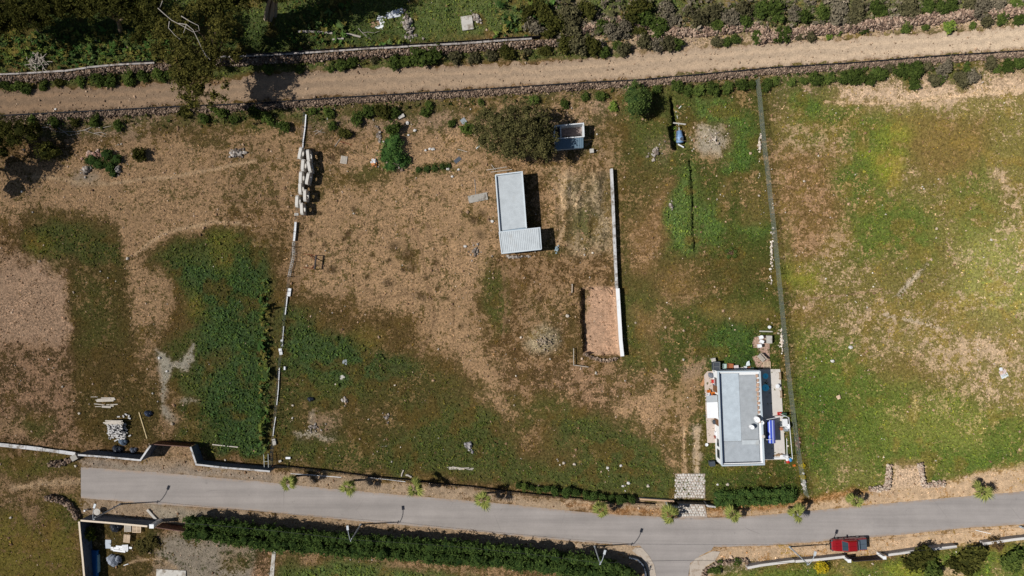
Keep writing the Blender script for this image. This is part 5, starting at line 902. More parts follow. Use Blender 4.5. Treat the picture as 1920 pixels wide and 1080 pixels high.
# ------------------------------------------------------------------ ground cover: weeds, tufts, clods and stones
def cover(name, label, n, test, size, colf, seed, blades=5, spread=.18, lift=.5):
    r = np.random.default_rng(seed); px = r.uniform(-12, 1932, n * 6); py = r.uniform(-12, 1092, n * 6); z, cv, lu, vc, sc_, rd = ground_at(px, py)
    pr = test(px, py, cv, lu) * (rd < .15) * (fbm(px / 10, py / 10, 2, seed) * 1.6)
    k = r.random(n * 6) < np.clip(pr, 0, 1); k = np.where(k)[0][:n]; px, py, z, vc, lu = px[k], py[k], z[k], vc[k], lu[k]; m = len(k)
    X0, Y0 = (px - 960) * S, (540 - py) * S; s = size * r.gamma(8, .125, m) * (.7 + .5 * np.clip(lu, 0, 1)); C0 = colf(vc, sc_[k], r, m)
    Vs = []; cols = []
    for b in range(blades):
        a = r.uniform(0, 6.283, m); d = s * r.uniform(.2, 1.0, m) * spread * 4; cx, cy = X0 + np.cos(a) * d * .5, Y0 + np.sin(a) * d * .5; t = a + r.normal(0, .6, m); L = s * r.uniform(.6, 1.2, m); w_ = L * r.uniform(.25, .5, m); zz = z + s * r.uniform(.1, 1.0, m) * lift
        e1 = np.stack([np.cos(t) * L * .5, np.sin(t) * L * .5, L * r.uniform(-.1, .45, m)], -1); e2 = np.stack([-np.sin(t) * w_ * .5, np.cos(t) * w_ * .5, w_ * r.normal(0, .3, m)], -1); c_ = np.stack([cx, cy, zz], -1)
        Vs.append(np.stack([c_ - e1, c_ + e2, c_ + e1, c_ - e2], 1)); cols.append(C0 * r.uniform(.6, 1.5, (m, 1)))
    V = np.concatenate(Vs).reshape(-1, 3); o = quads(name, V, np.arange(len(V)).reshape(-1, 4), vcol('weed', var=.2), col=np.concatenate(cols)); tag(o, label, None, None, 'stuff')
SPEC = np.array([(1, 1, 1), (.8, .9, .85), (1.25, 1.2, .9), (1.0, 1.15, 1.25), (1.7, 1.5, 1.1), (.7, .75, .7)])
gmix = lambda a, b: (lambda vc, sc_, r, m: vc * np.array(a) * SPEC[r.choice(6, m, p=[.3, .2, .18, .14, .08, .1])] * r.uniform(.8, 1.25, (m, 1)) + np.array(C(*b)) * r.uniform(0, .3, (m, 1)))
cover('weeds', 'lush dark green weeds matting the damper ground', 72000, lambda x, y, c, l: np.clip((l - .4) * 1.3, 0, 1), .18, gmix((1.05, 1.1, .95), (110,120,50)), 71, 6, .2, .7)
cover('grass', 'thin brown and green grass over the fields', 60000, lambda x, y, c, l: np.clip(c, 0, 1) * np.clip(1.05 - l, 0, 1), .2, gmix((1.1, 1.08, 1.0), (120,110,60)), 72, 4, .22, .35)
cover('straw', 'pale dry straw scattered over the bare soil', 42000, lambda x, y, c, l: np.clip(1.05 - c, 0, 1) * np.clip(1 - l, 0, 1), .2, lambda vc, sc_, r, m: sc_ * r.uniform(.55, 1.9, (m, 1)), 73, 3, .35, .12)
r = np.random.default_rng(74); n = 30000; px, py = r.uniform(-5, 1925, n), r.uniform(-5, 1085, n); z, cv, lu, vc, sc_, rd = ground_at(px, py); k = np.where((r.random(n) < np.clip(1.1 - cv, .06, 1) * .85) & (rd < .3))[0]
stones('clods', np.stack([(px[k] - 960) * S, (540 - py[k]) * S, z[k]], -1), r.gamma(2.2, .04, len(k)), None, ((170,136,106), (150,118,90), (190,158,128), (206,180,154), (140,110,86)), 75); bpy.data.objects['clods']['label'] = 'clods and small stones strewn over the bare soil'
k = np.where((cv > .3) & (rd < .2) & (fbm(px / 40, py / 40, 3, 77) > .55))[0][:800]
stones('loose_stones', np.stack([(px[k] - 960) * S, (540 - py[k]) * S, z[k] + .05], -1), r.gamma(3, .038, len(k)), None, ((214,204,190), (190,172,150), (226,214,196), (176,150,124)), 76); bpy.data.objects['loose_stones']['label'] = 'pale loose stones scattered through the grass'
BR_ = [(1040,-20),(1940,-20),(1940,18),(1720,30),(1560,50),(1480,58),(1330,56),(1180,70),(1120,96),(1040,90)]
cover('dry_brush', 'grey dry brush filling the slope above the track, top right', 9000, lambda x, y, c, l: (sdpoly(x, y, BR_) > 0) * .9, .55, lambda vc, sc_, r, m: np.array([C(120,110,92), C(98,96,64), C(88,94,56), C(142,130,110)])[r.integers(0, 4, m)], 78, 9, .2, 1.1)
VB_ = [[(-20,148),(320,132),(480,122),(1040,88),(1180,100),(1180,106),(800,126),(480,142),(330,155),(-20,168)], [(-20,228),(480,205),(960,178),(1440,138),(1940,104),(1940,130),(1440,158),(960,192),(480,236),(-20,250)]]
cover('verge_weeds', 'rough green weeds along both sides of the dirt track', 9000, lambda x, y, c, l: ((sdpoly(x, y, VB_[0]) > 0) | (sdpoly(x, y, VB_[1]) > 0)) * (fbm(x / 16, y / 16, 3, 5) > .48), .34, lambda vc, sc_, r, m: np.array([C(70,84,40), C(92,92,48), C(60,74,38), C(110,98,62)])[r.integers(0, 4, m)], 79, 8, .2, 1.0)
TW_ = [[(-20,50),(330,60),(330,118),(-20,140)], [(540,-20),(1050,-20),(1050,68),(640,94),(540,98)], [(490,530),(506,520),(505,862),(486,862)]]
cover('tall_weeds', 'tall rank weeds beyond the track and along the left stock fence', 11000, lambda x, y, c, l: np.maximum((sdpoly(x, y, TW_[0]) > 0) * .8, np.maximum((sdpoly(x, y, TW_[1]) > 0) * .4 * ((x < 660) | (x > 925) | (y > 80)), (sdpoly(x, y, TW_[2]) > 0) * 1.0)) * (.4 + 1.2 * fbm(x / 12, y / 12, 3, 15)), .5, lambda vc, sc_, r, m: np.array([C(84,112,54), C(66,92,46), C(112,124,58), C(98,118,66), C(136,126,66)])[r.integers(0, 5, m)], 80, 7, .2, 1.3)
r = np.random.default_rng(90); n = 1500; px = r.uniform(0, 1920, n); t = r.beta(.6, .6, n); py = interp(DR_T, px) * (1 - t) + interp(DR_B, px) * t
stones('track_stones', np.stack([(px - 960) * S, (540 - py) * S, np.full(n, .05)], -1), r.gamma(3, .032, n), None, ((190,160,132), (166,138,112), (204,178,150), (146,120,98)), 91); bpy.data.objects['track_stones']['label'] = 'loose stones strewn over the dirt track'

# ------------------------------------------------------------------ street lamps and the overhead cable
lampm = mat('lamp_grey_paint', (176,182,186), .5, .08, 3); lamph = mat('lamp_head_grey', (206,210,212), .4, .05, 3)
LG = 'street lamps on the south side of the lane'; tops = []
def lamp(label, px, py, adx, ady):
    x, y, _ = P(px, py); root = thing('street_lamp', label, 'street lamp', (x, y, 0), 0, LG)
    q = B(); q.lathe(x, y, [(.16, -.1), (.16, .35), (.115, .4), (.07, 6.7)], 10); q.obj('pole', lampm, root, smooth=False)
    q = B(); q.tube([(x, y, 6.66), (x + adx * .25, y + ady * .25, 7.0), (x + adx * .6, y + ady * .6, 7.3), (x + adx, y + ady, 7.45)], .045, 6); q.obj('arm', lampm, root)
    q = B(); a = math.atan2(ady, adx); q.box(x + adx * 1.1, y + ady * 1.1, 7.38, .62, .3, .14, a); h = q.obj('lamp_head', lamph, root)
    q = B(); q.box(x + adx * 1.1, y + ady * 1.1, 7.34, .46, .2, .038, a); q.obj('lens', mat('lamp_lens', (120,124,128), .2, .05), h)
    q = B(); q.box(x, y, 6.3, .5, .08, .08, 1.2); q.obj('cable_bracket', lampm, root); tops.append((x, y, 6.35))
lamp('leftmost street lamp, rising behind the bottom-left yard wall', 226, 945, .62, 1.9)
lamp('street lamp rising through the long dark hedge, second from the left', 677, 983, -.2, 1.9)
lamp('street lamp at the right end of the long dark hedge, by the side lane', 1115, 1024, .45, 1.8)
lamp('street lamp just left of the parked red pickup', 1480, 1025, .5, 1.7)
lamp('street lamp cut off by the right edge of the picture', 1912, 987, .5, 1.7)
root = thing('overhead_cable', 'thin overhead cable strung from lamp to lamp along the lane', 'cable', tops[0])
for a, b_ in zip(tops[:-1], tops[1:]):
    q = B(); q.tube([tuple(Vector(a).lerp(Vector(b_), t) - Vector((0, 0, 1.1 * 4 * t * (1 - t)))) for t in np.linspace(0, 1, 13)], .022, 4); q.obj('span', mat('cable_black', (40,40,42), .7, .05), root)
# small leaning white pole on the right verge
root = thing('leaning_pole', 'thin white pole leaning on the right-hand verge', 'pole', P(1829, 994)); q = B(); q.tube([P(1829,994,0), P(1858,1001,1.6)], .04, 6); q.obj('shaft', white, root)

# ------------------------------------------------------------------ the red pickup
def pickup(label, px, py, ang):
    x, y, _ = P(px, py); root = thing('pickup_truck', label, 'pickup truck', (0, 0, 0)); red = mat('red_car_paint', (150,20,22), .25, .04, 1, spec=.5, coat=.8)
    bl = mat('black_plastic', (34,34,36), .6, .1, 4); gl = mat('car_glass', (46,66,74), .05, .02, 1, spec=.8); chrome = mat('chrome_trim', (200,204,208), .2, .03, 1, metal=.9); bedm = mat('bed_cover', (84,96,108), .7, .08, 2)
    L_, W_ = 5.2, 1.82
    def shell(sec):  # cross sections (x, half width bottom, half width top, z0, z1) joined along the length
        q = B(); vs = []; fs = []
        for (sx, wb, wt, z0, z1) in sec: vs += [(sx, -wb, z0), (sx, -wb, (z0 + z1) / 2 + .05), (sx, -wt, z1), (sx, wt, z1), (sx, wb, (z0 + z1) / 2 + .05), (sx, wb, z0)]
        for i in range(len(sec) - 1):
            for k in range(6): fs.append((i * 6 + k, i * 6 + (k + 1) % 6, (i + 1) * 6 + (k + 1) % 6, (i + 1) * 6 + k))
        fs += [tuple(range(6)), tuple(range((len(sec) - 1) * 6, len(sec) * 6))[::-1]]; return q.add(vs, fs)
    hw = W_ / 2
    shell([(-2.58, hw * .62, hw * .55, .42, .78), (-2.42, hw * .86, hw * .76, .36, .95), (-2.05, hw * .97, hw * .86, .34, 1.03), (-1.2, hw, hw * .93, .34, 1.1), (-.9, hw, hw * .95, .34, 1.12), (1.0, hw, hw * .95, .34, 1.12), (2.5, hw, hw * .95, .4, 1.1), (2.58, hw * .95, hw * .92, .45, 1.05)]).obj('body', red, root)
    shell([(-1.16, hw * .93, hw * .88, 1.08, 1.13), (-.5, hw * .92, hw * .76, 1.1, 1.66), (-.35, hw * .92, hw * .75, 1.1, 1.72), (.75, hw * .92, hw * .75, 1.1, 1.73), (.95, hw * .92, hw * .78, 1.1, 1.62), (1.02, hw * .92, hw * .84, 1.1, 1.15)]).obj('cab', red, root)
    q = B(); q.add([(-1.13, -hw * .78, 1.165), (-.5, -hw * .68, 1.675), (-.5, hw * .68, 1.675), (-1.13, hw * .78, 1.165), (-1.0, -hw * .74, 1.17), (-.42, -hw * .64, 1.66), (-.42, hw * .64, 1.66), (-1.0, hw * .74, 1.17)], [(0, 3, 2, 1), (4, 5, 6, 7), (0, 1, 5, 4), (1, 2, 6, 5), (2, 3, 7, 6), (3, 0, 4, 7)]); q.obj('windscreen', gl, root)
    q = B(); q.add([(1.035, -hw * .76, 1.2), (.975, -hw * .7, 1.6), (.975, hw * .7, 1.6), (1.035, hw * .76, 1.2)], [(0, 3, 2, 1)]); q.obj('rear_window', gl, root)
    for sgn in (-1, 1):
        for x0, x1 in ((-.62, .05), (.12, .8)):
            q = B(); q.add([(x0 - (.12 if x0 < -.3 else 0), sgn * hw * .935, 1.2), (x0 + .05, sgn * hw * .8, 1.6), (x1, sgn * hw * .8, 1.6), (x1, sgn * hw * .935, 1.2)], [(0, 1, 2, 3)]); q.obj('side_window', gl, root)
            q = B(); q.box((x0 + x1) / 2, sgn * hw * 1.003, .45, x1 - x0 - .02, .02, .6); d_ = q.obj('door', red, root); q = B(); q.box(x1 - .12, sgn * (hw * 1.003 + .02), .96, .16, .03, .035); q.obj('handle', chrome, d_)
        q = B(); q.box(-.82, sgn * (hw + .14), 1.12, .1, .26, .18); q.obj('mirror', bl, root)
        q = B(); q.box(-2.4, sgn * hw * .72, .74, .3, .3, .16, sgn * -.5); q.obj('headlight', chrome, root)
        q = B(); q.box(2.575, sgn * hw * .84, .7, .05, .18, .32); q.obj('tail_light', mat('tail_red', (150,20,20), .3, .05), root)
        q = B(); q.box(-1.55, sgn * .34, 1.075, .9, .05, .02); q.obj('bonnet_crease', red, root)
        for wx in (-1.6, 1.55):
            q = B(); q.tube([(wx, sgn * (hw - .24), .36), (wx, sgn * (hw + .01), .36)], .36, 16); wh = q.obj('wheel', mat('tyre', (36,36,36), .9, .1, 6), root)
            q = B(); q.tube([(wx, sgn * (hw - .1), .36), (wx, sgn * (hw + .02), .36)], .21, 12); q.obj('rim', chrome, wh)
    q = B(); q.box(1.83, 0, 1.1, 1.38, W_ * .84, .05); q.obj('bed_cover', bedm, root)
    q = B(); q.tube([(1.12, -hw * .82, 1.14), (1.12, -hw * .7, 1.62), (1.12, hw * .7, 1.62), (1.12, hw * .82, 1.14)], .045, 6); q.obj('roll_bar', chrome, root)
    q = B(); q.box(-2.54, 0, .36, .2, W_ * .8, .26); q.obj('front_bumper', bl, root); q = B(); q.box(2.64, 0, .4, .16, W_ * .92, .2); q.obj('rear_bumper', chrome, root)
    q = B(); q.box(-2.55, 0, .64, .08, .8, .16); q.obj('grille', chrome, root); q = B(); q.tube([(-.95, hw * .86, 1.12), (-1.0, hw * .9, 1.75)], .012, 4); q.obj('aerial', bl, root)
    root.location = (x, y, .05); root.rotation_euler = (0, 0, ang)
pickup('red double cab pickup with dark bed cover parked on the south verge of the lane', 1586, 1017, math.radians(3.5))

# ------------------------------------------------------------------ precast slabs with round holes
precast = mat('precast_concrete', (216,210,200), .9, .08, 1.5, .01, dirt=(150,140,126), dirt_amt=.35)
def holed_slab(label, px, py, rz, ln=1.75, th=.42, h=1.75, hr=.42):
    """upright slab, its long side along y, a round hole right through along x"""
    x, y, _ = P(px, py, h); n = 20; vs = []; fs = []; ring = []
    for sx in (-th / 2, th / 2):
        base = len(vs)
        for k in range(n):
            a = 2 * math.pi * k / n; ca, sa = math.cos(a), math.sin(a); t = 1 / max(abs(ca), abs(sa)); vs.append((sx, hr * ca, h / 2 + hr * sa)); vs.append((sx, ca * t * ln / 2, h / 2 + sa * t * h / 2))
        ring.append(base)
    for k in range(n):
        a0, a1 = 2 * k, 2 * ((k + 1) % n)
        fs += [(ring[0] + a0, ring[0] + a0 + 1, ring[0] + a1 + 1, ring[0] + a1), (ring[1] + a0, ring[1] + a1, ring[1] + a1 + 1, ring[1] + a0 + 1), (ring[0] + a0, ring[0] + a1, ring[1] + a1, ring[1] + a0), (ring[0] + a0 + 1, ring[1] + a0 + 1, ring[1] + a1 + 1, ring[0] + a1 + 1)]
    q = B(); q.add(vs, fs); o = q.obj('holed_slab', precast); o.location = (x, y, 0); o.rotation_euler = (0, 0, rz)
    tag(o, label, 'concrete slab', 'upright concrete slabs with round holes')
for i, (px, py, rz, lb) in enumerate([(562,286,-.2,'topmost of the left row'), (567,309,-.08,'second from the top in the left row, shifted right'), (563,332,-.04,'third from the top in the left row'), (562,353,.02,'fourth from the top in the left row'), (556,377,-.05,'lowest of the left row, set furthest left'), (577,291,.1,'topmost of the right row'), (579,312,.2,'second from the top in the right row, tilted towards the right'), (576,334,-.2,'third from the top in the right row, tilted towards the left'), (571,366,.0,'second from the bottom in the right row'), (565,391,.06,'lowest of the right row, nearest the white rail')]):
    holed_slab('upright holed concrete slab, ' + lb, px, py, rz)

# ------------------------------------------------------------------ small things
def one(name, label, cat, px, py, build, m, rz=0.0, group=None, z0=None):
    """a thing of one mesh; build(q) draws it about the origin"""
    x, y, _ = P(px, py); z = float(ground_at([px], [py])[0][0]) if z0 is None else z0
    q = B(); build(q); o = q.obj(name, m); o.location = (x, y, z); o.rotation_euler = (0, 0, rz); BASE[o.name] = Matrix.Translation((x, y, z)) @ Matrix.Rotation(rz, 4, 'Z'); return tag(o, label, cat, group)
plank = mat('weathered_plank', (196,186,172), .9, .2, 5); dplank = mat('old_brown_plank', (150,122,92), .9, .25, 5); wht = mat('white_plastic', (240,240,240), .6, .05, 2); tarp = mat('blue_tarp', (30,104,160), .6, .15, 2); blackp = mat('black_plastic_bag', (44,48,56), .35, .2, 5, .03); gryp = mat('grey_plastic', (150,156,160), .6, .1, 3); redp = mat('red_plastic', (196,50,40), .5, .1, 3); orng = mat('orange_cloth', (214,120,40), .8, .2, 4); conc_g = mat('grey_concrete', (172,166,156), .95, .15, 2, .01, dirt=(120,112,100), dirt_amt=.4); bluet = mat('blue_table_plastic', (70,168,214), .5, .05, 2); tank_b = mat('pale_blue_tank', (128,160,196), .5, .06, 2); dgrey = mat('dark_grey_metal', (74,80,88), .6, .12, 4)
def pallet(label, px, py, rz, m=plank, L_=1.15, W_=.95, z=0.0, group=None):
    x, y, _ = P(px, py); root = thing('pallet', label, 'pallet', (x, y, z), rz, group)
    me = None
    for i in range(6):
        if me is None: q = B(); q.box(0, 0, .11, .12, L_, .025); o = q.obj('slat', m, None); me = o.data; o.parent = root
        else: o = bpy.data.objects.new('slat', me); COL.objects.link(o); o.parent = root
        o.location = (-W_ / 2 + .06 + i * (W_ - .12) / 5, 0, 0)
    me = None
    for k in (-1, 0, 1):
        if me is None: q = B(); q.box(0, 0, .01, W_, .1, .098); o = q.obj('bearer', m, None); me = o.data; o.parent = root
        else: o = bpy.data.objects.new('bearer', me); COL.objects.link(o); o.parent = root
        o.location = (0, k * (L_ / 2 - .06), 0)
pallet('small weathered pallet lying alone on the bare soil by the holed slabs', 645, 300, -.15); pallet('grey pallet under the yard wall, left of the pinkish crate', 242, 988, .02, plank, 1.2, 1.0, .25); pallet('pale pallet leaning in the yard, below the grey pallet', 242, 1007, -.1, mat('new_plank', (216,190,160), .9, .2, 5), 1.2, .95, .5); pallet('pinkish slatted crate lid under the yard wall, right of the grey pallet', 259, 990, 1.55, MATS['new_plank'], 1.3, 1.1, .3); pallet('half-buried white slatted rack in the yard weeds', 236, 1026, .05, wht, .9, .9, .1); pallet('pinkish pallet laid at the end of the garden path by the house wall', 1437, 685, .02, MATS['new_plank'], 1.2, 1.1, .06)
def rect(sx, sy, sz, tilt=0.0): return lambda q: q.box(0, 0, .01, sx, sy, sz, 0, tilt)
def bag(s=1.0, sd=1):
    def f(q):
        rg = random.Random(sd); n = 9
        for dx, dy, r_ in ((0, 0, .42), (.3, .1, .3), (-.25, .15, .32)):
            rings = [(.7, 0), (1.0, .25), (.9, .5), (.55, .75), (.12, .92)]; vs = []; fs = []
            for k, (rr_, z) in enumerate(rings):
                for i in range(n): a = 6.2832 * i / n; e = r_ * rr_ * rg.uniform(.75, 1.2) * s; vs.append((dx * s + math.cos(a) * e, dy * s + math.sin(a) * e, z * r_ * 1.5 * s))
            for k in range(4):
                for i in range(n): fs.append((k * n + i, k * n + (i + 1) % n, (k + 1) * n + (i + 1) % n, (k + 1) * n + i))
            fs.append(tuple(range(4 * n, 5 * n))); q.add(vs, fs)
    return f
one('rubbish_bag', 'large shiny black rubbish bag behind the grey block wall, left of a smaller bag', 'bag', 222, 843, bag(1.5, 1), blackp); one('rubbish_bag', 'smaller grey-black rubbish bag behind the grey block wall', 'bag', 251, 844, bag(1.0, 2), mat('grey_bag', (86,92,104), .4, .2, 5)); one('rubbish_bag', 'torn dark blue bag lying in the grass right of the wooden batten', 'bag', 279, 776, bag(1.1, 3), mat('navy_bag', (40,50,70), .4, .2, 5)); one('rubbish_bag', 'pair of shiny black bags against the yard wall', 'bag', 219, 988, bag(1.6, 4), blackp); one('rubbish_bag', 'torn black bag lying in the grass of the middle field', 'bag', 583, 749, bag(.9, 5), blackp); one('plastic_heap', 'heap of crumpled grey plastic film in the yard', 'plastic film', 216, 1050, bag(2.0, 6), mat('plastic_film', (150,156,166), .35, .35, 8, .05)); one('tarp_bundle', 'grey-blue tarpaulin bundle at the foot of the block pile', 'tarpaulin', 232, 829, bag(1.2, 7), mat('slate_tarp', (96,112,130), .6, .2, 4, .02))
# block pile
root = thing('block_pile', 'stack of grey hollow blocks dumped behind the grey block wall', 'block pile', P(224, 805)); r = np.random.default_rng(12); q = B(); me = None
for z in range(4):
    for j in range(7 - z):
        for i in range(6 - z // 2):
            x, y, _ = P(207 + i * 5.4 + r.normal(0, .7) + z, 795 + j * 4.2 + r.normal(0, .8)); q.box(x, y, z * .21, .4, .19, .2, r.normal(0, .25), 0, 0); 
            if z == 3 or r.random() < .2: q.box(x + r.normal(0, .2), y + r.normal(0, .1), z * .21 + .21, .4, .19, .2, r.uniform(-1.2, 1.2))
for k in range(30): x, y, _ = P(r.uniform(206, 245), r.uniform(776, 826)); q.box(x, y, 0, .4, .19, .2, r.uniform(0, 3))
q.obj('hollow_blocks', mat('hollow_block', (186,182,178), .95, .3, 4, .01), root)['kind'] = 'stuff'
for k in range(5):
    q = B(); x, y, _ = P(219 + r.normal(0, 2), 787 + k * 1.8); q.box(x, y, .86 + .05 * (k % 2), 3.0 * r.uniform(.7, 1.05), .16, .05, r.normal(.03, .06)); q.obj('plank', plank, root)
def planks(label, lst, name='plank_stack', m=plank, cat='planks', z=0.03):
    root = thing(name, label, cat, P(lst[0][0], lst[0][1]))
    for i, (x0, y0, x1, y1, w_) in enumerate(lst):
        a, b_ = Vector(P(x0, y0)), Vector(P(x1, y1)); c_ = a.lerp(b_, .5); d_ = b_ - a; q = B(); q.box(c_.x, c_.y, z + .045 * (i % 3), d_.length, w_, .045, math.atan2(d_.y, d_.x)); q.obj('plank', m, root)
planks('upper stack of pale planks in the grass above the block pile', [(183,749,216,748,.2),(180,750,217,749,.14),(182,752,214,751,.2),(190,746,215,746,.14),(171,744,184,744,.08)]); planks('lower loose spread of pale planks in the grass above the block pile', [(177,757,196,759,.12),(179,762,200,762,.1),(192,762,209,763,.3),(200,759,221,758,.14),(207,761,214,761,.2)])
planks('loose pale planks lying in the green grass above the third palm', [(838,876,886,880,.2),(842,879,880,877,.16),(848,875,870,878,.14),(860,880,888,878,.16)]); planks('white broken boards lying in the yard beside the grey sheet', [(208,1028,240,1031,.5),(218,1024,248,1027,.3),(213,1031,236,1034,.25)], m=wht); planks('weathered planks among rubble below the trees at the top', [(725,26,755,17,.35),(724,30,756,23,.4),(727,34,752,29,.35)], m=mat('pale_board', (220,222,224), .8, .1, 3)); planks('two grey battens crossed on the soil by the shed\'s north end', [(912,319,950,313,.09),(920,323,960,318,.09),(921,309,929,319,.07)], name='timber_battens', m=plank)
for lb, p0, p1, w_, m in [('long buff batten in the grass right of the block pile', (261,773), (276,822), .13, mat('buff_batten', (206,184,140), .9, .15, 5)), ('short pale post lying flat behind the right recess wall', (399,833), (447,838), .14, plank), ('fallen square concrete post lying on the verge by the white gate pillar', (277,955), (295,975), .35, conc_l), ('pale pipe lying along the verge beside the roadside fence', (545,888), (640,895), .1, wht), ('white pipe lying under the roadside fence, further right', (690,895), (760,903), .1, wht), ('white batten on the weeds in the bottom-left yard', (232,1060), (241,1057), .1, wht), ('thin brown stick lying in the yard soil above the concrete slab', (190,392), (192,370), .05, dplank), ('pale log lying in the shade beside the upper wall', (560,60), (624,63), .35, DEAD), ('pale split log in the grass under the trees', (644,64), (677,70), .3, DEAD), ('short pale plank in the grass below the split log', (624,75), (645,73), .28, plank), ('grey pipe lying on the soil left of the shed slab', (890,336), (892,365), .06, gryp), ('pair of dark sticks on the soil right of the small pallet', (659,281), (690,300), .09, dplank), ('pale stick lying in the soil above the shed', (858,280), (876,285), .08, plank), ('white offcut lying beside the big tree', (893,279), (900,273), .18, wht), ('thin pale rod standing out of the soil near the middle bushes', (614,217), (614,225), .06, wht), ('fallen grey branch on the soil below the middle bushes', (628,275), (641,257), .1, DEAD), ('pale stick lying in grass just above the long plank stack by the palms', (714,838), (726,836), .06, plank), ('white pipe propped in the roadside weeds between two palms', (753,893), (757,881), .2, plank), ('small white board in the roadside weeds beside the propped pipe', (761,890), (772,894), .3, plank), ('rusty beam lying on the soil above the small pallet', (638,265), (660,272), .12, rust)]:
    a, b_ = Vector(P(*p0)), Vector(P(*p1)); L_ = (b_ - a).length; c_ = ((p0[0] + p1[0]) / 2, (p0[1] + p1[1]) / 2); d_ = b_ - a
    nm = 'log' if 'log' in lb else 'branch' if 'branch' in lb else 'stick' if 'stick' in lb or 'rod' in lb else 'pipe' if 'pipe' in lb else 'post' if 'post' in lb else 'beam' if 'beam' in lb else 'batten'
    if nm in ('log', 'branch', 'pipe', 'stick'): f = lambda q, L_=L_, w_=w_: q.tube([(-L_ / 2, 0, w_ / 2), (-L_ * .1, w_ * .3, w_ / 2 + .02), (L_ / 2, 0, w_ / 2)], w_ / 2, 7)
    else: f = rect(L_, w_, max(.05, w_ * .6))
    one(nm, lb, nm, c_[0], c_[1], f, m, math.atan2(d_.y, d_.x))
# fallen dead branches
def branches(label, pts, cat='dead branch', rad=.06):
    root = thing('dead_branch', label, cat, P(*pts[0][0])); rg = random.Random(len(pts))
    for i, ln in enumerate(pts):
        q = B(); q.tube([P(x, y, .15 + .1 * math.sin(k * 2 + i)) for k, (x, y) in enumerate(ln)], rad, 5, rad * .4); q.obj('stem' if i == 0 else 'twig', DEAD, root)
branches('fallen silvery dead branches on the slope below the track, left side', [[(88,233),(104,236),(118,246),(140,247),(158,244),(175,250),(198,256)], [(72,240),(90,238),(104,246),(120,249)], [(158,244),(172,238),(190,240),(208,236)], [(118,246),(130,254),(150,250)], [(176,250),(190,248),(200,252)]])
branches('silvery forked dead branch under the trees beside the white board', [[(672,53),(680,62),(688,70),(696,74)], [(680,62),(690,60),(702,62),(712,58)], [(676,58),(686,66),(694,72)]], rad=.05)
branches('grey dead branches on the soil right of the upper stock fence', [[(588,247),(596,244),(602,250)], [(590,252),(600,246),(606,241)], [(596,246),(610,249)]], rad=.04)
root = thing('brushwood_heap', 'grey heap of dry brushwood behind the left rubble wall', 'brushwood', P(74, 118)); r = np.random.default_rng(4); q = B()
for k in range(90): a = r.uniform(0, 3.14); x, y, _ = P(r.normal(74, 9), r.normal(117, 7)); L_ = r.uniform(.5, 1.3); z = r.uniform(.1, .9); q.tube([(x - math.cos(a) * L_ / 2, y - math.sin(a) * L_ / 2, z), (x + math.cos(a) * L_ / 2, y + math.sin(a) * L_ / 2, z + r.normal(0, .2))], .045, 4)
q.obj('sticks', mat('grey_sticks', (176,164,150), .9, .3, 5), root)['kind'] = 'stuff'
def heap(label, px, py, rpx, n, size, h, seed, pal=STONE, name='stone_heap', ry=None):
    r = np.random.default_rng(seed); root = thing(name, label, 'stone heap', P(px, py)); n = int(n * 1.1); a = r.uniform(0, 6.283, n); d = np.abs(r.normal(0, .42, n)) * (1 + .45 * np.sin(a * 2 + seed) + .3 * np.sin(a * 5 + seed * 2)); xs = px + np.cos(a) * d * rpx; ys = py + np.sin(a) * d * (ry or rpx); z0 = ground_at(xs, ys)[0]
    stones('stones', np.stack([(xs - 960) * S, (540 - ys) * S, z0 + h * .7 * np.clip(1 - d ** 2, 0, 1) * r.uniform(.3, 1, n) + .02], -1), size * .75 * r.uniform(.35, 1.5, n), root, pal, seed)
GREYST = ((178,166,154), (150,138,126), (200,190,180), (124,112,102))
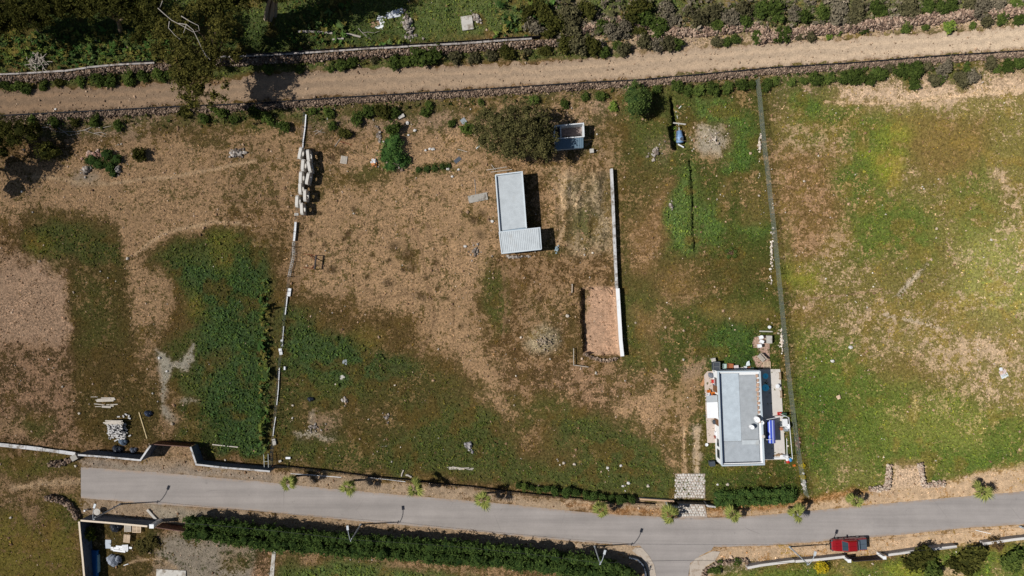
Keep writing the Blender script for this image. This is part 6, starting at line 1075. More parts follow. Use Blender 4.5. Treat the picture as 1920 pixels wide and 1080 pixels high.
heap('heap of pale broken stones under the trees, right of the plank pile', 765, 48, 13, 150, .42, .6, 81, GREYST, ry=22); heap('scatter of pale stones around the concrete slab under the top edge', 895, 36, 9, 60, .36, .3, 82, GREYST, ry=14); heap('pinkish rubble showing through the creeper below the track, left side', 182, 292, 24, 90, .4, .55, 83, ((190,150,134), (170,130,112), (206,178,160)), ry=10); heap('grey rubble heap beside the green creeper, left side', 165, 318, 11, 70, .42, .4, 84, GREYST); heap('stones spilling from the right side of the left-hand creeper heap', 222, 318, 7, 40, .4, .3, 85, GREYST, ry=12); heap('grey stone pile by the holed slabs, on the edge of the brown soil', 444, 288, 22, 110, .38, .4, 86, GREYST, ry=9); heap('rubble beneath the bright creeper left of the big tree', 745, 308, 22, 70, .42, .35, 87, ((196,170,152), (176,150,130), (214,196,180)), ry=14); heap('scatter of pale rubble left of the bright creeper', 712, 256, 8, 50, .32, .25, 88, GREYST, ry=26); heap('white and grey rubbish heap at the lower left of the bright creeper', 703, 306, 9, 60, .4, .35, 89, ((228,226,226), (200,200,204), (240,240,240), (214,150,96)), 'rubbish_heap', 13); heap('pale spoil heap of stones right of the pipe trench', 1334, 262, 36, 44, .24, .2, 90, ((200,184,166), (180,162,144), (216,202,186))); heap('pale stones scattered left of the pipe trench', 1228, 285, 14, 70, .36, .25, 91, GREYST, ry=14); heap('pale earth and stone mound left of the excavated pit', 1018, 640, 32, 110, .24, .3, 92, ((186,168,146), (166,148,126), (150,136,112)), 'earth_mound', 22); heap('line of pale stones at the upper edge of the left ditch', 1258, 388, 7, 40, .34, .2, 93, GREYST, ry=9); heap('grey stone pile in the deep grass above the palms', 880, 836, 10, 60, .3, .4, 94, ((170,164,164), (140,134,134), (190,184,180)), ry=14); heap('white stones piled at the foot of the green fence, lower end', 1507, 905, 4, 70, .3, .2, 95, ((236,230,222), (214,204,192)), 'white_stones', 24); heap('white stones lining the foot of the green fence above the house', 1465, 640, 4, 66, .24, .15, 96, ((232,222,208), (206,190,172)), 'white_stones', 52); heap('white stones lining the middle of the green fence', 1446, 470, 4, 72, .24, .15, 97, ((232,222,208), (206,190,172)), 'white_stones', 80); heap('white stones lining the upper end of the green fence', 1424, 270, 4, 54, .24, .15, 98, ((226,214,200), (206,190,172)), 'white_stones', 70); heap('pale rubble by the lower end of the left stock fence', 590, 800, 26, 60, .24, .1, 99, GREYST, ry=10); heap('small white rubble patch in the middle of the middle field', 648, 752, 7, 26, .3, .1, 100, GREYST, ry=9); heap('dead white twigs and stones in the grass of the middle field', 726, 782, 10, 34, .22, .1, 101, GREYST, ry=14); heap('loose stones in front of the shed\'s annex', 965, 482, 28, 60, .26, .1, 102, GREYST, ry=5); heap('small scatter of rubble left of the shed door', 890, 470, 12, 40, .28, .1, 103, GREYST, ry=18); heap('bluish broken plates at the corner of the shed annex', 1044, 466, 6, 26, .3, .15, 104, ((150,170,176), (176,190,194)), 'rubbish_heap')
# slabs and sheets lying about
def slab(label, px, py, sx, sy, sz, rz, m, name='concrete_slab', cat='slab', tilt=0): return one(name, label, cat, px, py, rect(sx, sy, sz, tilt), m, rz)
slab('broken grey concrete slab lying on the soil left of the shed', 896, 371, 2.9, 1.1, .14, .2, conc_g); slab('pale concrete slab among stones under the top edge', 876, 44, 1.7, 2.1, .2, .15, conc_l); slab('white torn board lying among planks under the trees', 713, 42, 1.2, 2.0, .1, -.25, wht, 'board', 'board'); slab('brown torn board beside the white one under the trees', 703, 45, 1.4, .8, .06, .4, dplank, 'board', 'board'); slab('pale concrete pad at the bottom edge, right of the yard', 321, 1078, 4.4, 1.6, .14, -.06, conc_l); slab('grey metal sheet lying in the yard above the white boards', 203, 1020, .85, 1.3, .05, -.03, mat('grey_sheet_metal', (176,184,192), .5, .06, 2), 'metal_sheet', 'sheet'); slab('pale block lying by the creeper top, below the middle bushes', 753, 219, .95, .5, .3, .45, conc_l, 'concrete_block', 'block'); slab('small grey box standing right of the roofless hut', 1109, 284, .55, .6, .6, .1, conc_l, 'concrete_box', 'box'); slab('pale crumpled sheet on the soil left of the big tree', 869, 227, .8, .8, .05, .6, gryp, 'crumpled_sheet', 'sheet')
slab('white slab lying against the stock fence, in the deep grass', 527, 659, .45, .95, .2, .2, wht, 'white_block', 'block'); slab('small white block standing on its own right of the stock fence', 535, 690, .25, .5, .4, 0, wht, 'white_block', 'block'); slab('pale block at the bottom of the stock fence', 515, 828, .5, .95, .3, .2, conc_l, 'white_block', 'block'); slab('white slab leaning on the stock fence above the deep grass', 543, 548, .5, 1.2, .25, -.15, wht, 'white_block', 'block'); slab('thin white board against the stock fence, above the white slab', 529, 643, .25, 1.0, .15, .15, wht, 'white_block', 'block'); slab('pale lid lying on the soil just below the holed slabs', 556, 402, .6, .4, .1, 0, conc_l, 'lid', 'lid')
for lb, pts, w_ in [('weathered grey rail of the left stock fence, above the holed slabs', [(573,214),(571,240),(568,262),(567,276)], .16), ('thick white rail at the top of the left stock fence', [(554,416),(553,432),(551,452)], .3), ('white slatted ladder lying along the left stock fence', [(551,455),(551,480),(546,500),(542,519)], .0), ('thin white rail in the lower middle of the left stock fence', [(538,556),(536,575),(534,590)], .16), ('thin white rail along the left stock fence in the deep grass', [(531,612),(529,640)], .08), ('long white rail in the lower part of the left stock fence', [(523,690),(521,730),(518,760)], .1), ('lowest long white rail of the left stock fence', [(516,782),(513,800),(511,818)], .1)]:
    root = thing('fence_rail' if w_ else 'ladder', lb, 'rail' if w_ else 'ladder', P(*pts[0])); q = B()
    if w_: q.wall([P(x, y, .4) for x, y in pts], w_, .1, .1 + max(.12, w_)); q.obj('bar', wht, root)
    else:
        for sx in (-2, 2): q.tube([P(x + sx, y, .3) for x, y in pts], .04, 5)
        q.obj('rails', conc_l, root)
        for (x, y, nx_, ny_) in along(pts, 3.2): q = B(); q.box(*P(x, y)[:2], .28, .32, .07, .05, .1); q.obj('rung', conc_l, root)
# goal-like rusty frame
root = thing('rusty_frame', 'rusty iron frame with a dark crossbar standing on the bare soil', 'frame', P(580, 490)); q = B()
for a, b_ in (((570,476,.05),(595,479,.05)), ((569,501,.05),(592,505,.05)), ((582,478,.05),(593,491,.9)), ((583,503,.05),(592,496,.5)), ((592,479,0),(593,479,1.0)), ((589,505,0),(590,505,1.0))): q.tube([P(*a), P(*b_)], .06, 5)
q.obj('legs', rust, root); q = B(); q.tube([P(593,479,1.0), P(590,505,1.0)], .13, 8); q.obj('crossbar', mat('dark_iron', (64,56,54), .7, .2), root)
# white rocks
for i, (px, py, s, lb) in enumerate([(764,231,.6,'white rock beside the top of the bright creeper'), (778,245,.5,'white rock right of the creeper, alone on the soil'), (766,254,.4,'small white rock close to the creeper\'s right flank'), (798,282,.4,'leftmost of three white rocks on the bare soil'), (806,279,.45,'middle one of three white rocks on the bare soil'), (812,280,.55,'rightmost and largest of three white rocks on the bare soil'), (840,317,.5,'white rock at the end of the dark weed strip'), (860,318,.4,'white rock right of the dark weed strip'), (848,331,.4,'white rock on the soil below the weed strip'), (923,415,.5,'white rock near the shed\'s west wall'), (872,462,.5,'white rock on the soil left of the shed annex'), (1594,651,.6,'white rock in the right-hand field beside the green patch'), (1560,677,.6,'white rock lying lower left in the right-hand field'), (149,775,.4,'pale rock on the bare soil left of the plank stacks'), (118,725,.35,'pair-like pale stone on the bare soil at the left'), (313,696,.4,'white stone on the pale dust patch'), (299,671,.5,'white broken stone at the top of the dust patch'), (630,721,.4,'cream stone in the middle field below the drain lid'), (549,760,.4,'pale stone near the fence, beside the torn black bag'), (1345,908,.4,'white stone on the grass above the trimmed hedge'), (1364,908,.55,'pinkish rock on the grass above the trimmed hedge'), (1064,592,.6,'grey boulder left of the excavated pit'), (1139,877,.45,'left one of two white stones in the grass above the drive'), (1164,873,.45,'right one of two white stones in the grass above the drive'), (1178,905,.55,'white square stone in the grass near the roadside bushes'), (1168,911,.45,'pale stone touching the white square stone'), (1215,911,.5,'pale ring-like stone near the paved drive'), (1057,868,.5,'pale stone in the brown grass right of the palms'), (1077,870,.5,'second pale stone in the brown grass right of the palms'), (41,359,.35,'white stone below the tree shadow at the left edge'), (105,205,.4,'white stone on the low wall below the track')]):
    r = np.random.default_rng(200 + i); V_ = CSV * np.array([s * .5, s * .42, s * .32]) * r.uniform(.75, 1.2, (len(CSV), 1)); q = B(); q.add([tuple(v) for v in V_ + np.array([0, 0, s * .2])], [tuple(int(k) for k in f) for f in CSF]); x, y, _ = P(px, py); o = q.obj('rock', mat('white_rock', (226,220,212), .9, .12, 5, .02) if 'white' in lb else mat('pale_rock', (206,192,174), .9, .15, 5, .02)); o.location = (x, y, float(ground_at([px], [py])[0][0])); tag(o, lb, 'rock')
def disc(r_, h, n=16): return lambda q: q.lathe(0, 0, [(r_, 0), (r_, h), (r_ * .8, h + .015), (r_ * .25, h + .02)], n)
one('manhole_cover', 'round pale drain lid in the middle field\'s green grass', 'lid', 642, 708, disc(.38, .1), conc_l); one('split_lid', 'grey slatted oval lid in the green grass above the drain lid', 'lid', 647, 679, lambda q: (q.box(-.13, 0, .05, .2, .7, .06), q.box(.15, 0, .05, .22, .8, .06), q.lathe(0, 0, [(.4, 0), (.4, .05), (.3, .05)], 12)), gryp); one('round_table', 'round white concrete table top by the yard wall', 'table', 187, 957, lambda q: (q.lathe(0, 0, [(.14, 0), (.12, .6)], 10), q.lathe(0, 0, [(.5, .6), (.5, .68), (.1, .69)], 20)), conc_l); one('stump', 'white stump stub standing by the curved stone wall', 'post', 164, 955, lambda q: q.lathe(0, 0, [(.14, 0), (.14, .7), (.02, .72)], 10), wht)
one('plant_ring', 'ring of grass around an old dark root in the field left of the green fence', 'root', 1371, 475, lambda q: [q.tube([(0, 0, 0), (.5 * math.cos(a), .5 * math.sin(a), .18)], .09, 5, .03) for a in (0, 1.1, 2.3, 3.2, 4.4, 5.3)], mat('dark_root', (96,70,56), .95, .3, 5)); carpet('weed_ring', 'ring of green weeds round the dark root left of the green fence', [(1363,470,5,.1),(1371,466,5,.1),(1379,472,5,.1),(1378,481,5,.1),(1366,482,5,.1)], L_MID, 58, .2)
# water tank and pipe in the trench
tk = thing('septic_tank', 'pale blue ribbed plastic tank lying in the pipe trench', 'tank', P(1275, 258)); zt = -.55; q = B(); a, b_ = Vector(P(1273.5, 245, zt)), Vector(P(1275.5, 269, zt)); d_ = (b_ - a); prof = [(0, .3), (.05, .42), (.1, .34), (.15, .45), (.2, .37), (.25, .47), (.3, .39), (.35, .48), (.42, .44), (.5, .56), (.9, .56), (.97, .4), (1, .1)]
vs = []; fs = []; n = 16; d1 = d_.normalized(); u_ = Vector((-d1.y, d1.x, 0)); up_ = Vector((0, 0, 1))
for t, rr_ in prof:
    for k in range(n): an = 6.2832 * k / n; vs.append(tuple(a + d_ * t + (u_ * math.cos(an) + up_ * math.sin(an)) * rr_))
for i in range(len(prof) - 1):
    for k in range(n): fs.append((i * n + k, i * n + (k + 1) % n, (i + 1) * n + (k + 1) % n, (i + 1) * n + k))
fs += [tuple(range(n)), tuple(range((len(prof) - 1) * n, len(prof) * n))]; q.add(vs, fs); q.obj('body', tank_b, tk)
p_ = a + d_ * .7; q = B(); q.lathe(p_.x + .12, p_.y, [(.24, zt + .4), (.24, zt + .64), (.18, zt + .64), (.18, zt + .58), (.01, zt + .57)], 14); q.obj('manhole', dgrey, tk)
one('drain_pipe', 'thin white bent pipe running up the trench from the tank', 'pipe', 1272, 222, lambda q: q.tube([(.4, 1.85, .1), (-.28, 1.1, -.3), (.1, -.3, -.35), (.22, -1.85, -.4)], .06, 6), wht, z0=0); one('plank', 'white plank bridging the pipe trench', 'plank', 1274, 232, rect(1.9, .2, .06), conc_l, -.12, z0=.02); one('plank', 'white plank lying below the tank in the trench', 'plank', 1277, 273, rect(1.0, .18, .08), wht, -.5, z0=-.2)
one('handrail', 'small wooden rail at the lower left corner of the excavated pit', 'rail', 1075, 670, lambda q: (q.bar((0, 1.4, .5), (0, -1.1, .5), .09), q.bar((0, -1.1, .5), (2.2, -1.4, .5), .09), [q.bar((x, y, 0), (x, y, .5), .08) for x, y in ((0, 1.3), (0, .1), (0, -1.1), (2.1, -1.38))]), plank); one('stake', 'short pale stake left of the excavated pit\'s top corner', 'stake', 1072, 540, lambda q: (q.bar((0, -.7, .3), (.05, .6, .3), .1), q.bar((0, -.6, 0), (0, -.6, .3), .1), q.bar((0, .5, 0), (0, .5, .3), .1)), plank); one('plank', 'dark plank leaning into the top of the excavated pit', 'plank', 1140, 545, lambda q: q.bar((-.5, .75, .05), (.65, -.65, -.45), .14), dplank, z0=0)
# the fallen board in the right field: picture panels only
bd = thing('fallen_board', 'white and pink printed board lying face up in the right-hand field', 'board', P(1881, 700), .0); q = B(); x, y, _ = P(1881, 701); q.box(x, y, .02, 1.05, 1.15, .05, .42); q.obj('panel', mat('pink_panel', (232,208,204), .6, .06, 4), bd); f_ = lambda u, v_: (x + u * math.cos(.42) - v_ * math.sin(.42), y + u * math.sin(.42) + v_ * math.cos(.42))
q = B(); q.box(*f_(.02, -.33), .072, 1.1, .56, .012, .42); lw = q.obj('lower_sheet', mat('white_panel', (238,244,240), .6, .04, 4), bd)
for k, (u, v_, L_) in enumerate(((-.05, -.12, .7), (.05, -.24, .6), (-.2, -.34, .5), (.2, -.36, .25))): q = B(); q.box(*f_(u, v_), .0845, L_, .045, .004, .42); q.obj('printed_bar', mat('grey_print', (136,138,152), .7, .1, 5), lw)
one('lid', 'white round lid lying at the top corner of the fallen board', 'lid', 1876, 692, disc(.26, .08), wht)

# ------------------------------------------------------------------ round the house
def dish(label, px, py, z, r_, az):
    x, y, _ = P(px, py, z + r_); root = thing('satellite_dish', label, 'satellite dish', (x, y, z)); q = B(); n = 16; vs = []; fs = []; ax = Vector((math.cos(az) * .6, math.sin(az) * .6, .53)).normalized(); u_ = ax.cross(Vector((0, 0, 1))).normalized(); w_ = ax.cross(u_)
    c_ = Vector((x, y, z + r_ + .1))
    for rr_, dp in ((.02, -.16), (.4, -.13), (.75, -.06), (1.0, .03)):
        for k in range(n): an = 6.2832 * k / n; vs.append(tuple(c_ + (u_ * math.cos(an) + w_ * math.sin(an)) * rr_ * r_ + ax * dp))
    for i in range(3):
        for k in range(n): fs.append((i * n + k, i * n + (k + 1) % n, (i + 1) * n + (k + 1) % n, (i + 1) * n + k))
    fs.append(tuple(range(n))); q.add(vs, fs); q.obj('reflector', wht, root); q = B(); q.tube([(x, y, z - .1), (x, y, z + r_)], .035, 6); q.obj('mast', galv, root); q = B(); q.tube([c_ - w_ * r_ * .9 * (1 if w_.z < 0 else -1) * -1, c_ + ax * r_ * .9], .02, 4); q.obj('feed_arm', galv, root)
dish('larger white satellite dish at the roof\'s east edge, upper one', 1419, 786, 2.85, .5, 3.6); dish('white satellite dish lower down on the roof, left of the others', 1409, 800, 2.85, .42, 3.8); dish('small white satellite dish jutting past the east parapet', 1429, 792, 2.7, .3, 3.4); one('vent_cowl', 'pale vent cowl on the roof below the satellite dishes', 'vent', 1417, 810, lambda q: q.lathe(0, 0, [(.12, 0), (.12, .3), (.28, .34), (.22, .42), (.02, .46)], 12), conc_l, z0=2.8)
for py, lb, r_ in ((705, 'round blue plastic table in the house\'s shade, upper one', .42), (727, 'round blue plastic table in the house\'s shade, lower and larger one', .52)):
    x, y, _ = P(1435, py, .75); root = thing('garden_table', lb, 'table', (x, y, .16)); q = B(); q.lathe(x, y, [(r_ * .9, .8), (r_, .83), (r_, .86), (.06, .865)], 24); q.obj('table_top', mat('blue_table', (86,200,240), .5, .04, 2, k=.9), root)
    q = B(); q.lathe(x, y, [(.045, .868), (.045, .885), (.01, .887)], 10); q.obj('parasol_hole', dgrey, root)
    for k in range(4): q = B(); a = k * 1.5708 + .6; q.tube([(x + math.cos(a) * r_ * .75, y + math.sin(a) * r_ * .75, .16), (x + math.cos(a) * r_ * .5, y + math.sin(a) * r_ * .5, .8)], .025, 5); q.obj('leg', wht, root)
one('garden_stool', 'white stool casting a dark shadow on the sunlit terrace', 'stool', 1455, 723, lambda q: (q.lathe(0, 0, [(.3, .4), (.32, .46), (.02, .48)], 14), [q.tube([(.2 * math.cos(a), .2 * math.sin(a), 0), (.16 * math.cos(a), .16 * math.sin(a), .42)], .03, 5) for a in (.5, 2, 3.6, 5.2)]), wht, z0=.16)
for i, (px, py, lb) in enumerate([(1460, 704, 'upper thin wooden bench against the terrace edge'), (1462, 738, 'lower thin wooden bench against the terrace edge')]): one('narrow_bench', lb, 'bench', px, py, lambda q: (q.box(-.08, 0, .4, .1, 1.1, .04), q.box(.08, 0, .4, .1, 1.1, .04), q.box(0, .45, 0, .2, .06, .4), q.box(0, -.45, 0, .2, .06, .4)), dplank, .06, z0=.16)
# garden swing with striped canopy
sw_ = thing('garden_swing', 'garden swing seat under a curved blue striped canopy', 'swing seat', P(1444, 810)); x, y, _ = P(1446.5, 810, 1.8)
cols = [mat('canopy_blue', (52,80,190), .7, .05, 3), mat('canopy_pale', (196,206,240), .7, .04, 3), mat('canopy_violet', (104,112,190), .7, .05, 3), mat('canopy_pink', (190,136,124), .7, .05, 3)]
strips = [(0, 2, 0), (2, 3, 1), (3, 5, 0), (5, 6, 1), (6, 9, 2), (9, 10, 3)]
for s0, s1, ci in strips:
    q = B(); vs = []; fs = []
    for k in range(s0, s1 + 1):
        a = math.pi * (.12 + .76 * (1 - k / 10)); px_, pz_ = math.cos(a) * .62, math.sin(a) * .42
        for yy in (1.75, .1 if ci == 3 else -1.65): vs.append((x + px_ + (0 if yy > 0 else .12), y + yy, 1.5 + pz_))
    for k in range(s1 - s0): fs.append((2 * k, 2 * k + 2, 2 * k + 3, 2 * k + 1))
    q.add(vs, fs); q.obj('canopy_stripe', cols[ci], sw_)
q = B(); q.box(x, y, .55, .6, 2.4, .12); q.obj('seat', mat('seat_cushion', (60,70,110), .9, .1), sw_); q = B(); q.box(x - .3, y, .7, .1, 2.4, .5); q.obj('backrest', MATS['seat_cushion'], sw_)
for yy in (-1.5, 1.6):
    for dx in (-.6, .6): q = B(); q.tube([(x + dx, y + yy, .16), (x, y + yy, 1.6)], .035, 5); q.obj('leg', galv, sw_)
# pergola frame
pg = thing('pergola_frame', 'bare white pipe pergola frame over the end of the terrace', 'pergola', P(1478, 830)); Z = 2.3; cs = [P(1432,787,Z), P(1479,783,Z), P(1486,860,Z)]
q = B(); q.tube([P(1431,788,Z), P(1472,780,Z), P(1479,783,Z), P(1486,861,Z)], .045, 6); q.obj('top_rail', wht, pg)
for a, b_ in (((1431,825,Z), (1446,824,Z)), ((1475,822,Z), (1476,862,Z))): q = B(); q.tube([P(*a), P(*b_)], .04, 6); q.obj('cross_rail', wht, pg)
for p in ((1479,783), (1486,860), (1476,860), (1472,780)): q = B(); c_ = P(*p, Z); q.tube([(c_[0], c_[1], 0), c_], .05, 6); q.obj('post', wht, pg)
# clutter: small boxes, crates and appliances, each its own thing
def crate(label, px, py, sx, sy, sz, m, rz=0.0, name='crate', cat='crate', z0=.0):
    def f(q):
        t = .05; q.box(0, 0, 0, sx, sy, t); q.box(0, sy / 2 - t / 2, t, sx, t, sz - t); q.box(0, -sy / 2 + t / 2, t, sx, t, sz - t); q.box(sx / 2 - t / 2, 0, t, t, sy - 2 * t, sz - t); q.box(-sx / 2 + t / 2, 0, t, t, sy - 2 * t, sz - t); q.box(0, 0, sz * .6, sx - 2 * t, sy - 2 * t, .04)
    return one(name, label, cat, px, py, f, m, rz, None, z0)
def appliance(label, px, py, sx, sy, sz, m, rz=0.0, name='cabinet', cat='cabinet', z0=0.0):
    root_x, root_y, _ = P(px, py); root = thing(name, label, cat, (root_x, root_y, z0), rz); q = B(); q.box(0, 0, 0, sx, sy, sz); o = q.obj('casing', m, None); o.parent = root; q = B(); q.box(0, 0, sz, sx * .96, sy * .96, .03); o2 = q.obj('top', m, None); o2.parent = root; q = B(); q.box(-sx / 2 - .01, 0, sz * .1, .02, sy * .86, sz * .8); o3 = q.obj('door', m, None); o3.parent = root
appliance('black framed cage at the north-west corner of the house', 1340, 685, .9, 1.3, 1.0, dgrey, 0, 'animal_cage', 'cage'); one('cage_rim', 'white pipe rim lying over the black cage', 'frame', 1340, 686, lambda q: (q.bar((-.45, -.75, 1.1), (-.45, .65, 1.1), .07), q.bar((.45, -.75, 1.1), (.45, .65, 1.1), .07), q.bar((-.45, .65, 1.1), (.45, .65, 1.1), .07), q.bar((-.45, -.75, 1.1), (.45, -.75, 1.1), .07), q.bar((-.45, 0, 1.1), (.45, 0, 1.1), .07)), galv, z0=0)
appliance('grey box behind the black cage', 1336, 674, .6, .5, .6, conc_l, .2, 'grey_box', 'box'); crate('pale green crate in the junk row behind the house, leftmost', 1357, 686, .55, .7, .5, mat('pale_green', (186,206,198), .7, .08, 3)); crate('orange-brown wooden crate in the junk row behind the house', 1368, 686, .8, .8, .5, mat('orange_wood', (180,110,70), .8, .15, 4), -.1); appliance('pinkish white cabinet lying in the junk row behind the house', 1379, 688, .65, .6, .45, mat('pinkish_white', (226,214,212), .6, .06, 3), .1); crate('cream basin in the junk row behind the house', 1389, 691, .6, .4, .3, mat('cream_plastic', (232,222,206), .6, .08, 3), .2, 'basin', 'basin'); crate('white tub in the junk row behind the house', 1396, 690, .4, .6, .4, wht, -.2, 'tub', 'tub'); crate('brown flower trough in the junk row behind the house', 1403, 690, .6, .4, .3, mat('terracotta', (176,110,80), .8, .15, 4), .1, 'trough', 'trough'); crate('green box in the junk row behind the house, rightmost', 1409, 691, .5, .45, .4, mat('sage_green', (120,146,120), .7, .1, 3)); one('parasol_folded', 'pale folded sheet propped above the junk row', 'sheet', 1401, 682, lambda q: q.add([(-.3, -.4, .1), (.35, -.2, .3), (.15, .5, .5), (-.1, .3, .2)], [(0, 1, 2, 3)]), mat('pale_cloth', (214,224,224), .8, .08, 3))
appliance('grey stone garden table on the pink block path', 1440, 636, .72, 1.15, .7, conc_l, 0, 'stone_table', 'table'); one('garden_bench', 'grey slatted garden bench standing askew beside the pink block path', 'bench', 1426, 670, lambda q: ([q.box(-.3 + .15 * k, 0, .42, .12, 1.2, .03) for k in range(4)], q.box(.34, 0, .5, .05, 1.2, .45), [q.box(x, y, 0, .06, .06, .42) for x in (-.28, .28) for y in (-.5, .5)]), plank, .75)
def chair(label, px, py, rz, m, z0=0.03):
    x, y, _ = P(px, py); root = thing('plastic_chair', label, 'chair', (x, y, z0), rz); parts = [('seat', lambda q: q.box(0, 0, .42, .48, .46, .04)), ('backrest', lambda q: q.box(.24, 0, .461, .04, .44, .4, 0, .15)), ('armrest', lambda q: q.box(0, .25, .62, .42, .05, .03)), ('armrest', lambda q: q.box(0, -.25, .62, .42, .05, .03))] + [('leg', lambda q, a=a, b_=b_: q.box(a, b_, 0, .05, .05, .42)) for a in (-.2, .2) for b_ in (-.2, .2)]
    for nm, f in parts: q = B(); f(q); o = q.obj(nm, m, None); o.parent = root
chair('white garden chair at the top of the pink block path', 1424, 632, .3, wht); chair('white garden chair in the middle of the three by the path', 1425, 640, -.3, wht); chair('white garden chair, lowest of the three by the path', 1421, 648, .1, wht); chair('red plastic chair on the patio west of the house', 1335, 714, .1, redp, .12); chair('dark blue chair on the patio below the red one', 1339, 721, .5, mat('navy_plastic', (44,76,120), .6, .1), .12); chair('orange chair piled with cloth on the patio', 1334, 737, .3, orng, .12)
one('white_urn', 'white urn standing at the north end of the garden path', 'urn', 1441, 613, lambda q: q.lathe(0, 0, [(.12, 0), (.2, .15), (.26, .4), (.2, .55), (.05, .56)], 12), wht); one('garden_rail', 'grey log lying across the top of the garden path', 'log', 1436, 621, lambda q: q.tube([(-1.0, 0, .12), (1.0, -.05, .12)], .1, 7), conc_l)
one('grey_tarp', 'crumpled grey tarpaulin at the top of the patio', 'tarpaulin', 1333, 704, bag(1.0, 21), mat('grey_tarp', (110,114,122), .7, .2, 5, .02), z0=.1); slab('brown sheet of plywood leaning at the patio\'s left corner', 1320, 714, .5, 1.7, .06, -.5, mat('plywood', (186,136,92), .8, .12, 4), 'plywood_sheet', 'sheet'); crate('orange crate on the patio beside the orange chair', 1328, 733, .5, .4, .35, orng, .2, z0=.12); crate('white tub on the patio below the orange crate', 1327, 738, .4, .4, .3, wht, .1, 'tub', 'tub', .12); crate('small blue bucket box on the patio', 1331, 741, .3, .3, .3, mat('blue_plastic', (50,90,160), .6, .08), .0, 'tub', 'tub', .12); appliance('yellow-orange stove on the lower patio, against the house wall', 1344, 790, .45, 1.0, .8, mat('yellow_enamel', (222,150,50), .5, .1, 3), .03, 'stove', 'stove', .12); appliance('grey barbecue beside the yellow stove', 1338, 790, .4, .6, .6, dgrey, .03, 'barbecue', 'barbecue', .12); appliance('white washing machine on the lower patio', 1342, 811, .55, .55, .8, wht, .1, 'washing_machine', 'washing machine', .12); crate('red-brown crate below the white washing machine', 1341, 818, .45, .4, .4, mat('brick_red', (160,80,64), .8, .15, 4), .3, z0=.12); appliance('dark water heater box standing in the grass at the south-west corner of the house', 1333, 867, .75, .75, .9, dgrey, .1, 'dark_box', 'box'); one('flower_pot', 'white pot at the lower left corner of the patio', 'pot', 1324, 833, lambda q: q.lathe(0, 0, [(.15, 0), (.22, .3), (.25, .32), (.2, .33), (.02, .25)], 12), wht)
crate('red box on the sunlit terrace', 1460, 775, .55, .5, .35, redp, .05, z0=.16); appliance('green cabinet beside the red box on the terrace', 1467, 776, .6, .55, .7, mat('bottle_green', (84,120,90), .7, .1), 0, z0=.16); appliance('white worktop with a sink on the terrace', 1468, 790, .6, 1.1, .85, wht, .05, 'sink_unit', 'sink', .16); one('round_sink', 'round white basin on the terrace below the sink unit', 'basin', 1471, 797, lambda q: q.lathe(0, 0, [(.3, .6), (.4, .85), (.42, .87), (.34, .87), (.1, .72)], 18), wht, z0=.16); appliance('grey cooker below the round white basin', 1470, 803, .6, .5, .8, gryp, .05, 'cooker', 'cooker', .16); one('flower_pot', 'dark pot left of the sink unit, upper one', 'pot', 1462, 791, disc(.16, .3), dgrey, z0=.16); one('flower_pot', 'dark pot left of the sink unit, middle one', 'pot', 1462, 796, disc(.18, .3), dgrey, z0=.16); one('flower_pot', 'brown pot left of the grey cooker', 'pot', 1463, 803, disc(.24, .35), mat('terracotta', (176,110,80)), z0=.16); appliance('white bench box at the south end of the terrace', 1468, 854, 1.1, .45, .5, wht, 0, 'bench_box', 'box', .16); one('wicker_heap', 'heap of brown sticks at the south-west corner of the terrace', 'firewood', 1456, 852, lambda q: [q.tube([(-.6 + .1 * k, -.2 + .05 * (k % 4), .05 + .06 * (k % 3)), (.2 + .08 * k, .2 - .05 * (k % 5), .1 + .05 * (k % 4))], .05, 5) for k in range(10)], dplank, z0=.16)
fl = thing('toy_parasol', 'red, white and blue parasol fallen beside the terrace\'s south wall', 'parasol', P(1477, 863))
for nm, px, py, m in (('red_panel', 1477, 865, redp), ('white_panel', 1476, 861, wht), ('blue_panel', 1481, 862, mat('sky_blue', (70,150,210), .6, .05))): x, y, _ = P(px, py); q = B(); q.lathe(x, y, [(.3, .1), (.28, .2), (.03, .3)], 10); q.obj(nm, m, fl)
slab('white kerb along the south end of the terrace', 1461, 858, 2.2, .22, .3, .0, wht, 'kerb_wall', 'kerb'); crate('orange planter in the grass south of the terrace', 1488, 872, .35, .3, .3, orng, .2, 'planter', 'planter')
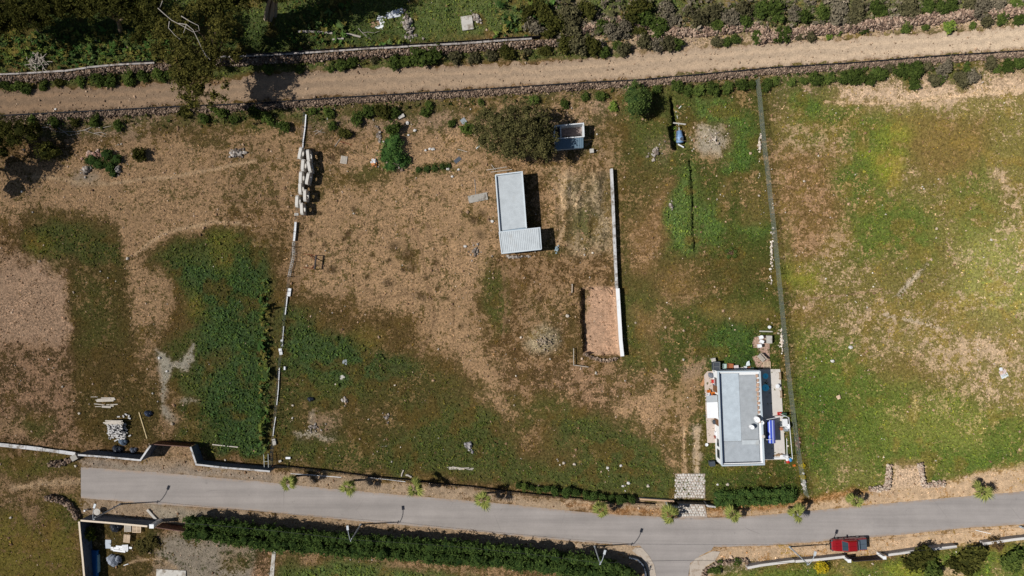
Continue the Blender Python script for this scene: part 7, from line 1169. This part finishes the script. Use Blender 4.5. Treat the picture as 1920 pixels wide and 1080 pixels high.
heap('brown row of stones and pots along the foot of the green fence, beside the pergola', 1496, 832, 3, 50, .3, .2, 110, ((150,96,76), (190,160,140), (120,84,66)), 'rockery', 18)
# blue tarp against the yard wall
one('blue_pool', 'long blue plastic tarpaulin lying in the shade of the yard\'s left wall', 'tarpaulin', 181, 1062, lambda q: (q.add([(-.6, 2.6, .3), (.3, 2.5, .5), (.45, 2.5, .35), (-.7, 0, .35), (.25, 0, .6), (.5, 0, .4), (-.6, -2.5, .3), (.3, -2.6, .5), (.45, -2.6, .3)], [(0, 1, 4, 3), (1, 2, 5, 4), (3, 4, 7, 6), (4, 5, 8, 7)]), q.box(-.1, 0, 0, .9, 5.0, .28)), tarp); slab('white slatted strip along the blue tarpaulin\'s edge', 187, 1055, .14, 2.6, .5, .02, mat('pale_cyan', (186,224,228), .6, .06), 'plastic_strip', 'strip')
one('ladder_post', 'galvanised gate frame at the foot of the left stock fence', 'gate frame', 503, 862, lambda q: (q.bar((-.3, 1.0, 1.0), (-.2, -1.2, 1.0), .07), q.bar((.35, 1.1, 1.0), (.4, -.9, 1.0), .07), q.bar((-.3, 0, 1.0), (.38, 0, 1.0), .05), q.bar((-.3, 1.0, 0), (-.3, 1.0, 1.0), .07), q.bar((.4, -.9, 0), (.4, -.9, 1.0), .07), q.bar((-.2, -1.2, 0), (-.2, -1.2, 1.0), .07), q.bar((.35, 1.1, 0), (.35, 1.1, 1.0), .07)), galv); slab('white plastic chair seat upturned by the roadside fence', 541, 858, .7, .3, .3, 0, wht, 'upturned_seat', 'seat'); slab('pale broken block by the roadside fence, left of the upturned seat', 526, 864, .4, .3, .25, .3, conc_l, 'concrete_block', 'block')
slab('dark tarpaulin patch on the soil left of the big tree', 858, 300, 1.1, .6, .03, .7, dgrey, 'tarp_patch', 'tarpaulin'); slab('large stone block at the end of the broken stone wall', 144, 856, .9, .8, .7, .5, conc_g, 'stone_block', 'block'); slab('blue boat-like tarpaulin roll behind the middle rubble wall', 517, 104, 4.2, .5, .35, .12, mat('teal_tarp', (60,104,124), .7, .15), 'tarp_roll', 'tarpaulin')
